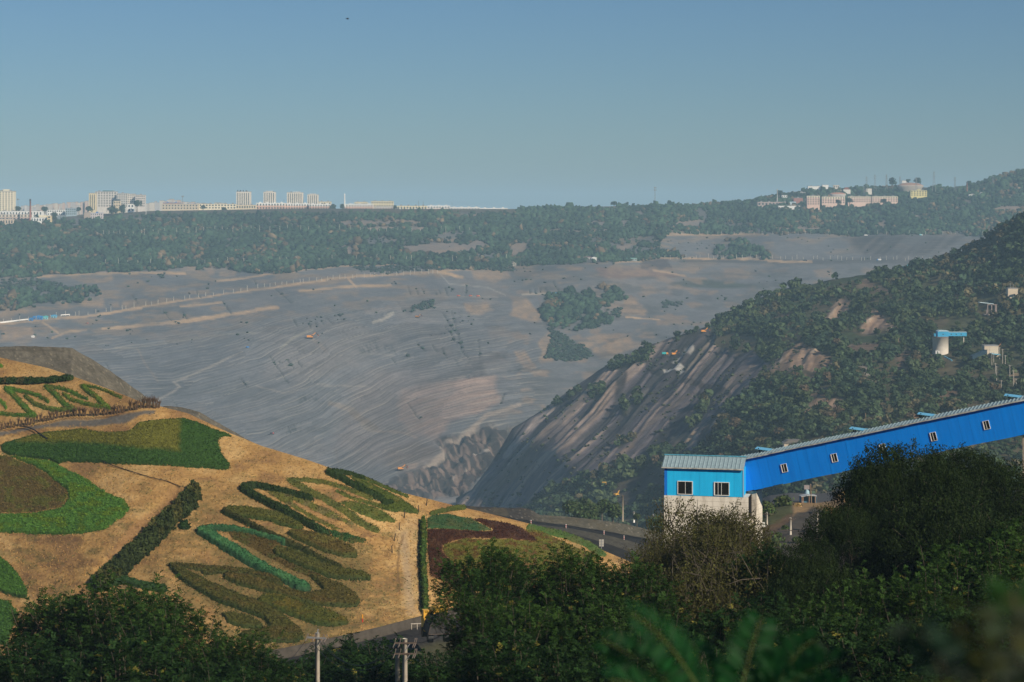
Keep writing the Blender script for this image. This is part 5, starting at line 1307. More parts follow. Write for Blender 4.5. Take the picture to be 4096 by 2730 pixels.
building("house", "low brown house left of the shed with the bright blue roof", "house", 84, 90, 212.3, 217, 4360, (.42, .34, .28), None, 8)
building("warehouse", "pinkish white shed with a bright blue roof at the edge of the wood", "warehouse", 90.6, 102.6, 213, 218.6, 4330, (.62, .55, .55), None, 10, roof=M_BLUER, floors=2, bays=6, winfrac=.35)
building("apartment_block", "long low cream row left of the tower with four roof tanks", "row house", 162, 198, 204.3, 209.5, 4720, (.66, .56, .42), APG, floors=2, bays=12)
building("apartment_block", "brick red low shop row with a blue roof strip, left of the cream rows", "row house", 163, 180, 202.6, 205.5, 4950, (.42, .26, .22), None, 10, roof=M_BLUER)
building("apartment_block", "long cream row crossing behind the foot of the tower with four roof tanks", "row house", 199, 236, 204, 209, 4730, CREAM, APG, floors=2, bays=12)
building("apartment_block", "cream row right of the tower with four roof tanks, above the dark trees", "row house", 236.2, 256, 205, 209, 4700, (.74, .62, .43), APG, floors=1, bays=8)
building("apartment_block", "pink row with a white attic, left half, below the slim skyline tower", "row house", 256.3, 285, 203, 209.5, 4720, PINK, APG, floors=2, bays=10, topband=(.62, WHITE), roof=M_WHITE)
building("apartment_block", "pink row with a white attic, middle part, below the widest tower", "row house", 285.2, 309, 203.6, 209.5, 4730, PINK, APG, floors=2, bays=9, topband=(.62, WHITE), roof=M_WHITE)
building("apartment_block", "pink row with a white attic, right end, below the lowest tower", "row house", 309.2, 330.5, 204.2, 209.5, 4720, (.58, .38, .3), APG, floors=2, bays=8, topband=(.6, WHITE), roof=M_WHITE)
building("apartment_block", "cream flat block just right of the lowest skyline tower", "apartment block", 318.3, 331, 201.6, 206, 5200, (.76, .66, .46), APG, floors=1, bays=5)
building("apartment_block", "pink and white row right of the white monument column", "row house", 345.5, 373, 204.3, 209.8, 4720, PINK, APG, floors=2, bays=10, topband=(.6, WHITE), roof=M_WHITE)
building("apartment_block", "cream block with stepped roof behind the pink row right of the column", "apartment block", 354.3, 367.5, 202, 206.5, 5200, (.78, .68, .45), APG, floors=1, bays=6)
building("apartment_block", "tallest cream block between the column and the lone dark tree", "apartment block", 371, 393.5, 201.2, 207, 5150, (.80, .69, .44), APG, floors=2, bays=9)
building("apartment_block", "pink brick row below the tallest cream block", "row house", 374, 395.5, 206.8, 212.5, 4640, PINK, APG, floors=2, bays=8, topband=(.7, (.7, .65, .6)))
building("apartment_block", "low pink white terrace beside the lone dark tree", "row house", 396, 420, 209.5, 212.5, 4640, (.62, .48, .42), APG, floors=1, bays=8, roof=M_WHITE)
building("apartment_block", "long cream slab on the skyline right of the lone dark tree", "apartment block", 397, 427, 205.8, 210, 5000, (.80, .70, .47), APG, floors=1, bays=10)
building("apartment_block", "white topped pink row near the middle of the skyline", "row house", 427.3, 450, 205.8, 212, 4720, PINK, APG, floors=2, bays=8, topband=(.55, WHITE), roof=M_WHITE)
building("apartment_block", "low white and pink terrace next right along the skyline", "row house", 450.3, 480, 207.5, 212.5, 4710, (.58, .4, .32), APG, floors=2, bays=10, topband=(.5, WHITE), roof=M_WHITE)
building("apartment_block", "last low white and pink terrace before the wooded skyline", "row house", 480.3, 507.5, 208.3, 212.8, 4710, (.56, .38, .31), APG, floors=2, bays=10, topband=(.5, WHITE), roof=M_WHITE)
# hazy low blocks far behind
k = 0
for (a, b, t0, t1, n) in ((15, 58, 206.5, 203, 14), (55, 95, 203.5, 201, 16), (28, 92, 206.5, 205, 14), (146, 172, 203, 199.5, 10), (170, 205, 199.8, 203, 10), (205, 236, 203.2, 203.6, 6)):
    for i in range(n):
        u = a + (b - a) * (i + .5) / n + rnd.uniform(-.6, .6); wd = (b - a) / n * rnd.uniform(.8, 1.4)
        vt = t0 + (t1 - t0) * i / n + rnd.uniform(-.7, 1.2)
        c_ = rnd.choice([(.5, .46, .42), (.6, .54, .46), (.46, .44, .44), (.62, .58, .54), (.55, .42, .36)])
        building("distant_block", "small hazy low block in the packed far quarter behind the %s" % ("chimney and white buildings" if b < 100 else "grey slab"), "building", u - wd / 2, u + wd / 2, vt, 212, rnd.uniform(5300, 6300), c_, "hazy blocks of the far quarter", parapet=False, strips=0)
        k += 1
# right hill town
RG = "buildings on the right hand hill"
building("apartment_block", "brick pink apartment block with a cream top storey, tallest on the right hill", "apartment block", 807, 819.7, 196, 205, 4650, (.72, .50, .41), APG, 14, floors=4, bays=5, topband=(.82, CREAM))
building("apartment_block", "left third of the long brick pink row on the right hill", "row house", 822, 845, 196.8, 203.5, 4700, (.74, .54, .45), APG, 12, floors=3, bays=9, topband=(.72, CREAM))
building("apartment_block", "middle third of the long brick pink row on the right hill", "row house", 848.2, 871, 196.6, 202.5, 4720, (.74, .54, .45), APG, 12, floors=3, bays=9, topband=(.72, CREAM))
building("apartment_block", "right third of the long brick pink row on the right hill", "row house", 872.2, 897.7, 196.5, 202, 4740, (.74, .54, .45), APG, 12, floors=3, bays=10, topband=(.72, CREAM))
building("office_block", "yellow stepped office building below the pale retaining mound", "office block", 910.6, 927, 190.5, 196, 4850, (.76, .66, .30), RG, 12, floors=3, bays=6, extra=lambda t, w, h, d: MB().box(-w * .08, w * .12, 1, 10, h, h + 2.6).build("stair_head", paint((.76, .66, .30)), t))
building("factory", "long low pinkish factory with a light blue roof end on the right hill", "factory", 757.6, 789.6, 202, 205.8, 4720, (.45, .36, .33), RG, 14, floors=1, bays=9)
building("warehouse", "small light blue roofed shed at the end of the long low factory", "warehouse", 789.8, 796, 201.8, 205.3, 4715, (.50, .60, .66), RG, 14, roof=simple("pale_blue_roof", (.22, .50, .66)))
building("house", "red brick house left of the tall brick pink block", "house", 793.6, 803, 198, 203.5, 4760, (.35, .16, .13), RG, 10)
building("house", "square white house with a pergola roof right of the thin smokestack", "house", 781.8, 787.2, 195.2, 199.5, 4800, WHITE, RG, 9, floors=2, bays=3)
building("warehouse", "long grey white shed behind the square white house", "warehouse", 789, 806, 192.3, 196.5, 4950, (.50, .50, .49), RG, 12)
building("hall", "long white hall on top of the right hill", "hall", 808, 822.3, 186.2, 188.4, 5150, (.80, .79, .76), RG, 14)
building("hall", "taller white end of the long hall on top of the right hill", "hall", 822.4, 828.6, 184.9, 188.2, 5140, (.80, .79, .76), RG, 14)
building("house", "small beige white house right of the long white hall", "house", 833.5, 839.2, 185.2, 188, 5120, (.7, .64, .56), RG, 9, floors=1, bays=3)
building("house", "red roofed white house above the reddish sports mound", "house", 843.5, 850.5, 189.5, 192, 4950, (.74, .7, .64), RG, 10, extra=lambda t, w, h, d: MB().prism([(-w * .5, h), (w * .4, h), (w * .1, h + 5), (-w * .2, h + 5)], .5, d).build("red_roof", M_REDR, t))
building("house", "low white shed near the pylons on the right hill", "house", 866.5, 871.8, 188.6, 191, 4950, (.72, .68, .6), RG, 9)
building("house", "small white block on the summit beside the mound trees", "house", 902, 907.5, 180.6, 182.5, 5160, (.7, .68, .64), RG, 8)
building("hall", "white building with a small tower below the red brick smokestack", "hall", 969, 984.2, 194.4, 197.2, 4800, (.72, .72, .70), RG, 10, extra=lambda t, w, h, d: MB().box(w * .28, w * .42, 2, 6, h, h + 5).build("turret", M_WHITE, t))
building("house", "low cream house at the right end of the white building with a small tower", "house", 984.4, 992.6, 196, 198.2, 4790, (.76, .62, .40), RG, 9)
building("house", "pinkish house alone on the slope near the right edge", "house", 1018, 1022, 187.5, 189.5, 4800, (.6, .4, .32), RG, 8)
building("warehouse", "white fence like low shed under the tall brick pink block", "warehouse", 778, 800, 205.8, 206.8, 4640, (.78, .77, .75), RG, 6, parapet=False)
# round earth works
def mound(name, label, cat, u0, u1, vt, vb, Y, mat, cap=None):
    w = mp(u1 - u0, Y); h = mp(vb - vt, Y)
    o = empty(name, P((u0 + u1) / 2, vb, Y), 0, label, cat)
    m = MB(); n = 24; vs = []
    for j, (r, z) in enumerate(((.36, -6), (.5, h * .45), (.5, h * .6), (.3, h * .92), (0.01, h))):
        for i in range(n):
            a = 2 * math.pi * i / n; vs.append((math.cos(a) * r * w, math.sin(a) * r * w * .5, z))
    fs = [(j * n + i, j * n + (i + 1) % n, (j + 1) * n + (i + 1) % n, (j + 1) * n + i) for j in range(2) for i in range(n)]
    m.add(vs[:3 * n], fs); m.build("retaining_wall", mat, o)
    m = MB(); m.add(vs[2 * n:], [(j * n + i, j * n + (i + 1) % n, (j + 1) * n + (i + 1) % n, (j + 1) * n + i) for j in range(2) for i in range(n)]); m.build("earth_cap", cap or mat, o, smooth=True)
    return o
mound("retaining_mound", "pale walled mound with a reddish cap above the yellow office building", "mound", 897, 923.5, 182.6, 189.5, 4980, simple("pale_stone", (.48, .42, .36), .9), simple("red_earth", (.33, .2, .15), .9))
mound("sports_mound", "reddish round mound with a white rim above the long brick row", "mound", 829, 846, 192.3, 196.3, 4880, simple("white_rim", (.6, .54, .5), .9), simple("red_court", (.40, .18, .11), .9))
# chimneys, masts, pylons, monument
def chimney(label, u, vt, vb, Y, r, mat, name="chimney"):
    h = mp(vb - vt, Y); o = empty(name, P(u, vb, Y), 0, label, "chimney")
    MB().tube([(0, 0, -8), (0, 0, h * .9)], [r * 1.25, r], 12).build("shaft", mat, o, smooth=True)
    MB().tube([(0, 0, h * .9), (0, 0, h)], [r * 1.12, r * 1.12], 12).build("crown", simple("soot", (.07, .06, .06)) if mat is M_RED else mat, o)
    return o
chimney("tall red brick chimney at the left, in front of the white buildings", 30.3, 199, 218, 4340, 1.7, M_RED)
chimney("short red brick smokestack standing among trees on the right hill", 967, 181.8, 193.5, 4850, 1.5, M_RED)
chimney("thin pale concrete smokestack left of the square white house", 777.2, 189, 202.5, 4760, 1.0, simple("pale_concrete", (.6, .57, .52)))
def monument():
    o = empty("monument", P(344.6, 206, 4750), 0, "slender white monument column standing alone on the skyline", "monument")
    h = mp(12.5, 4750)
    MB().box(-3, 3, -3, 3, -8, 3).build("plinth", M_WHITE, o)
    MB().tube([(0, 0, 3), (0, 0, h * .85)], [1.7, 1.3], 10).build("column", M_WHITE, o)
    MB().tube([(0, 0, h * .85), (0, 0, h * .9), (0, 0, h)], [1.9, 1.6, .5], 8).build("figure", M_WHITE, o)
monument()
def mast(label, u, vt, vb, Y, r=.45, heads=0, mat=None, name="mast", group=None):
    h = mp(vb - vt, Y); o = empty(name, P(u, vb, Y), 0, label, "mast", group)
    MB().tube([(0, 0, -6), (0, 0, h)], [r * 1.2, r * .8], 6).build("pole", mat or M_STEEL, o)
    for k in range(heads):
        z = h * (.97 - .13 * k); m = MB()
        for a in range(3):
            x, y = math.cos(a * 2.1), math.sin(a * 2.1); m.box(x * 2.4 - .8, x * 2.4 + .8, y * 2.4 - .5, y * 2.4 + .5, z - 1.6, z + 1.6); m.bar((0, 0, z), (x * 2.4, y * 2.4, z), .3)
        m.build("antenna_ring", mat or M_STEEL, o)
    return o
mast("tall grey antenna mast with two heads rising from the wooded skyline", 655, 187, 206, 4820, .55, 2)
mast("white light mast in front of the trees right of the grey apartment slab", 146, 202.5, 217, 4420, .45, 0, M_WHITE)
mast("thin lattice mast between the grey slab and the cream rows", 182.6, 196, 207.5, 4750, .7, 1)
mast("faint antenna pole above the cream tower at the left edge", 18, 199, 211, 5000, .45, 1)
for u, vt in ((418.6, 200.7), (423.2, 201.5), (452, 203), (284, 199.5)):
    mast("thin dark pole on the middle skyline %s" % {418.6: "above the long cream slab", 423.2: "at the right end of the long cream slab", 452: "above the low terrace", 284: "between the slim and the widest tower"}[u], u, vt, 208, 5000, .35, 0, simple("dark_steel", (.12, .13, .14)))
def pylon(label, u, vt, vb, Y):
    h = mp(vb - vt, Y); o = empty("power_pylon", P(u, vb, Y), rnd.uniform(-.3, .3), label, "pylon", "pylons on the right hill")
    m = MB(); b = h * .09
    L = [(b, -4), (b * .45, h * .5), (b * .2, h)]
    for sx in (-1, 1):
        for sy in (-1, 1):
            m.tube([(sx * r, sy * r, z) for r, z in L], .28, 4)
    for k in range(6):
        z0, z1 = h * k / 6, h * (k + 1) / 6
        r0, r1 = np.interp([z0, z1], [-4, h * .5, h], [b, b * .45, b * .2])
        m.bar((-r0, -r0, z0), (r1, -r1, z1), .2); m.bar((r0, -r0, z0), (-r1, -r1, z1), .2)
    m.build("lattice_tower", M_STEEL, o)
    m = MB()
    for f, ww in ((.72, .11), (.84, .13), (.95, .08)):
        m.bar((-h * ww, 0, h * f), (h * ww, 0, h * f), .35)
    m.build("crossarm", M_STEEL, o)
for i, (u, vt, vb) in enumerate(((866.6, 176.5, 191), (875, 174.5, 189), (886.5, 174.5, 188), (900, 176.5, 187), (916.2, 177.5, 190), (934, 171.5, 190), (955, 177, 190), (864, 186, 197), (993, 176, 188), (1001, 180, 198))):
    pylon("grey lattice power pylon, %s on the right hill" % ["second from the left", "third from the left", "fourth from the left", "fifth from the left", "the one before the pale mound", "the tallest one", "the one left of the brick smokestack", "the lowest standing one by the row", "the one on the far right skyline", "the one over the white building"][i], u, vt, vb, 4900)
# skyline trees that read as single trees
def sky_tree(label, u, vt, vb, Y, wpx):
    o = empty("broadleaf_tree", P(u, vb, Y), rnd.uniform(0, 6), label, "tree", "single trees on the skyline")
    H_ = mp(vb - vt, Y); R_ = mp(wpx, Y) / 2
    MB().tube([(0, 0, -4), (0, 0, H_ * .5)], [R_ * .12, R_ * .07], 6).build("trunk", M_BARK, o)
    p_, n_ = lobe_cloud(7, 30, R_, H_)
    v_, f_ = leaf_quads(p_, n_ + .4 * rng.normal(size=n_.shape), R_ * .22, .75)
    mesh_np("crown", v_, f_, M_FAR, o, attrs={"Col": np.repeat(jitter_col((.035, .058, .036), len(p_), .4), 4, 0)})
for a in (("umbrella shaped dark tree above the small white house", 137, 200, 211, 4450, 10), ("broad dark tree in front of the cream mansard house", 113, 204.5, 217, 4400, 13), ("bushy tree at the right foot of the broad dark tree", 121.5, 204, 216, 4420, 10), ("dark tree between the tower and the chimney", 18, 206.5, 212, 4640, 8),
          ("dark tree right of the chimney behind the white house", 36, 215, 219, 4320, 6), ("round dark tree right of the cream gable building", 54.5, 212, 222, 4300, 9), ("dark tree in front of the white arched building", 45, 207, 212, 4550, 9), ("lone round dark tree standing on the middle skyline", 395.2, 204.3, 212.5, 4640, 5.5), ("dark tree beside the white monument column", 342.5, 203.5, 210, 4680, 7), ("tallest dark tree left of the monument column", 332.5, 203.8, 212, 4640, 9),
          ("dark conifer like tree below the cream rows", 203, 203.5, 211, 4690, 7), ("dark tree under the tower with four roof tanks", 224, 207, 213, 4660, 8), ("dark tree at the left foot of the blue glazed office", 79, 206.8, 214, 4450, 7), ("dark tree under the narrow cream tower", 88, 207, 213, 4470, 9), ("large dark tree on the knoll right of the pylons", 892.5, 177.5, 187.5, 5060, 10), ("second dark tree on the knoll above the pale mound", 917.5, 177.8, 184.5, 5060, 9), ("small dark tree left of the pale mound trees", 908, 178.5, 184, 5080, 5),
          ("tree mass left of the thin smokestack on the right hill", 779.5, 189.5, 197, 4900, 7), ("dark tree at the left end of the factory on the hill", 765, 194, 202, 4850, 6), ("dark tree in front of the left third of the brick row", 838, 199.5, 205, 4640, 7), ("dark tree between the middle and left thirds of the brick row", 849.5, 198, 204.5, 4650, 8), ("dark tree before the right third of the brick row", 883.5, 198.3, 204, 4650, 8), ("pointed dark tree at the skyline before the antenna mast", 627, 201, 207, 4800, 5), ("dark tree on the wooded skyline right of the antenna mast", 669, 200.5, 206.5, 4820, 7), ("dark tree on the skyline left of the antenna mast", 614, 201.5, 207, 4800, 8)):
    sky_tree(*a)

# ------------------------------------------------------------------ small things round the pit
def on_far(u, v): return far_point(u, v)
def shed(name, label, cat, u0, u1, v0, v1, wallc, roofm, at=None, gable=False, group=None, doors=2):
    b = (at or on_far)((u0 + u1) / 2, v1); Y = b.y; w = mp(u1 - u0, Y); h = mp(v1 - v0, Y) * .62; d = min(w, 9)
    t = empty(name, b - Vector((0, 0, .4)), 0, label, cat, group)
    MB().box(-w / 2, w / 2, 0, d, -2, h).build("wall", wallc, t)
    rh = mp(v1 - v0, Y) * .38
    if gable == 'x': MB().prism([(-d * .1, h), (d * 1.1, h), (d * .5, h + rh)], -w / 2 - .3, w / 2 + .3).build("roof", roofm, t, M=Matrix.Rotation(math.pi / 2, 4, 'Z') @ Matrix.Scale(-1, 4, (0, 1, 0)))
    else: MB().prism([(-w / 2 - .4, h), (w / 2 + .4, h), (w / 2 + .4, h + rh * .5), (0, h + rh), (-w / 2 - .4, h + rh * .5)], -.3, d + .3).build("roof", roofm, t)
    for k in range(doors):
        x = -w / 2 + w * (k + .5) / doors; MB().box(x - w / doors * .22, x + w / doors * .22, -.15, -.03, h * .2, h * .75).build("window", M_WIN, t)
    return t
BL, TE = paint((.03, .20, .52)), paint((.25, .60, .66))
RF = lambda c: simple("sheet_roof", c, .5)
shed("site_cabin", "small blue cabin at the left end of the sheds by the pit track", "cabin", 29, 32.6, 317.2, 320.6, BL, RF((.03, .2, .5)), doors=1)
shed("site_shed", "largest blue shed beside the pit track at the left", "shed", 33, 42, 315.6, 319.8, BL, RF((.02, .22, .55)), doors=4)
shed("site_cabin", "turquoise and white cabin right of the largest blue shed", "cabin", 42.9, 47.3, 315.6, 319.3, TE, RF((.1, .5, .5)), doors=2)
shed("site_cabin", "blue cabin with a white front, rightmost of the sheds by the pit track", "cabin", 50.9, 56.1, 315, 318.4, paint((.2, .5, .66)), RF((.06, .34, .6)), doors=2)
shed("farm_house", "white gabled house with a reddish roof below the far wood", "house", 592, 596.6, 256, 260, M_WHITE, M_WHITE, doors=1)
shed("farm_shed", "low shed with a dull red roof joined to the white gabled house", "shed", 583.5, 591.6, 256.6, 260, M_WHITE, RF((.2, .12, .13)), doors=3)
shed("long_shed", "long flat teal roofed shed along the road below the far wood", "shed", 621, 637, 257.4, 259.6, paint((.3, .36, .36)), RF((.22, .48, .44)), doors=6)
shed("site_cabin", "long light blue and white cabin on the middle bench of the pit", "cabin", 547, 560, 292.6, 295.2, paint((.66, .78, .84)), RF((.10, .42, .72)), doors=5)
shed("site_cabin", "small white hut lying on the slope at the left edge of the pit", "hut", 31.2, 34.2, 335.5, 337.8, M_WHITE, M_WHITE, doors=0)
# white wall and beam by the track
for nm, a, b, lb, h in (("track_wall", (0, 322.8), (29, 319.2), "low white wall along the pit track left of the blue sheds", 2.6), ("pipe_beam", (61, 316.6), (69.6, 315.6), "white beam on short posts right of the blue cabins", 1.4)):
    p0, p1 = on_far(*a), on_far(*b); up = Vector((0, 0, 2.0 if nm == "pipe_beam" else 0.6))
    m = MB().bar(p0 + up, p1 + up, .8, h)
    if nm == "pipe_beam": m.bar(p0 - Vector((0, 0, 2)), p0 + up, .8); m.bar(p1 - Vector((0, 0, 2)), p1 + up, .8)
    tag(m.build(nm, M_WHITE), lb, "wall" if nm == "track_wall" else "beam")
def truck(label, p, s, body, cab, rz=0, cat="truck", group=None):
    t = empty("truck", p, rz, label, cat, group)
    MB().box(-3.2 * s, 1.2 * s, -1.2 * s, 1.2 * s, .9 * s, 3.0 * s).build("cargo_body", body, t)
    MB().prism([(1.3 * s, .7 * s), (3.3 * s, .7 * s), (3.3 * s, 1.7 * s), (2.9 * s, 2.7 * s), (1.3 * s, 2.7 * s)], -1.1 * s, 1.1 * s).build("cab", cab, t)
    MB().box(2.95 * s, 3.22 * s, -1.0 * s, 1.0 * s, 1.75 * s, 2.5 * s).build("windscreen", M_WIN, t)
    for x in (-2.2, 2.3):
        for y in (-1.1, 1.1):
            MB().tube([(x * s, (y - .2) * s, .5 * s), (x * s, (y + .2) * s, .5 * s)], .5 * s, 10).build("wheel", M_BLACK, t)
    return t
def excavator(label, p, s, paint_, rz=0, boom=True, group=None):
    t = empty("excavator", p, rz, label, "excavator", group)
    for y in (-1.3, 1.3): MB().prism([(-2.2 * s, .1 * s), (2.2 * s, .1 * s), (2.5 * s, .5 * s), (2.2 * s, 1.0 * s), (-2.2 * s, 1.0 * s), (-2.5 * s, .5 * s)], (y - .35) * s, (y + .35) * s).build("track", M_BLACK, t)
    MB().box(-2.6 * s, 1.0 * s, -1.4 * s, 1.4 * s, 1.1 * s, 2.7 * s).build("engine_house", paint_, t, bevel=.1 * s)
    MB().box(1.05 * s, 2.3 * s, -1.4 * s, .1 * s, 1.1 * s, 3.2 * s).build("cab", paint_, t)
    MB().box(1.2 * s, 2.36 * s, -1.46 * s, .16 * s, 2.0 * s, 3.0 * s).build("cab_window", M_WIN, t)
    if boom:
        MB().bar((1.6 * s, .5 * s, 2.2 * s), (4.4 * s, .5 * s, 4.8 * s), .6 * s).build("boom", paint_, t)
        MB().bar((4.4 * s, .5 * s, 4.8 * s), (6.4 * s, .5 * s, 3.0 * s), .45 * s).build("stick", M_BLACK, t)
        MB().prism([(5.8 * s, 2.9 * s), (6.9 * s, 3.1 * s), (6.9 * s, 2.2 * s), (6.2 * s, 1.9 * s)], 0, 1.2 * s).build("bucket", simple("rust_red", (.25, .07, .05)), t)
    return t
ORG = simple("orange_paint", (.75, .30, .04), .5); YLW = simple("yellow_paint", (.72, .40, .05), .5); TEAL = simple("teal_paint", (.03, .40, .42), .5); REDP = simple("red_paint", (.5, .08, .05), .5)
VG = "machines working in the pit"
excavator("large orange excavator on the middle of the stepped pit wall", on_far(310, 339), 1.9, ORG, .1, group=VG)
excavator("orange excavator near the bottom of the pit, by the dark bench", on_far(400.5, 470.3), 1.5, ORG, .3, group=VG)
excavator("small orange excavator on the bench above the light rock slide", on_far(417.5, 317), 1.2, ORG, -.5, group=VG)
excavator("teal excavator beside the bushes at the foot of the upper grey slope", on_far(905, 269), 1.9, TEAL, .4, group=VG)
for u, v, lb in ((458.6, 296.6, "leftmost of three small red trucks under the light pipe"), (470.6, 297, "middle one of three small red trucks under the light pipe"), (478.2, 297, "rightmost of three small red trucks under the light pipe")):
    truck(lb, on_far(u, v), .8, REDP, ORG, rnd.uniform(-.4, .4), group="red trucks under the light pipe")
truck("white truck with a blue cab on the road below the upper grey slope", on_far(879, 260), 1.25, M_WHITE, BL, math.pi)
truck("small blue truck on the light track in the pit", on_far(247.6, 347), .8, BL, BL, .8)
truck("dark dumper on the lower left pit wall above the garden hill", on_far(271.8, 434), .9, simple("dark_paint", (.05, .05, .06)), REDP, .1)
truck("white lorry on the upper road below the right hand wood", on_far(866, 235.6), 1.0, M_WHITE, M_WHITE, 0)
truck("pale blue lorry further right on the upper road below the wood", on_far(921, 235.6), 1.0, TE, M_WHITE, 0)
truck("dark lorry parked on the road beneath the upper grey slope", on_far(805, 260.5), 1.1, simple("dark_blue_paint", (.04, .06, .08)), M_BLACK, 0)
truck("tiny rust coloured dumper beside the left terrace", on_far(87, 324), .7, simple("rust", (.2, .12, .08)), REDP, .2)
# posts along the pit tracks
def posts(path, n, hpx, group, label, at=on_far, mat=None, jit=.35, w=.42):
    us = [a for a, b in path]; vs = [b for a, b in path]
    m0 = None
    for k in range(n):
        u = us[0] + (us[-1] - us[0]) * (k + rnd.uniform(.5 - jit, .5 + jit)) / n; v = np.interp(u, us, vs)
        b = at(u, v); h = mp(hpx * rnd.uniform(.75, 1.25), b.y)
        if m0 is None:
            m0 = MB().tube([(0, 0, -.25), (0, 0, 1)], [w, w * .8], 5).bar((0, 0, .94), (1.5, 0, .97), .25, .02).build("track_post", mat or M_POST); o = m0
        else:
            o = m0.copy(); col.objects.link(o)
        o.location = b; o.scale = (1, 1, h); o.rotation_euler = (0, 0, rnd.uniform(-.5, .5) + (math.pi if k % 2 else 0))
        tag(o, label, "post", group)
M_POST = simple("grey_post", (.50, .46, .40), .8)
T1_ = pts(A1, "-10,1400 270,1385 500,1350 780,1335 1200,1270 1700,1190 2300,1105"); T2_ = pts(A2, "0,1085 500,1025 1000,985 1500,955 1700,945")
posts(T1_, 32, 4.2, "posts along the lower pit track", "thin pale post along the light pit track right and left of the blue sheds")
posts(T2_, 32, 4.0, "posts along the middle pit track", "thin pale post along the light track running under the middle of the wood")
posts(pts(A3, "40,830 400,830 500,870 0,880"), 8, 4, "posts below the farm house", "thin pale post among the trees left of the white gabled house")
posts(pts(A3, "1250,820 1700,815 2353,815") + pts(A4, "700,1010 1500,1015"), 46, 3.8, "posts along the road under the upper slope", "thin pale post lining the road at the foot of the upper grey slope")
posts(pts(A3, "1390,590 2000,592 2353,592") + pts(A4, "1100,775 2000,775"), 40, 3.2, "posts along the upper road", "thin pale post lining the upper road along the top of the grey slope")
posts(pts(A1, "850,625 1100,610 1800,590 2353,560"), 26, 6.0, "pale trunks in the upper wood", "pale bare trunk standing out in the upper band of the far wood")
posts(pts(A1, "900,880 1500,885 2050,870 2353,860") + pts(A2, "100,870 700,850 1200,850 2353,840"), 36, 6.5, "pale trunks at the lower wood edge", "pale bare trunk standing out along the lower edge of the far wood")
posts(pts(A2, "0,570 500,560 1100,580 2000,575"), 22, 6.0, "pale trunks in the middle wood", "pale bare trunk standing out in the thin middle of the far wood")
# ------------------------------------------------------------------ BLUE CONVEYOR GALLERY and its transfer house
def panel_mat(name, c, c2, rust=.0, scale=1.0):
    """painted sheet steel: faint panel tone changes, streaks running down, some grime"""
    m, t, b = new_mat(name); L = t.links
    tc = t.nodes.new("ShaderNodeTexCoord")
    mp_ = t.nodes.new("ShaderNodeMapping"); mp_.inputs["Scale"].default_value = (1.1 * scale, 1.1 * scale, .10 * scale)
    L.new(tc.outputs["Object"], mp_.inputs[0])
    n1 = t.nodes.new("ShaderNodeTexNoise"); n1.inputs["Scale"].default_value = 1.6; n1.inputs["Detail"].default_value = 6; n1.inputs["Roughness"].default_value = .7
    L.new(mp_.outputs[0], n1.inputs["Vector"])
    rp = t.nodes.new("ShaderNodeValToRGB"); e = rp.color_ramp.elements
    e[0].position = .3; e[0].color = c2 + (1,); e[1].position = .62; e[1].color = c + (1,)
    L.new(n1.outputs[0], rp.inputs[0])
    n2 = t.nodes.new("ShaderNodeTexNoise"); n2.inputs["Scale"].default_value = 2.2; n2.inputs["Detail"].default_value = 9; n2.inputs["Roughness"].default_value = .8
    L.new(tc.outputs["Object"], n2.inputs["Vector"])
    r2 = t.nodes.new("ShaderNodeMapRange"); r2.inputs[1].default_value = .62; r2.inputs[2].default_value = .72; r2.inputs[3].default_value = 0; r2.inputs[4].default_value = rust
    L.new(n2.outputs[0], r2.inputs[0])
    mx = t.nodes.new("ShaderNodeMix"); mx.data_type = 'RGBA'
    L.new(r2.outputs[0], mx.inputs[0]); L.new(rp.outputs[0], mx.inputs[6]); mx.inputs[7].default_value = (.16, .085, .05, 1)
    L.new(mx.outputs[2], b.inputs["Base Color"])
    b.inputs["Roughness"].default_value = .55; b.inputs["Specular IOR Level"].default_value = .25
    return m
M_GAL = panel_mat("gallery_blue", (.003, .26, .88), (.003, .21, .76), .06)
M_HOUSE = panel_mat("house_blue", (.018, .50, .90), (.014, .42, .8), .2)
M_SHEET = panel_mat("roof_sheet", (.30, .40, .44), (.20, .29, .33), .45, 1.5)
M_FLAP = panel_mat("flap_blue", (.16, .46, .70), (.12, .38, .6), .1)
M_FRAME = simple("window_frame_white", (.72, .72, .69), .5, var=.12)
M_PANE = simple("window_pane", (.012, .016, .02), .12, var=.4, spec=.5)
M_HOLE = simple("dark_interior_shade", (.006, .006, .007), .9)
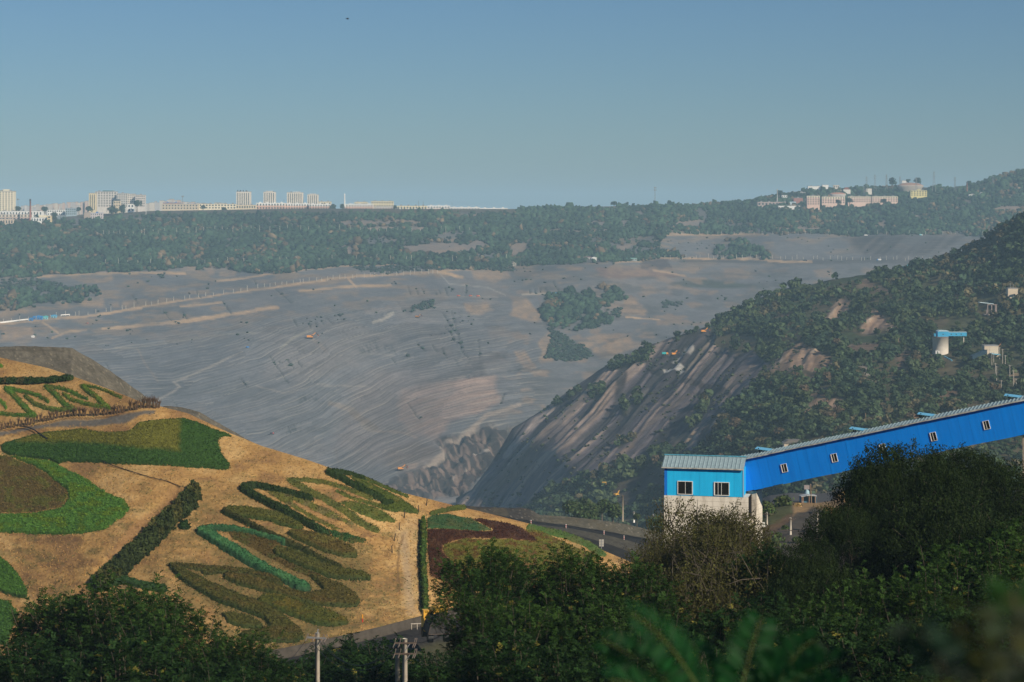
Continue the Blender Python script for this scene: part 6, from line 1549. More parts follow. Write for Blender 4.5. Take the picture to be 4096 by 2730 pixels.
def concrete_mat():
    m, t, b = new_mat("stained_concrete"); L = t.links
    tc = t.nodes.new("ShaderNodeTexCoord")
    mp_ = t.nodes.new("ShaderNodeMapping"); mp_.inputs["Scale"].default_value = (.9, .9, .16); L.new(tc.outputs["Object"], mp_.inputs[0])
    n1 = t.nodes.new("ShaderNodeTexNoise"); n1.inputs["Scale"].default_value = 1.6; n1.inputs["Detail"].default_value = 8; n1.inputs["Roughness"].default_value = .7; L.new(mp_.outputs[0], n1.inputs["Vector"])
    rp = t.nodes.new("ShaderNodeValToRGB"); e = rp.color_ramp.elements
    e[0].position = .3; e[0].color = (.40, .35, .28, 1); e[1].position = .55; e[1].color = (.74, .69, .60, 1)
    L.new(n1.outputs[0], rp.inputs[0])
    wv_ = t.nodes.new("ShaderNodeTexWave"); wv_.bands_direction = 'Z'; wv_.inputs["Scale"].default_value = .55; wv_.inputs["Distortion"].default_value = .6; L.new(tc.outputs["Object"], wv_.inputs["Vector"])
    r2 = t.nodes.new("ShaderNodeMapRange"); r2.inputs[1].default_value = 0; r2.inputs[2].default_value = .06; r2.inputs[3].default_value = .35; r2.inputs[4].default_value = 0; L.new(wv_.outputs["Fac"], r2.inputs[0])
    mx = t.nodes.new("ShaderNodeMix"); mx.data_type = 'RGBA'; L.new(r2.outputs[0], mx.inputs[0]); L.new(rp.outputs[0], mx.inputs[6]); mx.inputs[7].default_value = (.22, .19, .16, 1)
    L.new(mx.outputs[2], b.inputs["Base Color"]); b.inputs["Roughness"].default_value = .92
    bp = t.nodes.new("ShaderNodeBump"); bp.inputs["Strength"].default_value = .3; L.new(n1.outputs[0], bp.inputs["Height"]); L.new(bp.outputs[0], b.inputs["Normal"])
    return m
M_CONC = concrete_mat()

def sliding_window(parent, cx, cz, w, h, y, open_side=0, mull=1, t_=.07):
    """white frame with glazing bars, dark panes and one sash slid open"""
    f = MB()
    f.box(cx - w / 2, cx + w / 2, y - .07, y + .02, cz + h / 2 - t_, cz + h / 2).box(cx - w / 2, cx + w / 2, y - .07, y + .02, cz - h / 2, cz - h / 2 + t_)
    f.box(cx - w / 2, cx - w / 2 + t_, y - .07, y + .02, cz - h / 2 + t_, cz + h / 2 - t_).box(cx + w / 2 - t_, cx + w / 2, y - .07, y + .02, cz - h / 2 + t_, cz + h / 2 - t_)
    fr = f.build("window", M_FRAME, parent)
    MB().box(cx - w / 2 + t_, cx + w / 2 - t_, y - .012, y + .004, cz - h / 2 + t_, cz + h / 2 - t_).build("opening", M_HOLE, fr)
    side = -1 if open_side == 0 else 1
    x0, x1 = (cx - w / 2 + t_, cx) if side < 0 else (cx, cx + w / 2 - t_)
    s = MB(); q = .045
    s.box(x0, x0 + q, y - .045, y - .02, cz - h / 2 + t_, cz + h / 2 - t_).box(x1 - q, x1, y - .045, y - .02, cz - h / 2 + t_, cz + h / 2 - t_)
    if mull > 1: s.box((x0 + x1) / 2 - q / 2, (x0 + x1) / 2 + q / 2, y - .045, y - .02, cz - h / 2 + t_, cz + h / 2 - t_)
    s.build("sash", M_FRAME, fr)
    MB().box(x0 + q, x1 - q, y - .036, y - .03, cz - h / 2 + t_, cz + h / 2 - t_).build("pane", M_PANE, fr)
    return fr

# gallery: local X runs up the slope, local Y away from the camera, local Z square to the slope
GA0 = P(744.5, 491.7, 230.0); GA1 = P(1022.6, 434.8, 217.0)
gx = (GA1 - GA0).normalized(); gy = Vector((-gx.y, gx.x, 0)).normalized(); gz = gx.cross(gy)
glen = (GA1 - GA0).length
GH_ = mp(33.2, 230) * gx.xy.length / 1.0 * .985
GL = glen * 1.42; GD_ = 3.0
gal = bpy.data.objects.new("conveyor_gallery", None); col.objects.link(gal)
gal.matrix_world = Matrix(((gx.x, gy.x, gz.x, GA0.x), (gx.y, gy.y, gz.y, GA0.y), (gx.z, gy.z, gz.z, GA0.z), (0, 0, 0, 1)))
tag(gal, "long sloping bright blue conveyor gallery climbing out of the frame at the right", "conveyor gallery")
sh = gx.z / gx.xy.length   # so that the low end stands plumb against the house
def plumb(vs):  # shear the first metre so the end is vertical
    return [(x + (z * -sh if x < .01 else 0), y, z) for x, y, z in vs]
b = MB()
npan = int(GL / 1.15)
for k in range(npan):
    x0, x1 = k * GL / npan, (k + 1) * GL / npan - (.018 if k < npan - 1 else 0)
    dz = rnd.uniform(-.05, .03); dy = rnd.uniform(-.012, .012)
    b.box(x0, x1, dy, .06, dz, GH_)
b.box(0, GL, .062, GD_ - .062, 0.02, GH_).box(0, GL, GD_ - .06, GD_, 0, GH_)
b.v = plumb(b.v)
b.build("wall", M_GAL, gal)
# skirt flashing at the foot, eave, ribbed roof
rb = MB(); ov = .30; rh = .27
pr = [(-ov, GH_ + .02), (GD_ / 2, GH_ + rh), (GD_ + ov, GH_ + .02), (GD_ + ov, GH_ + .08), (GD_ / 2, GH_ + rh + .07), (-ov, GH_ + .08)]
xs0 = -.45
vs = [(xs0 - z * sh * .5, y, z) for y, z in pr] + [(GL, y, z) for y, z in pr]
rb.add(vs, [(0, 1, 7, 6), (1, 2, 8, 7), (3, 4, 10, 9), (4, 5, 11, 10), (5, 0, 6, 11), (2, 3, 9, 8), (0, 5, 4, 1), (1, 4, 3, 2), (6, 7, 10, 11), (7, 8, 9, 10)])
nr = int((GL + .4) / .42)
for k in range(nr):
    x = xs0 + .12 + k * .42
    for s_ in (0, 1):
        y0, z0 = ((-ov, GH_ + .075) if s_ == 0 else (GD_ + ov, GH_ + .075)); y1, z1 = GD_ / 2, GH_ + rh + .065
        rb.add([(x, y0, z0), (x + .12, y0, z0), (x + .12, y1, z1), (x, y1, z1), (x + .03, y0, z0 + .07), (x + .09, y0, z0 + .07), (x + .09, y1, z1 + .07), (x + .03, y1, z1 + .07)], [(0, 4, 7, 3), (4, 5, 6, 7), (5, 1, 2, 6), (0, 1, 5, 4)])
roof = rb.build("roof", M_SHEET, gal)
ev = MB(); x = -.4
while x < GL:
    w_ = rnd.uniform(1.6, 3.2)
    ev.box(x, min(GL, x + w_), -ov - .03, -ov + .0, GH_ - .02 - rnd.uniform(0, .07), GH_ + .085)
    x += w_
ev.build("eave_trim", simple("worn_trim", (.42, .44, .42), .7, var=.4, scale=2), gal)
for k, (u, v) in enumerate(((783.3, 468), (833.3, 457.8), (881.6, 448), (932.5, 436.5), (985.6, 425), (1041, 412))):
    t_ = (u - 744.5) / (1022.6 - 744.5)
    # solve the position along the gallery that shows at u
    x = 0.0
    for it in range(40):
        pt_ = GA0 + gx * x + gz * GH_ * .62; uu = 512 + pt_.x / pt_.y * FPX; x += (u - uu) * pt_.y / FPX / gx.x * .9
    zz = 0
    for it in range(30):
        pt_ = GA0 + gx * x + gz * zz; vv = HOR - pt_.z / pt_.y * FPX; zz += (vv - v) * pt_.y / FPX * .9
    sliding_window(gal, x, zz, .68, .94, -.03, 0, 1, .045)
for k, (u0, u1, v0) in enumerate(((757.5, 773, 447.2), (850.5, 869, 425.5), (919, 937, 411.4), (1006.5, 1024, 392), (1090, 1108, 374))):
    uc = (u0 + u1) / 2; x = 0.0
    for it in range(40):
        pt_ = GA0 + gx * x + gz * GH_ + gy * 1.2; uu = 512 + pt_.x / pt_.y * FPX; x += (uc - uu) * pt_.y / FPX / gx.x * .9
    L_ = .98
    fl = MB()
    y0, y1 = 1.0, 2.0
    zl, zr = GH_ + rh + .66, GH_ + rh - .02
    fl.add([(x - L_, y0, zl - .12), (x + L_, y0, zr - .12), (x + L_, y1, zr), (x - L_, y1, zl), (x - L_, y0, zl - .08), (x + L_, y0, zr - .08), (x + L_, y1, zr + .05), (x - L_, y1, zl + .05)], [(0, 3, 2, 1), (4, 5, 6, 7), (0, 1, 5, 4), (1, 2, 6, 5), (2, 3, 7, 6), (3, 0, 4, 7)])
    f_ = fl.build("vent_flap", M_FLAP, gal)
    if k == 2: f_['label'] = "vent flap with a broken rusty end"
    s_ = MB()
    for yy_ in (y0 + .15, y1 - .2): s_.bar((x - L_ * .55, yy_, GH_ + .3), (x - L_ * .62, yy_, zl - .1), .09)
    s_.build("prop", M_BLACK, f_)
    if k == 2: MB().box(x - L_ - .45, x - L_ + .1, y0 + .2, y0 + 1.0, zl - .5, zl - .12).build("torn_end", simple("rusty_sheet", (.35, .25, .2), .9, var=.5), f_)
# plumb supports under the gallery: written in world axes, then turned into the gallery's frame
ginv = gal.matrix_world.inverted()
def gal_world(m, name, mat):
    o = m.build(name, mat); me = o.data
    for v_ in me.vertices: v_.co = ginv @ v_.co
    o.parent = gal
    return o
pA = GA0 + gx * .5 + gy * .3
gz_at = lambda p: float(near_z(np.array([p.x]), np.array([p.y]))[0])
yawM = Matrix.Translation((GA0.x, GA0.y, 0)) @ Matrix.Rotation(math.atan2(gx.y, gx.x), 4, 'Z')
gal_world(MB().box(.25, 1.25, .5, 2.6, gz_at(pA) - 1, GA0.z + .10, yawM), "pier", M_CONC)
xcol = 0.0
for it in range(40):
    pt_ = GA0 + gx * xcol; uu = 512 + pt_.x / pt_.y * FPX; xcol += (1022.8 - uu) * pt_.y / FPX / gx.x * .9
pB = GA0 + gx * xcol; xl = xcol * gx.xy.length
gal_world(MB().box(xl - .1, xl + 1.0, .4, 2.6, gz_at(pB) - 1, pB.z + .12, yawM), "support_column", simple("pale_concrete_column", (.40, .33, .25), .9, var=.25))

# transfer house
th = R(12.5)
HB = P(664.7, 494.8, 229.0)           # lower left front corner of the blue storey
hx = Vector((math.cos(th), -math.sin(th), 0))
HW = mp(740.2 - 664.7, 229) / (math.cos(th) - math.sin(th) * .12) * .985
HH = mp(27.6, 229); HD = 4.2
house = empty("transfer_house", HB, -th, "bright blue sheet metal house on a concrete base at the gallery's low end", "conveyor house")
w_ = MB(); npn = 9
for k in range(npn):
    x0, x1 = HW * k / npn, HW * (k + 1) / npn - .02
    w_.box(x0, x1, rnd.uniform(-.012, .012), .05, rnd.uniform(-.04, .02), HH)
w_.box(0.001, HW - .001, .052, HD, .0, HH)
w_.build("wall", M_HOUSE, house)
MB().box(-.035, .28, -.035, .3, -.03, HH - .01).build("corner_trim", panel_mat("corner_blue", (.01, .18, .66), (.008, .15, .58)), house)
MB().box(HW - .02, HW + .05, -.03, .5, -.03, HH - .01).build("corner_trim", panel_mat("pale_trim", (.30, .45, .60), (.24, .4, .55)), house)
r = MB(); o_ = .28; rr = 1.05
pr = [(-o_, HH + .0), (HD / 2, HH + rr), (HD + o_, HH + .0), (HD + o_, HH + .07), (HD / 2, HH + rr + .07), (-o_, HH + .07)]
vs = [(-.3, y, z) for y, z in pr] + [(HW + .12, y, z) for y, z in pr]
r.add(vs, [(0, 1, 7, 6), (1, 2, 8, 7), (3, 4, 10, 9), (4, 5, 11, 10), (5, 0, 6, 11), (2, 3, 9, 8), (0, 5, 4, 1), (1, 4, 3, 2), (6, 7, 10, 11), (7, 8, 9, 10)])
for k in range(20):
    x = -.25 + k * (HW + .3) / 20
    for s_ in (0, 1):
        y0, z0 = ((-o_, HH + .068) if s_ == 0 else (HD + o_, HH + .068)); y1, z1 = HD / 2, HH + rr + .06
        r.add([(x, y0, z0), (x + .12, y0, z0), (x + .12, y1, z1), (x, y1, z1), (x + .03, y0, z0 + .07), (x + .09, y0, z0 + .07), (x + .09, y1, z1 + .07), (x + .03, y1, z1 + .07)], [(0, 4, 7, 3), (4, 5, 6, 7), (5, 1, 2, 6), (0, 1, 5, 4)])
hr = r.build("roof", M_SHEET, house)
MB().bar((-.32, HD / 2, HH + rr + .12), (HW + .14, HD / 2, HH + rr + .12), .34, .08).build("ridge_cap", simple("ridge_blue", (.10, .34, .46), .6, var=.3), hr)
MB().bar((-.32, -o_ - .03, HH + .0), (HW + .12, -o_ - .03, HH + .0), .07, .13).build("gutter", simple("worn_gutter", (.40, .40, .37), .7, var=.5, scale=2), hr)
for cu in (684.6, 719.8):
    x = (cu - 664.7) / (740.2 - 664.7) * HW
    sliding_window(house, x, .86, 1.72, 1.5, -.03, 1 if cu < 700 else 0, 1 if cu < 700 else 2)
# concrete base: taller than what shows above the bushes
bz = gz_at(HB) - HB.z - 1.0
cb = MB().box(-.06, HW + .55, -.06, HD + .1, bz, -.04)
cb.build("concrete_base", M_CONC, house)
MB().box(HW + .56, HW + .62, .5, HD, -2.6, -.04).build("shade_panel", M_HOLE, house)  # near-black sheet painting the shade on the base's end under the gallery
fr = MB().box(HW * .5, HW * .5 + 2.4, -.14, -.062, -5.2, -3.4).build("base_window", M_FRAME, house)
MB().box(HW * .5 + .1, HW * .5 + 2.3, -.16, -.142, -5.1, -3.5).build("pane", M_PANE, fr)

# ------------------------------------------------------------------ industrial pieces on the wooded slope
def slope_pt(u, v): return ridge_point(u, v)
def silo():
    p = slope_pt(941, 353.5); Y = p.y
    b = P(940.5, 353.5, Y); s = Y / FPX
    o = empty("silo", b, 0, "pale concrete silo carrying a light blue headhouse with a long arm", "silo")
    R_ = 7.8 * s
    MB().tube([(0, 0, -8 * s), (0, 0, 16.4 * s)], [R_, R_], 28).build("barrel", simple("pale_silo", (.62, .57, .50), .9, var=.15, scale=.15), o, smooth=True)
    MB().tube([(0, 0, 16.4 * s), (0, 0, 17.1 * s)], [R_ * 1.04] * 2, 28).build("deck", simple("deck_steel", (.22, .16, .13)), o)
    hh = MB().box(-3.8 * s, 7 * s, -5 * s, 4 * s, 17.1 * s, 22.4 * s).build("headhouse", paint((.05, .36, .62)), o)
    MB().prism([(-4.2 * s, 22.4 * s), (7.4 * s, 22.4 * s), (6.4 * s, 23.2 * s), (-2 * s, 23.5 * s)], -5.3 * s, 4.3 * s).build("roof", RF((.45, .62, .68)), hh)
    MB().box(.8 * s, 2.4 * s, -5.05 * s - .1, -5.02 * s, 19.2 * s, 19.8 * s).build("window", M_WIN, hh)
    ar = MB().box(7 * s, 25.5 * s, -3.4 * s, 1.5 * s, 17.6 * s, 21.4 * s).build("arm_gallery", paint((.05, .36, .62)), o)
    MB().box(7 * s, 25.7 * s, -3.7 * s, 1.8 * s, 21.4 * s, 21.8 * s).build("roof", RF((.45, .62, .68)), ar)
    for k in range(3): x = (10 + 5 * k) * s; MB().box(x - .5 * s, x + .5 * s, -3.4 * s - .12, -3.4 * s - .03, 19 * s, 20 * s).build("window", M_WIN, ar)
    MB().bar((23 * s, -1 * s, -12 * s), (23 * s, -1 * s, 17.6 * s), .8 * s).build("arm_post", M_CONC, o)
    MB().box(-6.6 * s, -3.8 * s, -3 * s, 2 * s, 17.3 * s, 20.2 * s).build("side_box", paint((.07, .42, .66)), o)
    return o
silo()
ph = slope_pt(937.5, 354); s = ph.y * .985 / FPX
g = empty("gate_hut", P(937.6, 354, ph.y * .985), 0, "tiny white hut with a dark window at the foot of the silo", "hut")
MB().box(-1.9 * s, 1.9 * s, 0, 3 * s, -1 * s, 3.4 * s).build("wall", M_WHITE, g); MB().box(-2.1 * s, 2.1 * s, -.2 * s, 3.2 * s, 3.4 * s, 3.8 * s).build("roof", M_ROOFG, g); MB().box(-.9 * s, .8 * s, -.12, -.02, 1.4 * s, 2.5 * s).build("window", M_WIN, g)
p = slope_pt(985, 316); s = p.y / FPX
o = empty("loading_frame", P(986.5, 315, p.y), 0, "open steel loading frame under a pale tilted roof high on the slope", "steel frame")
MB().add([(-9.5 * s, -4 * s, 12.6 * s), (-4.5 * s, -5 * s, 11.2 * s), (5 * s, -2 * s, 10.6 * s), (6 * s, 4 * s, 12.2 * s), (-5 * s, 5 * s, 13.4 * s), (-9.5 * s, -4 * s, 12.9 * s), (-4.5 * s, -5 * s, 11.5 * s), (5 * s, -2 * s, 10.9 * s), (6 * s, 4 * s, 12.5 * s), (-5 * s, 5 * s, 13.7 * s)], [(0, 1, 2, 3, 4), (9, 8, 7, 6, 5)] + [(i, (i + 1) % 5, (i + 1) % 5 + 5, i + 5) for i in range(5)]) if False else None
MB().box(-9 * s, 5 * s, -4 * s, 4 * s, 11.6 * s, 12.2 * s, Matrix.Rotation(R(6), 4, 'Y')).build("roof", RF((.50, .62, .66)), o)
fm = MB()
for x, y in ((.5, -3), (9.5, -2), (.5, 3), (9.5, 3), (4.5, -3)): fm.bar((x * s, y * s, -6 * s), (x * s, y * s, 10.6 * s), .7 * s)
fm.bar((0, -3 * s, 10.6 * s), (10 * s, -3 * s, 10.4 * s), .7 * s).bar((.5 * s, -3 * s, 0), (9.5 * s, -3 * s, 5 * s), .5 * s)
fm.build("steel_frame", simple("rust_frame", (.34, .27, .25), .7), o)
MB().box(-2.5 * s, 6 * s, -3.6 * s, 3 * s, 0, .9 * s).build("platform", simple("pale_deck", (.5, .42, .38)), o)
p = slope_pt(1013, 296); s = p.y / FPX
building("pump_house", "small cream hut with a grey flat roof, highest on the slope at the right edge", "hut", 1008, 1018, 288.6, 294.5, p.y * .99, (.62, .52, .40), None, 8, extra=lambda t, w, h, d: MB().bar((-w * .2, 3, h), (-w * .2, 3, h + 5), .35).bar((w * .1, 3, h), (w * .1, 3, h + 4), .3).build("pipe", M_STEEL, t))
p = slope_pt(991, 352); Yq = p.y
bt = building("crusher_house", "cream concrete box with a pale blue lean to roof above the pole lines", "hut", 984.5, 998.5, 346, 351, Yq * .99, (.62, .52, .40), None, 10, extra=lambda t, w, h, d: MB().box(-w * .12, w * .52, -7, -.2, -h * .55, -h * .4, Matrix.Rotation(R(7), 4, 'Y')).build("lean_to_roof", RF((.20, .50, .68)), t))
s = Yq / FPX
o = MB().prism([(-2, 0), (2, 0), (2, 3), (0, 4), (-2, 3)], 0, 1)
a_, b_ = P(971, 357.5, Yq * .97), P(985.5, 351.5, Yq * .98)
tag(MB().bar(a_, b_, 3.4 * s, 3.6 * s).build("inclined_conveyor", simple("dark_blue_sheet", (.02, .045, .07), .6)), "short dark inclined conveyor running up to the cream concrete box", "conveyor")
a_, b_ = P(998, 347, Yq * 1.0), P(1009, 334, Yq * 1.08)
tag(MB().bar(a_, b_, .55 * s, .8 * s).build("rusty_pipe", simple("rusty_pipe_paint", (.34, .16, .07), .8)), "thin rusty pipe climbing the slope from the cream concrete box", "pipe")
a_, b_ = P(944, 356.3, ph.y * .96), P(952, 360.6, ph.y * .955)
tag(MB().bar(a_, b_, 1.0 * s, 1.2 * s).build("covered_walkway", RF((.16, .40, .52))), "little blue covered walkway on the slope below the white hut", "walkway")
# pole lines at the right edge
for k, (u, v0, v1) in enumerate(((974.6 + 3.3, 347, 358), (979.8, 352, 365), (981.6, 352, 362), (983.5, 363, 377), (984.6, 366, 380), (987.5, 347, 358), (1002.6, 349, 363), (1005.3, 355, 371), (1009.8, 365, 384), (1013.6, 370, 386), (1016.2, 379, 388), (1001.2, 380, 395))):
    u = u + 12 if k < 6 else u
    p = slope_pt(u, v1); Y = p.y
    o = MB().tube([(0, 0, -3), (0, 0, mp(v1 - v0, Y))], [.26, .2], 6).bar((-1.2, 0, mp(v1 - v0, Y) - .6), (1.2, 0, mp(v1 - v0, Y) - .6), .16).build("utility_pole", M_POST if k == 0 else M_POST)
    o.location = P(u, v1, Y)
    tag(o, "pale pole of the twin pole line climbing the slope below the cream concrete box", "pole", "twin pole line on the slope")
for u, v0, v1, lb in ((856, 424 - 9, 427, "thin brown post seen above the gallery roof near the broken vent flap"), (865.5, 413, 424, "thinner brown post just right of the one above the broken vent flap")):
    Y = slope_pt(u, v1).y; o = MB().tube([(0, 0, -6), (0, 0, mp(v1 - v0, Y))], [.32, .25], 5).build("wooden_post", simple("brown_post", (.27, .19, .12))); o.location = P(u, v1, Y); tag(o, lb, "post")
Y = slope_pt(793, 455).y
building("pump_house", "cream hut with a grey hipped roof peeping over the gallery roof", "hut", 784, 804, 443.5, 456, Y, (.60, .50, .38), None, 8, extra=lambda t, w, h, d: MB().prism([(-w * .56, h), (w * .56, h), (w * .3, h + w * .16), (-w * .3, h + w * .16)], -.6, d + .4).build("hipped_roof", simple("slate_roof", (.17, .155, .14), .9), t), sink=2, parapet=False)
# camp and machines at the foot of the rock face
shed("canteen_shed", "white shed with a pale teal roof, lowest of the small camp in the pit", "shed", 541, 547.5, 503.3, 507.4, M_WHITE, RF((.34, .62, .60)), at=slope_pt, doors=2)
shed("site_cabin", "blue and white cabin of the small camp under the rock face", "cabin", 545.5, 551, 498.6, 503, paint((.45, .6, .74)), RF((.6, .6, .62)), at=slope_pt, doors=4)
for k, (u, v) in enumerate(((552.6, 501), (556.8, 499.5), (560.2, 498))):
    truck("rust brown dumper, %s in the row behind the camp cabin" % ["nearest", "middle one", "farthest"][k], slope_pt(u, v) + Vector((0, 0, .5)), 1.15, simple("rust_brown", (.30, .16, .09)), ORG, 1.2, group="dumpers behind the camp cabin")
truck("white car like van parked below the rust brown dumpers", slope_pt(551.5, 505), .7, M_WHITE, M_WHITE, .4, "van")
excavator("yellow excavator with its arm raised on the dark coal floor", slope_pt(605, 485.5), 1.3, YLW, 1.3, group=VG)
excavator("yellow loader standing right of the tree clump, before the coal heap", slope_pt(616.5, 496.5), .9, YLW, .8, group=VG)
excavator("orange excavator high on the rock ridge near the white outcrop", slope_pt(673.6, 355.5), 1.1, ORG, .5, group=VG)
excavator("orange excavator on the top of the rock ridge under the trees", slope_pt(703.5, 332.5), 1.1, ORG, .2, group=VG)
truck("turquoise truck on the rock ridge left of the white outcrop", slope_pt(665, 354.8), 1.0, TEAL, ORG, .1)

# ------------------------------------------------------------------ along the haul road and on the mound
M_SIGNR = simple("sign_red", (.55, .04, .03), .6)
def road_ground(u, v):
    c = MIDX[:, int(np.clip(round(u - 425), 0, MIDX.shape[1] - 1))]; vv = HOR - c[:, 2] / c[:, 1] * FPX
    return Vector(c[int(np.argmin(np.abs(vv - v)))])
for k, (u, v) in enumerate(((531, 524), (565.8, 528), (603.8, 534.6), (623.6, 539.4))):
    b_ = road_ground(u, v); H_ = 1.3
    o = empty("marker_post", b_ - Vector((0, 0, .1)), 0, "red and white banded marker post on the haul road edge, %s from the left" % ["first", "second", "third", "fourth"][k], "marker post", "marker posts along the haul road")
    for j in range(5): MB().tube([(0, 0, H_ * j / 5), (0, 0, H_ * (j + 1) / 5)], .13, 8).build("band", M_SIGNR if j % 2 else M_WHITE, o)
Ys = gardY(np.array([601.5]), np.array([549.]))[0] * 1.06
b_ = P(601.5, 550, Ys)
o = empty("road_sign", b_, 0, "square pale sign board seen from behind beside the haul road", "sign")
ws = mp(4.6, Ys); hs = mp(7.0, Ys)
MB().box(-ws / 2, ws / 2, -.06, 0, mp(3.6, Ys), mp(3.6, Ys) + hs).build("board", simple("grey_board", (.42, .41, .37), .6), o)
MB().bar((0, -.09, -4), (0, -.09, mp(3.6, Ys) + hs), .12).bar((-ws / 2, -.09, mp(5.5, Ys)), (ws / 2, -.09, mp(5.5, Ys)), .08).bar((-ws / 2, -.09, mp(8.6, Ys)), (ws / 2, -.09, mp(8.6, Ys)), .08).build("post", M_STEEL, o)
def upole(name, label, u, v0, v1, Y, r=.16, arms=((.06, 1.8),), mat=None, extra=0, group=None):
    """concrete pole with crossarms; arms: (fraction down from the top, length)"""
    H_ = mp(v1 - v0, Y); o = empty(name, P(u, v1, Y), rnd.uniform(-.15, .15), label, "utility pole", group)
    MB().tube([(0, 0, -2), (0, 0, H_)], [r * 1.35, r], 12).build("pole", mat or M_POLE, o, smooth=True)
    for f, L_ in arms:
        z = H_ * (1 - f)
        a = MB().box(-L_ / 2, L_ / 2, -r - .1, -r, z - .05, z + .06).build("crossarm", M_DARKST, o)
        for q in (-.46, -.15, .46):
            MB().tube([(q * L_, -r - .05, z + .06), (q * L_, -r - .05, z + .16), (q * L_, -r - .05, z + .28)], [.035, .06, .045], 8).build("insulator", M_INS, a)
    return o
M_POLE = simple("pole_concrete", (.80, .73, .62), .9, var=.15, scale=2)
M_DARKST = simple("dark_crossarm", (.10, .075, .06), .7)
M_INS = simple("insulator", (.20, .165, .15), .4)
Yp = 500
o = upole("utility_pole", "slim concrete pole with white boxes, left of the two under the gallery", 767, 512.3, 540, Yp, .2, ((.06, 3.2),))
for z, x in ((3.9, -.9), (3.2, -.8), (2.0, -1.7), (1.2, 0)): MB().box(x - .35, x + .35, -.6, -.1, z, z + .45).build("equipment_box", M_WHITE, o)
upole("utility_pole", "stepped concrete pole with a low dark crossarm, right of the two under the gallery", 790.5, 517.5, 545, Yp - 20, .22, ((.06, 2.6), (.46, 5.2)))
upole("utility_pole", "short pole top showing above the bushes on the mound", 817.5, 512, 524, 455, .16, ((.08, 2.4),))
upole("utility_pole", "pole with a small lamp close to the right side of the concrete base", 747.6, 510, 524, 236, .1, ((.1, .9),))
upole("utility_pole", "tall thin wooden pole right of the tree clump behind the haul road", 622.8, 495, 517, 900, .28, ((.03, 1.5),), simple("wood_pole", (.34, .28, .21)))
upole("utility_pole", "short pale pole left of the blue house behind the berm", 634, 511.8, 518, 900, .3, ((.1, 1.5),), M_WHITE)
upole("utility_pole", "tiny double arm pole close to the left side of the concrete base", 653.3, 514.3, 522, 880, .3, ((.25, 5.0),), M_WHITE)
# open shed on the mound
p = mound_point(809, 503.5); s = p.y / FPX
o = empty("open_shed", P(809, 503.6, p.y + .5), .12, "small open fronted blue shed on top of the spoil mound under the gallery", "shed")
MB().box(-7.5 * s, -7.2 * s, 0, 9 * s, -2 * s, 7.2 * s).box(-7.5 * s, 7.4 * s, 8.7 * s, 9 * s, -2 * s, 7.2 * s).box(7.1 * s, 7.4 * s, 0, 9 * s, -2 * s, 7.2 * s).build("wall", paint((.10, .25, .36)), o)
MB().prism([(-8 * s, 6.9 * s), (0, 7.9 * s), (8 * s, 7.3 * s), (8 * s, 7.8 * s), (0, 8.5 * s), (-8 * s, 7.4 * s)], -.6 * s, 9.4 * s).build("roof", RF((.42, .45, .46)), o)
for x in (-7.2, -6.0, 0.2, 6.4): MB().bar((x * s, 0, -2 * s), (x * s, 0, 7.3 * s), .6 * s).build("post", simple("rust_post", (.33, .2, .13)), o)
o = empty("dust_cowl", P(807, 500, p.y + 14), 0, "pale blue domed hood rising behind the open shed under the gallery", "hood")
MB().tube([(0, 0, -3 * s), (0, 0, 6 * s), (0, 0, 9 * s), (-.6 * s, 0, 11 * s)], [2.6 * s, 2.6 * s, 2.2 * s, 1.0 * s], 14).build("hood", simple("pale_hood", (.32, .48, .56), .5), o, smooth=True)
MB().box(-3 * s, 2.4 * s, -1 * s, 3 * s, 11 * s, 15 * s).build("duct", simple("brown_duct", (.3, .26, .26), .7), o)
tag(MB().tube([P(811.5, 504, p.y - 1), P(810.5, 484, p.y - 1)], .14, 6).build("wooden_pole", simple("brown_pole", (.25, .18, .12))), "leaning brown pole in front of the open shed", "pole")
# ------------------------------------------------------------------ NEAR TREES
def tube_np(pts_, rads, n=5):
    pts_ = np.asarray(pts_, float); k = len(pts_)
    d = unit(np.gradient(pts_, axis=0)); up = np.where(np.abs(d[:, 2:3]) < .9, np.array([[0, 0, 1.]]), np.array([[1., 0, 0]]))
    x = unit(np.cross(d, up)); y = np.cross(x, d)
    a = np.linspace(0, 2 * np.pi, n, endpoint=False)
    V = (pts_[:, None] + (x[:, None] * np.cos(a)[None, :, None] + y[:, None] * np.sin(a)[None, :, None]) * np.asarray(rads)[:, None, None]).reshape(-1, 3)
    i = np.arange(n); F = np.concatenate([np.stack([j * n + i, j * n + (i + 1) % n, (j + 1) * n + (i + 1) % n, (j + 1) * n + i], -1) for j in range(k - 1)])
    return V, F
class Acc:
    def __init__(s): s.V = []; s.F = []; s.C = []; s.n = 0
    def add(s, V, F, C=None):
        s.V.append(V); s.F.append(F + s.n); s.n += len(V)
        if C is not None: s.C.append(C)
    def mesh(s, name, mat, parent=None):
        return mesh_np(name, np.concatenate(s.V), np.concatenate(s.F), mat, parent, attrs={"Col": np.concatenate(s.C)} if s.C else None)

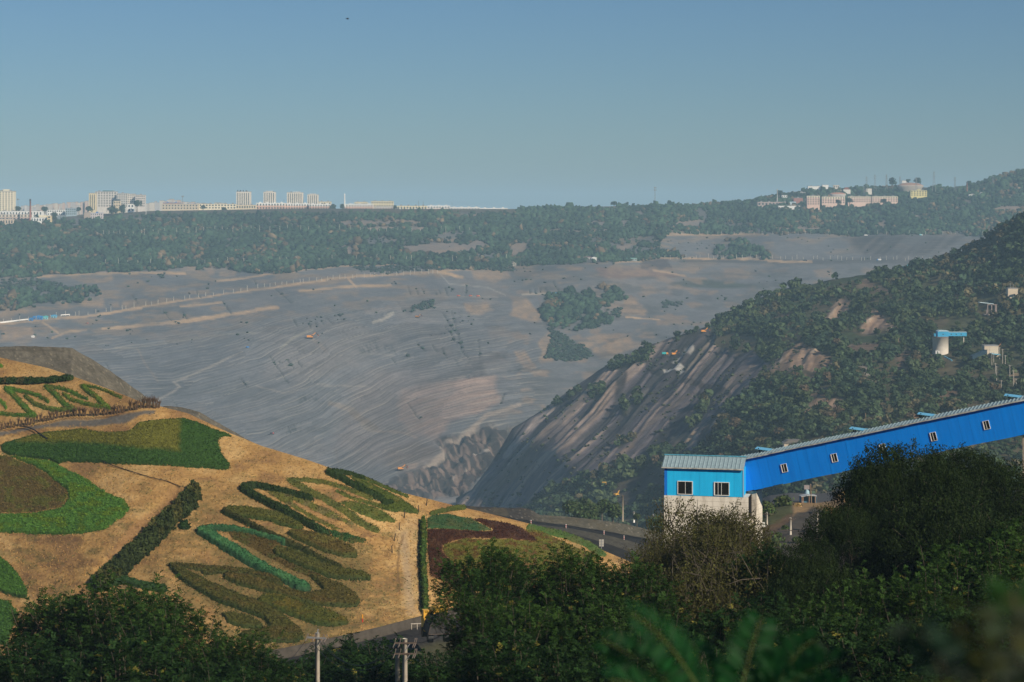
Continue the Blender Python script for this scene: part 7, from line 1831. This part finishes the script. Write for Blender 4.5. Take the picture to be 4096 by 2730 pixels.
def pinnate(base, d, length, pairs, leaf, droop):
    """compound leaves: base (N,3), direction d (N,3) -> leaflet centres, normals, long axes"""
    N = len(base); t = np.linspace(.22, 1, pairs)
    side = unit(np.cross(d, np.array([0, 0, 1.]) + .15 * rng.normal(size=(N, 3))))
    upn = np.cross(side, d)
    pos = base[:, None] + d[:, None] * (t[None, :, None] * length[:, None, None]) - np.array([0, 0, 1.]) * (droop * t ** 2)[None, :, None] * length[:, None, None]
    out = []
    for sg in (-1, 1):
        ax = unit(side[:, None] * sg + d[:, None] * .45 - np.array([0, 0, .25]))
        c = pos + ax * leaf * .9 + rng.normal(size=pos.shape) * leaf * .12
        nn = upn[:, None] + .3 * rng.normal(size=pos.shape)
        out.append((c.reshape(-1, 3), nn.reshape(-1, 3), np.broadcast_to(ax, c.shape).reshape(-1, 3)))
    return [np.concatenate([o[i] for o in out]) for i in range(3)]

def crown_points(n, lobes):
    """points on lobes (cx,cy,cz,r,flat): returns position and outward direction"""
    L_ = np.array(lobes); w_ = L_[:, 3] ** 2; k = rng.choice(len(L_), n, p=w_ / w_.sum())
    s = sphere_pts(n); s[:, 2] = np.where(s[:, 2] < -.35, -s[:, 2], s[:, 2])
    rr = L_[k, 3] * np.where(rng.uniform(size=n) < .8, rng.uniform(.82, 1.03, n), rng.uniform(.4, .82, n))
    p = L_[k, :3] + s * rr[:, None] * np.stack([np.ones(n), np.ones(n), L_[k, 4]], -1)
    return p, s
def rand_lobes(H_, W_, n, z0=.45, z1=.85, rmin=.22, rmax=.36):
    L_ = [(0, 0, H_ * .72, W_ * .36, .9)]
    for i in range(n):
        a = i * 2.4 + rng.uniform(-.4, .4); d = W_ * rng.uniform(.16, .40)
        L_.append((math.cos(a) * d, math.sin(a) * d, H_ * rng.uniform(z0, z1), W_ * rng.uniform(rmin, rmax) * .7, rng.uniform(.75, 1.05)))
    return L_

def limbs(acc, H_, lobes, r0, n_twig=40, stemcol=None):
    z = np.r_[-18., np.linspace(-1.2, H_ * .62, 6)]; wob = np.cumsum(rng.normal(size=(7, 2)) * .12, 0)
    trunk = np.c_[wob, z]; rad = np.linspace(r0, r0 * .45, 7)
    acc.add(*tube_np(trunk, rad, 8))
    for (cx, cy, cz, r, f) in lobes:
        i = rng.integers(2, 6); a = trunk[i]; b = np.array([cx, cy, cz])
        m = (a + b) / 2 + np.array([0, 0, -.1 * r]) + rng.normal(size=3) * .2
        acc.add(*tube_np(np.array([a, m, b]), [r0 * .42, r0 * .28, r0 * .12], 5))
        for q in range(max(3, n_twig // len(lobes))):
            e = b + sphere_pts(1)[0] * r * np.array([1, 1, .8]) + np.array([0, 0, r * .25])
            acc.add(*tube_np(np.array([b + rng.normal(size=3) * .1 * r, (b + e) / 2 + rng.normal(size=3) * .12 * r, e]), [r0 * .11, r0 * .07, r0 * .025], 4))

def tree_pinnate(H_, W_, nshoot, leaf, col_, lit_tipcol, shoot_len=1.3, tall=.25, nl=7, pairs=8, nleaf=9):
    """tree of heaven kind: upright shoots carrying long feathered leaves"""
    lobes = rand_lobes(H_, W_, nl)
    p, s = crown_points(nshoot, lobes)
    d = unit(s * .55 + np.array([0, 0, .9]) + .25 * rng.normal(size=s.shape))
    ln = shoot_len * rng.uniform(.6, 1.25, nshoot) * (1 + tall * (rng.uniform(size=nshoot) < .2))
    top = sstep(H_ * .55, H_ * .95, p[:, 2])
    crown = Acc(); wood = Acc()
    limbs(wood, H_, lobes, H_ * .018 + .06, 50)
    for i in np.where(rng.uniform(size=nshoot) < .35)[0]:
        wood.add(*tube_np(np.array([p[i] - d[i] * .3, p[i] + d[i] * ln[i]]), [.03, .012], 4))
    ks = np.linspace(.15, 1.0, nleaf)
    for j, k in enumerate(ks):
        b = p + d * (ln * k)[:, None]
        a = j * 2.4 + rng.uniform(0, 6.28, nshoot)
        hor = np.stack([np.cos(a), np.sin(a), np.zeros(nshoot)], -1)
        ld = unit(hor + d * (.35 + .9 * k) + .15 * rng.normal(size=hor.shape))
        c, n, ax = pinnate(b, ld, rng.uniform(.4, .75, nshoot) * (1.1 - .35 * k), pairs, leaf, .35)
        N = len(c); reps = N // nshoot // 2
        tone = np.repeat(top, reps); tone = np.concatenate([tone, tone])
        shc = np.repeat(rng.normal(size=nshoot), reps); shc = np.concatenate([shc, shc])
        cc = np.array(col_) * (1 - (tone * .5)[:, None]) + np.array(lit_tipcol) * (tone * .5)[:, None]  # sunlit tips painted in: leaf colour brightens towards the crown top
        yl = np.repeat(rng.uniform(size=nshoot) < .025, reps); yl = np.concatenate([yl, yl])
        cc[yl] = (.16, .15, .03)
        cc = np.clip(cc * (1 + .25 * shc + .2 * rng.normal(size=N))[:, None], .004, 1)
        v_, f_ = leaf_quads(c, n, leaf * rng.uniform(.75, 1.15, N), .34, ax)
        crown.add(v_, f_, np.repeat(cc, 4, 0))
    return crown, wood
def tree_fine(H_, W_, n, leaf, col_, lit_tipcol, nl=9, twig=90, bare=.0):
    """fine leaved crown (locust, elm): many small leaves gathered in sprays"""
    lobes = rand_lobes(H_, W_, nl + 6, .3, .86)
    ns = n // 22
    p, s = crown_points(ns, lobes)
    d = unit(s + np.array([0, 0, .35]) + .5 * rng.normal(size=s.shape))
    crown = Acc(); wood = Acc()
    limbs(wood, H_, lobes, H_ * .016 + .08, twig)
    t = rng.uniform(-.5, 1, (ns, 22)); sp = np.clip(rng.normal(size=(ns, 22, 3)), -1.6, 1.6) * .19
    c = p[:, None] + d[:, None] * (t * .55)[..., None] + sp * (1.2 - .5 * t)[..., None] * .8
    nn = s[:, None] * .6 + .8 * rng.normal(size=c.shape) + np.array([0, 0, .3])
    tn = np.repeat(rng.normal(size=ns), 22)
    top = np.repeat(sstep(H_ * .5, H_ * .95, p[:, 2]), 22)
    cc = np.array(col_) * (1 - .6 * top)[:, None] + np.array(lit_tipcol) * (.6 * top)[:, None]  # upper sprays coloured lighter to paint the sun on the crown top
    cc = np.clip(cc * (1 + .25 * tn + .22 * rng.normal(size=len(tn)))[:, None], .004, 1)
    v_, f_ = leaf_quads(c.reshape(-1, 3), nn.reshape(-1, 3), leaf * rng.uniform(.6, 1.25, len(tn)), .5)
    crown.add(v_, f_, np.repeat(cc, 4, 0))
    if bare:
        for i in rng.choice(ns, int(ns * bare), replace=False):
            wood.add(*tube_np(np.array([p[i] - d[i] * 1.1, p[i] + rng.normal(size=3) * .1, p[i] + d[i] * .8]), [.035, .025, .01], 4))
    return crown, wood
M_NLEAF = leaf_mat("near_leaf", .3, .06)
M_TWIG = simple("pale_bark", (.10, .085, .062), .9, var=.35, scale=5)
PROT = {}
def proto(kind, builder):
    c, w_ = builder()
    o = empty(kind, (0, 0, -500), 0)
    V_ = np.concatenate(c.V)
    hn = float(np.percentile(V_[:, 2], 99.5)); wn = float(np.percentile(V_[:, 0], 98) - np.percentile(V_[:, 0], 2))
    c.mesh("crown", M_NLEAF, o); w_.mesh("trunk", M_TWIG, o)
    PROT.setdefault(kind, []).append([o, False, hn, wn])
for k in range(3):
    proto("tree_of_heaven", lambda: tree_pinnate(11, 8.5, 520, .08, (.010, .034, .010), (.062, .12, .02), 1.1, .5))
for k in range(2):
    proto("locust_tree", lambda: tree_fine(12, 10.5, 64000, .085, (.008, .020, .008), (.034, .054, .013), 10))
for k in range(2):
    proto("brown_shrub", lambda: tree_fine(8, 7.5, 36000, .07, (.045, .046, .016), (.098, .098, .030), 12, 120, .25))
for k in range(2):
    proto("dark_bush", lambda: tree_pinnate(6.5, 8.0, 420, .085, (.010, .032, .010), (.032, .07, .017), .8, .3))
def plant(kind, u, vtop, Y, label, cat="tree", wpx=None, group=None, vary=0, dz=0):
    """stands a tree on the near ground so that its top reaches picture row vtop at distance Y"""
    x = (u - 512) / FPX * Y
    g = float(near_z(np.array([x]), np.array([Y]))[0]); top = (HOR - vtop) / FPX * Y
    lst = PROT[kind]; q = lst[vary % len(lst)]; Hn, Wn = q[2], q[3]
    if not q[1]: o = q[0]; q[1] = True
    else: o = copy_tree(q[0])
    H_ = max(2.0, top - g)
    sx = (mp(wpx, Y) / Wn) if wpx else H_ / Hn
    # the crown keeps its natural proportions; the long trunk reaches down into the slope
    sz = min(H_ / Hn, sx * 1.3); o.location = (x, Y, top - Hn * sz); o.scale = (sx, sx, sz); o.rotation_euler = (0, 0, rnd.uniform(0, 6.28))
    return tag(o, label, cat, group)
TG = "trees in the near belt"
near_list = [
    # centre clump in front of the garden
    ("tree_of_heaven", 490, 548, 150, "feathery green tree in the centre belt, its top against the dark red bed", 80),
    ("tree_of_heaven", 528, 556, 155, "feathery green tree of the centre belt rising before the yellow rust bed", 105),
    ("tree_of_heaven", 583, 556, 150, "feathery green tree of the centre belt just left below the road sign", 110),
    ("tree_of_heaven", 632, 566, 146, "feathery green tree of the centre belt under the haul road bend", 105),
    ("tree_of_heaven", 484, 590, 140, "feathery green tree with yellowish tips hiding the yellow dump truck", 85),
    ("tree_of_heaven", 540, 598, 128, "lower feathery tree in the middle of the centre belt", 120),
    ("tree_of_heaven", 615, 604, 124, "lower feathery tree left of the blurred fern leaves", 120),
    ("dark_bush", 505, 636, 118, "dark bush at the bottom of the centre belt, right of the concrete poles", 130),
    ("dark_bush", 565, 648, 112, "dark bush at the bottom edge below the centre belt", 140),
    # brown shrubs before the house
    ("brown_shrub", 708, 507, 172, "large brownish shrub with bare twigs in front of the concrete base", 105),
    ("brown_shrub", 736, 514, 168, "brownish shrub right of the large one, under the end of the gallery", 80),
    ("brown_shrub", 684, 531, 166, "brownish shrub left of the large one, at the left edge of the concrete base", 80),
    ("brown_shrub", 712, 528, 160, "round brown shrub low in front of the large brown one", 110),
    ("brown_shrub", 664, 548, 162, "lower brownish shrub at the left foot of the large brown one", 80),
    ("brown_shrub", 690, 572, 150, "brown twiggy shrub in the shade below the large brown one", 110),
    # right hand mass
    ("locust_tree", 915, 446, 168, "tall dark crown whose top covers the lower edge of the blue gallery", 130),
    ("locust_tree", 878, 466, 165, "dark crown on the left shoulder of the tall crown below the gallery", 85),
    ("locust_tree", 958, 449, 178, "dark crown right of the tall one, with a spiky tip before the gallery", 100),
    ("locust_tree", 1010, 470, 172, "dark green crown at the right edge under the gallery column", 120),
    ("locust_tree", 848, 508, 160, "dark rounded crown stepping down left of the tall crown", 78),
    ("locust_tree", 800, 543, 150, "dark crown low beside the brown shrub and the spoil mound", 80),
    ("dark_bush", 768, 549, 152, "dark bush at the foot of the pale pole with white boxes", 70),
    ("tree_of_heaven", 960, 540, 140, "feathery tree with bright tips in the middle of the right hand mass", 130),
    ("tree_of_heaven", 880, 570, 132, "feathery tree with yellow tips left of the one in the right hand mass", 130),
    ("tree_of_heaven", 1022, 530, 145, "feathery green tree at the right edge of the photo, half height", 110),
    ("locust_tree", 820, 575, 135, "dark crown behind the tip of the blurred fern leaves", 130),
    ("dark_bush", 760, 600, 125, "dark bush between the brown shrub and the blurred fern leaves", 130),
    ("dark_bush", 850, 622, 116, "dark bush right of the blurred fern leaves, at the bottom", 140),
    ("dark_bush", 950, 612, 112, "dark bush behind the blurred plant in the lower right corner", 150),
    ("dark_bush", 1020, 600, 108, "dark bush in the shade at the right edge, low down", 140),
    ("dark_bush", 690, 640, 110, "dark bush behind the left half of the blurred fern leaves", 150),
    ("dark_bush", 620, 668, 104, "dark bush at the bottom edge left of the blurred fern leaves", 150),
    ("dark_bush", 780, 655, 106, "dark bush at the bottom edge right behind the blurred fern tips", 150),
    ("dark_bush", 900, 668, 100, "lowest dark bush at the bottom edge, left of the blurred weeds", 150),
    ("locust_tree", 935, 500, 158, "dark crown filling the middle of the right hand mass below the tall crown", 150),
    ("locust_tree", 1000, 520, 150, "shaded dark crown at the right edge below the gallery column", 130),
    ("tree_of_heaven", 830, 600, 126, "feathery dark tree between the dark crowns and the bottom bushes", 120),
    ("brown_shrub", 725, 560, 152, "shaded brown shrub between the brown shrubs and the dark crowns", 120),
    # left bottom trees
    ("tree_of_heaven", 60, 590, 165, "left near tree with tall bare shoots beside the shaggy hedge", 110),
    ("tree_of_heaven", 118, 582, 160, "dark near tree below the shaggy hedge, in front of the dry slope", 120),
    ("tree_of_heaven", 180, 602, 152, "dark near tree at the lower left, in front of the left diagonal hedge", 120),
    ("tree_of_heaven", 232, 632, 146, "rightmost of the dark near trees at the lower left", 80),
    ("dark_bush", 30, 640, 140, "dark bush in the lower left corner", 130),
    ("dark_bush", 130, 640, 134, "dark bush at the bottom between the near trees on the left", 150),
    ("dark_bush", 215, 664, 128, "low dark bush at the bottom edge, left of the tall concrete pole", 120),
    ("dark_bush", 264, 655, 142, "sparse low bush at the right end of the near left trees", 75),
    ("dark_bush", 322, 651, 188, "green bush just behind the foot of the tall concrete pole", 75),
    ("dark_bush", 352, 643, 190, "bright green bush between the two concrete poles, beside the lower road", 100),
    ("dark_bush", 386, 643, 186, "bright green bush left of the double armed pole, against the road", 100),
    ("dark_bush", 365, 664, 170, "low green bush at the bottom edge between the concrete poles", 150),
    ("dark_bush", 440, 655, 175, "dark bush right of the double armed pole", 90),
]
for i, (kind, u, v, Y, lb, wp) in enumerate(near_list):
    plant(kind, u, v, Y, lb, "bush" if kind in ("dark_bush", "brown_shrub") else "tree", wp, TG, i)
# clump behind the haul road berm, bushes on the mound
def far_bush(u, vt, vb, Y, wpx, label, c=(.05, .075, .03), name="broadleaf_tree", leafpx=1.6):
    o = empty(name, P(u, vb, Y), rnd.uniform(0, 6), label, "tree" if vb - vt > 9 else "bush")
    H_ = mp(vb - vt, Y); R_ = mp(wpx, Y) / 2
    MB().tube([(0, 0, -3), (0, 0, H_ * .5)], [R_ * .1, R_ * .05], 6).build("trunk", M_BARK, o)
    p_, n_ = lobe_cloud(9, int(60 * max(.4, R_ / 4)), R_, H_)
    v_, f_ = leaf_quads(p_, n_ + .5 * rng.normal(size=n_.shape) + np.array([0, 0, .2]), mp(leafpx, Y) * rng.uniform(.6, 1.2, len(p_)), .7)
    mesh_np("crown", v_, f_, M_FAR, o, attrs={"Col": np.repeat(jitter_col(c, len(p_), .45), 4, 0)})
    return o
for a in ((575, 503, 518, 880, 26, "left tree of the dark clump behind the haul road berm"), (590, 500, 520, 890, 28, "middle tree of the dark clump behind the haul road berm"), (602, 498, 520, 900, 20, "tallest tree of the dark clump behind the haul road berm"), (613, 504, 521, 880, 24, "right tree of the dark clump behind the haul road berm"), (585, 511, 521, 850, 40, "low bush in front of the dark clump behind the berm"), (637, 513, 521, 880, 9, "small round bush on the brown bank behind the berm"), (655, 518, 530, 870, 26, "green bushes between the brown bank and the concrete base")):
    far_bush(*a)
for a in ((765, 504, 516, 520, 34, "green bush on the left shoulder of the spoil mound"), (783, 499, 508, 535, 26, "green bush beside the open shed on the mound"), (752, 518, 530, 500, 30, "green bush low on the left flank of the spoil mound"), (778, 533, 537, 480, 9, "small round tuft on the grey spoil below the poles"), (785, 526, 530, 490, 8, "small round tuft on the grey spoil between the two poles"), (797, 538, 542, 470, 14, "wide low tuft on the grey spoil right of the poles"), (772, 540, 552, 450, 40, "green bush at the foot of the spoil mound")):
    far_bush(*a, c=(.06, .085, .028))
for a in ((843, 494, 503, 510, 22, "straw yellow grass tuft on the spoil mound beside the dark trees"), (830, 508, 515, 480, 20, "straw yellow grass clump below the open shed"), (798, 504, 509, 530, 10, "tan grass tuft in front of the open shed")):
    far_bush(*a, c=(.34, .23, .10), name="grass_tuft", leafpx=1.2)

# ------------------------------------------------------------------ concrete poles, wires, dump truck
def near_pole(label, u, vtop, Y, arms, braces, seed):
    x = (u - 512) / FPX * Y; g = float(near_z(np.array([x]), np.array([Y]))[0]); top = (HOR - vtop) / FPX * Y
    H_ = top - g
    o = empty("utility_pole", (x, Y, g), 0, label, "utility pole", "concrete poles by the lower road")
    MB().tube([(0, 0, -1), (0, 0, H_)], [.25, .165], 16).build("pole", M_POLE, o, smooth=True)
    return o, H_, x, g
Yp = 152
o, H_, px, pz = near_pole("concrete pole with one pale crossarm, left of the two near poles", 317.5, 633, Yp, None, None, 1)
s = Yp / FPX
zc = H_ - mp(4.6, Yp)
ca = MB().box(-10.6 * s, 10.2 * s, -.22, -.13, zc - .05, zc + .07, Matrix.Rotation(R(-14), 4, 'Z')).build("crossarm", M_STEEL, o)
MB().bar((-.9 * s, -.1, H_ - .3), (.9 * s, -.1, H_ + mp(4.2, Yp)), .09).build("top_bracket", M_STEEL, o)
MB().bar((0, -.14, H_ - mp(12.5, Yp)), (5.4 * s, -.2, zc), .06).build("brace", M_STEEL, o)
for f in (.13, .245): MB().tube([(0, 0, H_ - mp(13, Yp) - f), (0, 0, H_ - mp(13, Yp) - f + .05)], .16, 12).build("band", M_DARKST, o)
ends = []
for q in (-10.2, -2.6, 6.4, 9.8):
    a = Matrix.Rotation(R(-14), 4, 'Z') @ Vector((q * s, -.18, zc + .07))
    i_ = MB().bar(a, a + Vector((.06, 0, .24)), .035).bar(a + Vector((.06, 0, .24)), a + Vector((.2, -.05, -.1)), .035).tube([a + Vector((.0, -.1, -.05)), a + Vector((-.1, -.25, -.26))], [.03, .045], 8).build("insulator", M_INS, ca)
    ends.append(Vector((px, Yp, pz)) + a + Vector((-.14, -.3, -.32)))
o2, H2, px2, pz2 = near_pole("double armed concrete pole in front, right of the two near poles", 405, 638.6, 140, None, None, 2)
s2 = 140 / FPX
arm_pts = []
for dv, L_ in ((3.9, 22), (14.6, 21)):
    z = H2 - mp(dv, 140)
    ca2 = MB().box(-10.3 * s2, (L_ - 10.3) * s2, -.22, -.13, z - .05, z + .05).build("crossarm", M_DARKST, o2)
    for q in (-10, -5, 9.3, 11):
        a = Vector((q * s2, -.18, z))
        MB().bar(a, a + Vector((.06, 0, .24)), .035).tube([a + Vector((.06, 0, .22)), a + Vector((.06, 0, .34))], [.03, .042], 8).tube([a + Vector((0, -.05, 0)), a + Vector((-.12, -.1, -.28))], [.04, .03], 8).build("insulator", M_INS, ca2)
        arm_pts.append(Vector((px2, 140, pz2)) + a)
    MB().bar((0, -.16, z - mp(8, 140)), (5.5 * s2, -.18, z), .05).build("brace", M_STEEL, o2)
MB().tube([(0, 0, H2 - mp(11.2, 140)), (0, 0, H2 - mp(11.2, 140) + .06)], .15, 12).build("band", M_STEEL, o2)
MB().tube([(0, 0, H2 - mp(22, 140)), (0, 0, H2 - mp(22, 140) + .07)], .17, 12).build("band", M_DARKST, o2)
# shorter pole standing behind it
o3, H3, px3, pz3 = near_pole("shorter concrete pole half hidden just behind the double armed pole", 397.6, 643, 148, None, None, 3)
MB().box(-9 * 148 / FPX, 9 * 148 / FPX, -.22, -.13, H3 - mp(4.2, 148) - .05, H3 - mp(4.2, 148) + .05).build("crossarm", M_DARKST, o3)
M_WIRE = simple("wire", (.01, .013, .02), .5)
def wire(a, b, sag, label):
    q = [a.lerp(b, t) - Vector((0, 0, sag * 4 * t * (1 - t))) for t in np.linspace(0, 1, 14)]
    o = MB().tube(q, .022, 5).build("power_wire", M_WIRE)
    return tag(o, label, "wire", "power wires of the near poles")
tgt = [P(258, 690, 146), P(268, 694, 146)]
wire(ends[0], tgt[0], .3, "wire falling to the left from the end of the pale crossarm")
wire(ends[1], tgt[1], .3, "wire falling to the left from the middle of the pale crossarm")
for k, (e, p_) in enumerate(((ends[3], arm_pts[0]), (ends[2], arm_pts[1]), (ends[1], arm_pts[4]))):
    wire(e, p_, 1.6, "wire sagging between the two near poles, %s of the three" % ["uppermost", "middle", "lowest"][k])
wire(arm_pts[3], P(470, 612, 150), .5, "wire leaving the upper arm of the double armed pole to the right")
# orange roadside post
b_ = P(362.5, 621.5, 318); o = empty("marker_post", b_, 0, "orange and red banded post at the edge wall of the lower road", "marker post")
for j in range(2): MB().tube([(0, 0, .55 * j - .1), (0, 0, .55 * (j + 1))], .1, 8).build("band", (M_SIGNR, simple("orange_band", (.8, .35, .03), .6))[j], o)
# yellow dump truck, tail towards us
Yt = 312; bt = P(439, 643, Yt)
s = Yt / FPX
dt = empty("dump_truck", bt, R(14), "big yellow dump truck with a dark rounded tipping body, hidden by the near tree", "dump truck")
prof = [(-11, 9.5), (12, 9.5), (12.4, 11), (12, 27), (4, 27.5), (-1, 26.5), (-6, 22.5), (-9, 19.5), (-11, 11.5)]
body = MB().prism([(x * s, z * s) for x, z in prof], -3 * s, 26 * s).build("tipping_body", simple("dirty_dark_steel", (.035, .033, .033), .7, var=.4, scale=1.5), dt)
rim = MB()
ring = [Vector((x * s, -3.2 * s, z * s)) for x, z in prof]
for i in range(len(ring)): rim.bar(ring[i], ring[(i + 1) % len(ring)], .5 * s, .6 * s)
rim.build("rim", simple("worn_edge", (.09, .07, .055), .8, var=.4, scale=1.5), body)
MB().prism([(-2 * s, 26 * s), (12 * s, 26 * s), (12 * s, 31 * s), (4 * s, 32 * s), (0, 31 * s), (-2.5 * s, 28.5 * s)], 16 * s, 34 * s).build("canopy", YLW, body)
MB().box(-10 * s, 10 * s, 24 * s, 40 * s, 7 * s, 20 * s).build("chassis", YLW, dt)
cb = MB().box(-9.5 * s, -1 * s, 30 * s, 39 * s, 18 * s, 27 * s).build("cab", YLW, dt); MB().box(-9.6 * s, -.9 * s, 31 * s, 38 * s, 22 * s, 26 * s).build("cab_window", M_WIN, cb)
for x in (-8.2, 8.2):
    for y in (4, 33): w_ = MB().tube([((x - 2.6) * s, y * s, 5 * s), ((x + 2.6) * s, y * s, 5 * s)], 5 * s, 20).build("wheel", M_BLACK, dt)
# low white barrier beside the truck
o = empty("road_barrier", P(416, 627.5, 326), R(10), "low whitish barrier left of the dump truck, at the foot of the worn path", "barrier")
M_DULL = simple("dull_white", (.42, .38, .33), .8, var=.4)
MB().box(-.8, 1.0, -.08, .08, .55, .68).build("rail", M_DULL, o)
for x in (-.7, .2, .9): MB().bar((x, 0, -.3), (x, 0, .56), .1).build("post", M_DULL, o)

# ------------------------------------------------------------------ very near plants, out of focus
M_FERN = leaf_mat("fern_leaf", .45, .2)
def fern(name, label, stems, leaf, pairs, c, mat=M_FERN, asp=.26):
    """arching feathered leaves: (start, end, sag) in world space"""
    acc = Acc(); wd = Acc()
    for (a, b, sag) in stems:
        a, b = np.array(a), np.array(b); t = np.linspace(0, 1, pairs)
        q = a[None] * (1 - t)[:, None] + b[None] * t[:, None] + np.array([0, 0, 1.])[None] * (sag * 4 * t * (1 - t))[:, None]
        wd.add(*tube_np(q, np.linspace(.006, .002, pairs), 5))
        d = unit(np.gradient(q, axis=0)); side = unit(np.cross(d, np.array([0, -.75, .65])))
        for sg in (-1, 1):
            ax = unit(side * sg + d * .5 - np.array([0, 0, .12]))
            sz = leaf * (1.05 - .75 * np.abs(t - .35) ** 1.2) * rng.uniform(.85, 1.1, pairs)
            cpos = q + ax * sz[:, None] * .95
            v_, f_ = leaf_quads(cpos, np.cross(ax, d) * sg + .2 * rng.normal(size=q.shape), sz, asp, ax)
            acc.add(v_, f_, np.repeat(jitter_col(c, pairs, .3), 4, 0))
    o = empty(name, (0, 0, 0), 0, label, "plant")
    acc.mesh("leaf", mat, o); wd.mesh("stem", simple("green_stem", (.10, .12, .03), .7), o)
    return o
Yn = 10.5
fern("fern_leaved_shoot", "large blurred bright green feathered leaves close to the camera at the bottom",
     [(P(705, 700, Yn), P(632, 614, Yn - .3), .06), (P(700, 715, Yn), P(602, 640, Yn + .2), .04), (P(735, 720, Yn), P(762, 618, Yn + .3), .05), (P(760, 725, Yn), P(815, 640, Yn), .08), (P(745, 730, Yn), P(838, 662, Yn - .4), .07), (P(770, 745, Yn), P(842, 690, Yn - .2), .05), (P(690, 730, Yn), P(610, 680, Yn - .4), .06), (P(720, 720, Yn), P(690, 640, Yn + .6), .05), (P(740, 735, Yn), P(790, 668, Yn + .5), .05)],
     .085, 30, (.010, .062, .015), asp=.15)
Yn = 4.6
def broad(name, label, items, c):
    for (u0, v0, u1, v1, s_, cc) in items:
        acc = Acc(); wd = Acc()
        a, b = np.array(P(u0, v0, Yn)), np.array(P(u1, v1, Yn + rnd.uniform(-.3, .3)))
        t = np.linspace(0, 1, 9); q = a[None] * (1 - t)[:, None] + b[None] * t[:, None] + np.array([0, 0, .03])[None] * (4 * t * (1 - t))[:, None]
        wd.add(*tube_np(q, np.linspace(.004, .0015, 9), 5))
        for k in range(3, 9):
            for sg in (-1, 1):
                ax = unit(np.array([sg * .8, rnd.uniform(-.3, .3), rnd.uniform(-.6, .3)]))
                v_, f_ = leaf_quads((q[k] + ax * s_)[None], np.array([[rnd.uniform(-.4, .4), -.7, .6]]), [s_], .42, ax[None])
                acc.add(v_, f_, np.repeat(jitter_col(cc, 1, .3), 4, 0))
        o = empty(name, a, 0, label, "plant", "blurred weeds near the camera")
        for ac, nm, mt in ((acc, "leaf", M_FERN), (wd, "stem", simple("pale_stem", (.10, .095, .06), .7))):
            ch = ac.mesh(nm, mt, o); ch.matrix_parent_inverse = Matrix.Translation(-Vector(a))
DG, YG, PL = (.014, .036, .022), (.055, .07, .014), (.05, .07, .04)
broad("broadleaf_weed", "strongly blurred leafy weed stem with yellowing leaves in the lower right corner",
      [(960, 720, 912, 622, .035, DG), (985, 720, 940, 640, .03, DG), (1000, 730, 968, 608, .03, (.03, .04, .012)), (1015, 720, 985, 660, .03, YG), (1030, 720, 1008, 610, .04, PL), (1020, 640, 1012, 588, .035, (.02, .07, .014)), (1045, 700, 1030, 600, .035, YG), (940, 730, 925, 690, .035, YG), (990, 740, 960, 690, .035, YG), (1050, 720, 1024, 660, .04, PL)], DG)
# a bird high in the sky
o = empty("bird", P(347.6, 19, 420), .4, "tiny dark bird flying high in the sky at the upper left", "bird")
bm_ = MB().tube([(-.28, 0, 0), (-.15, 0, .02), (.05, 0, .03), (.2, 0, .03), (.27, 0, .05), (.36, 0, .03)], [.02, .07, .10, .06, .055, .01], 8)
for sg in (-1, 1): bm_.add([(.12, sg * .05, .05), (-.08, sg * .05, .05), (-.16, sg * .45, .22), (.02, sg * .42, .22), (.12, sg * .05, .07), (-.08, sg * .05, .07), (-.16, sg * .45, .23), (.02, sg * .42, .23), (-.25, sg * .85, .12), (-.25, sg * .85, .125)], [(0, 1, 2, 3), (7, 6, 5, 4), (2, 8, 3), (7, 9, 6), (0, 3, 7, 4), (1, 5, 6, 2), (3, 8, 9, 7), (2, 6, 9, 8)])
bm_.build("body", simple("dark_feather", (.02, .02, .025), .8), o)
# ------------------------------------------------------------------ haze
hz = MB().box(-9000, 9000, -2500, 25500, -560, 175)
def haze_mat():
    m = bpy.data.materials.new("haze"); m.use_nodes = True
    t = m.node_tree; t.nodes.clear()
    o = t.nodes.new("ShaderNodeOutputMaterial"); v = t.nodes.new("ShaderNodeVolumePrincipled")
    v.inputs["Color"].default_value = (0.50, 0.77, 0.98, 1)
    v.inputs["Density"].default_value = 0.92e-4
    v.inputs["Anisotropy"].default_value = -0.15
    t.links.new(v.outputs[0], o.inputs["Volume"])
    return m
ho = hz.build("haze", haze_mat())
tag(ho, kind='stuff')
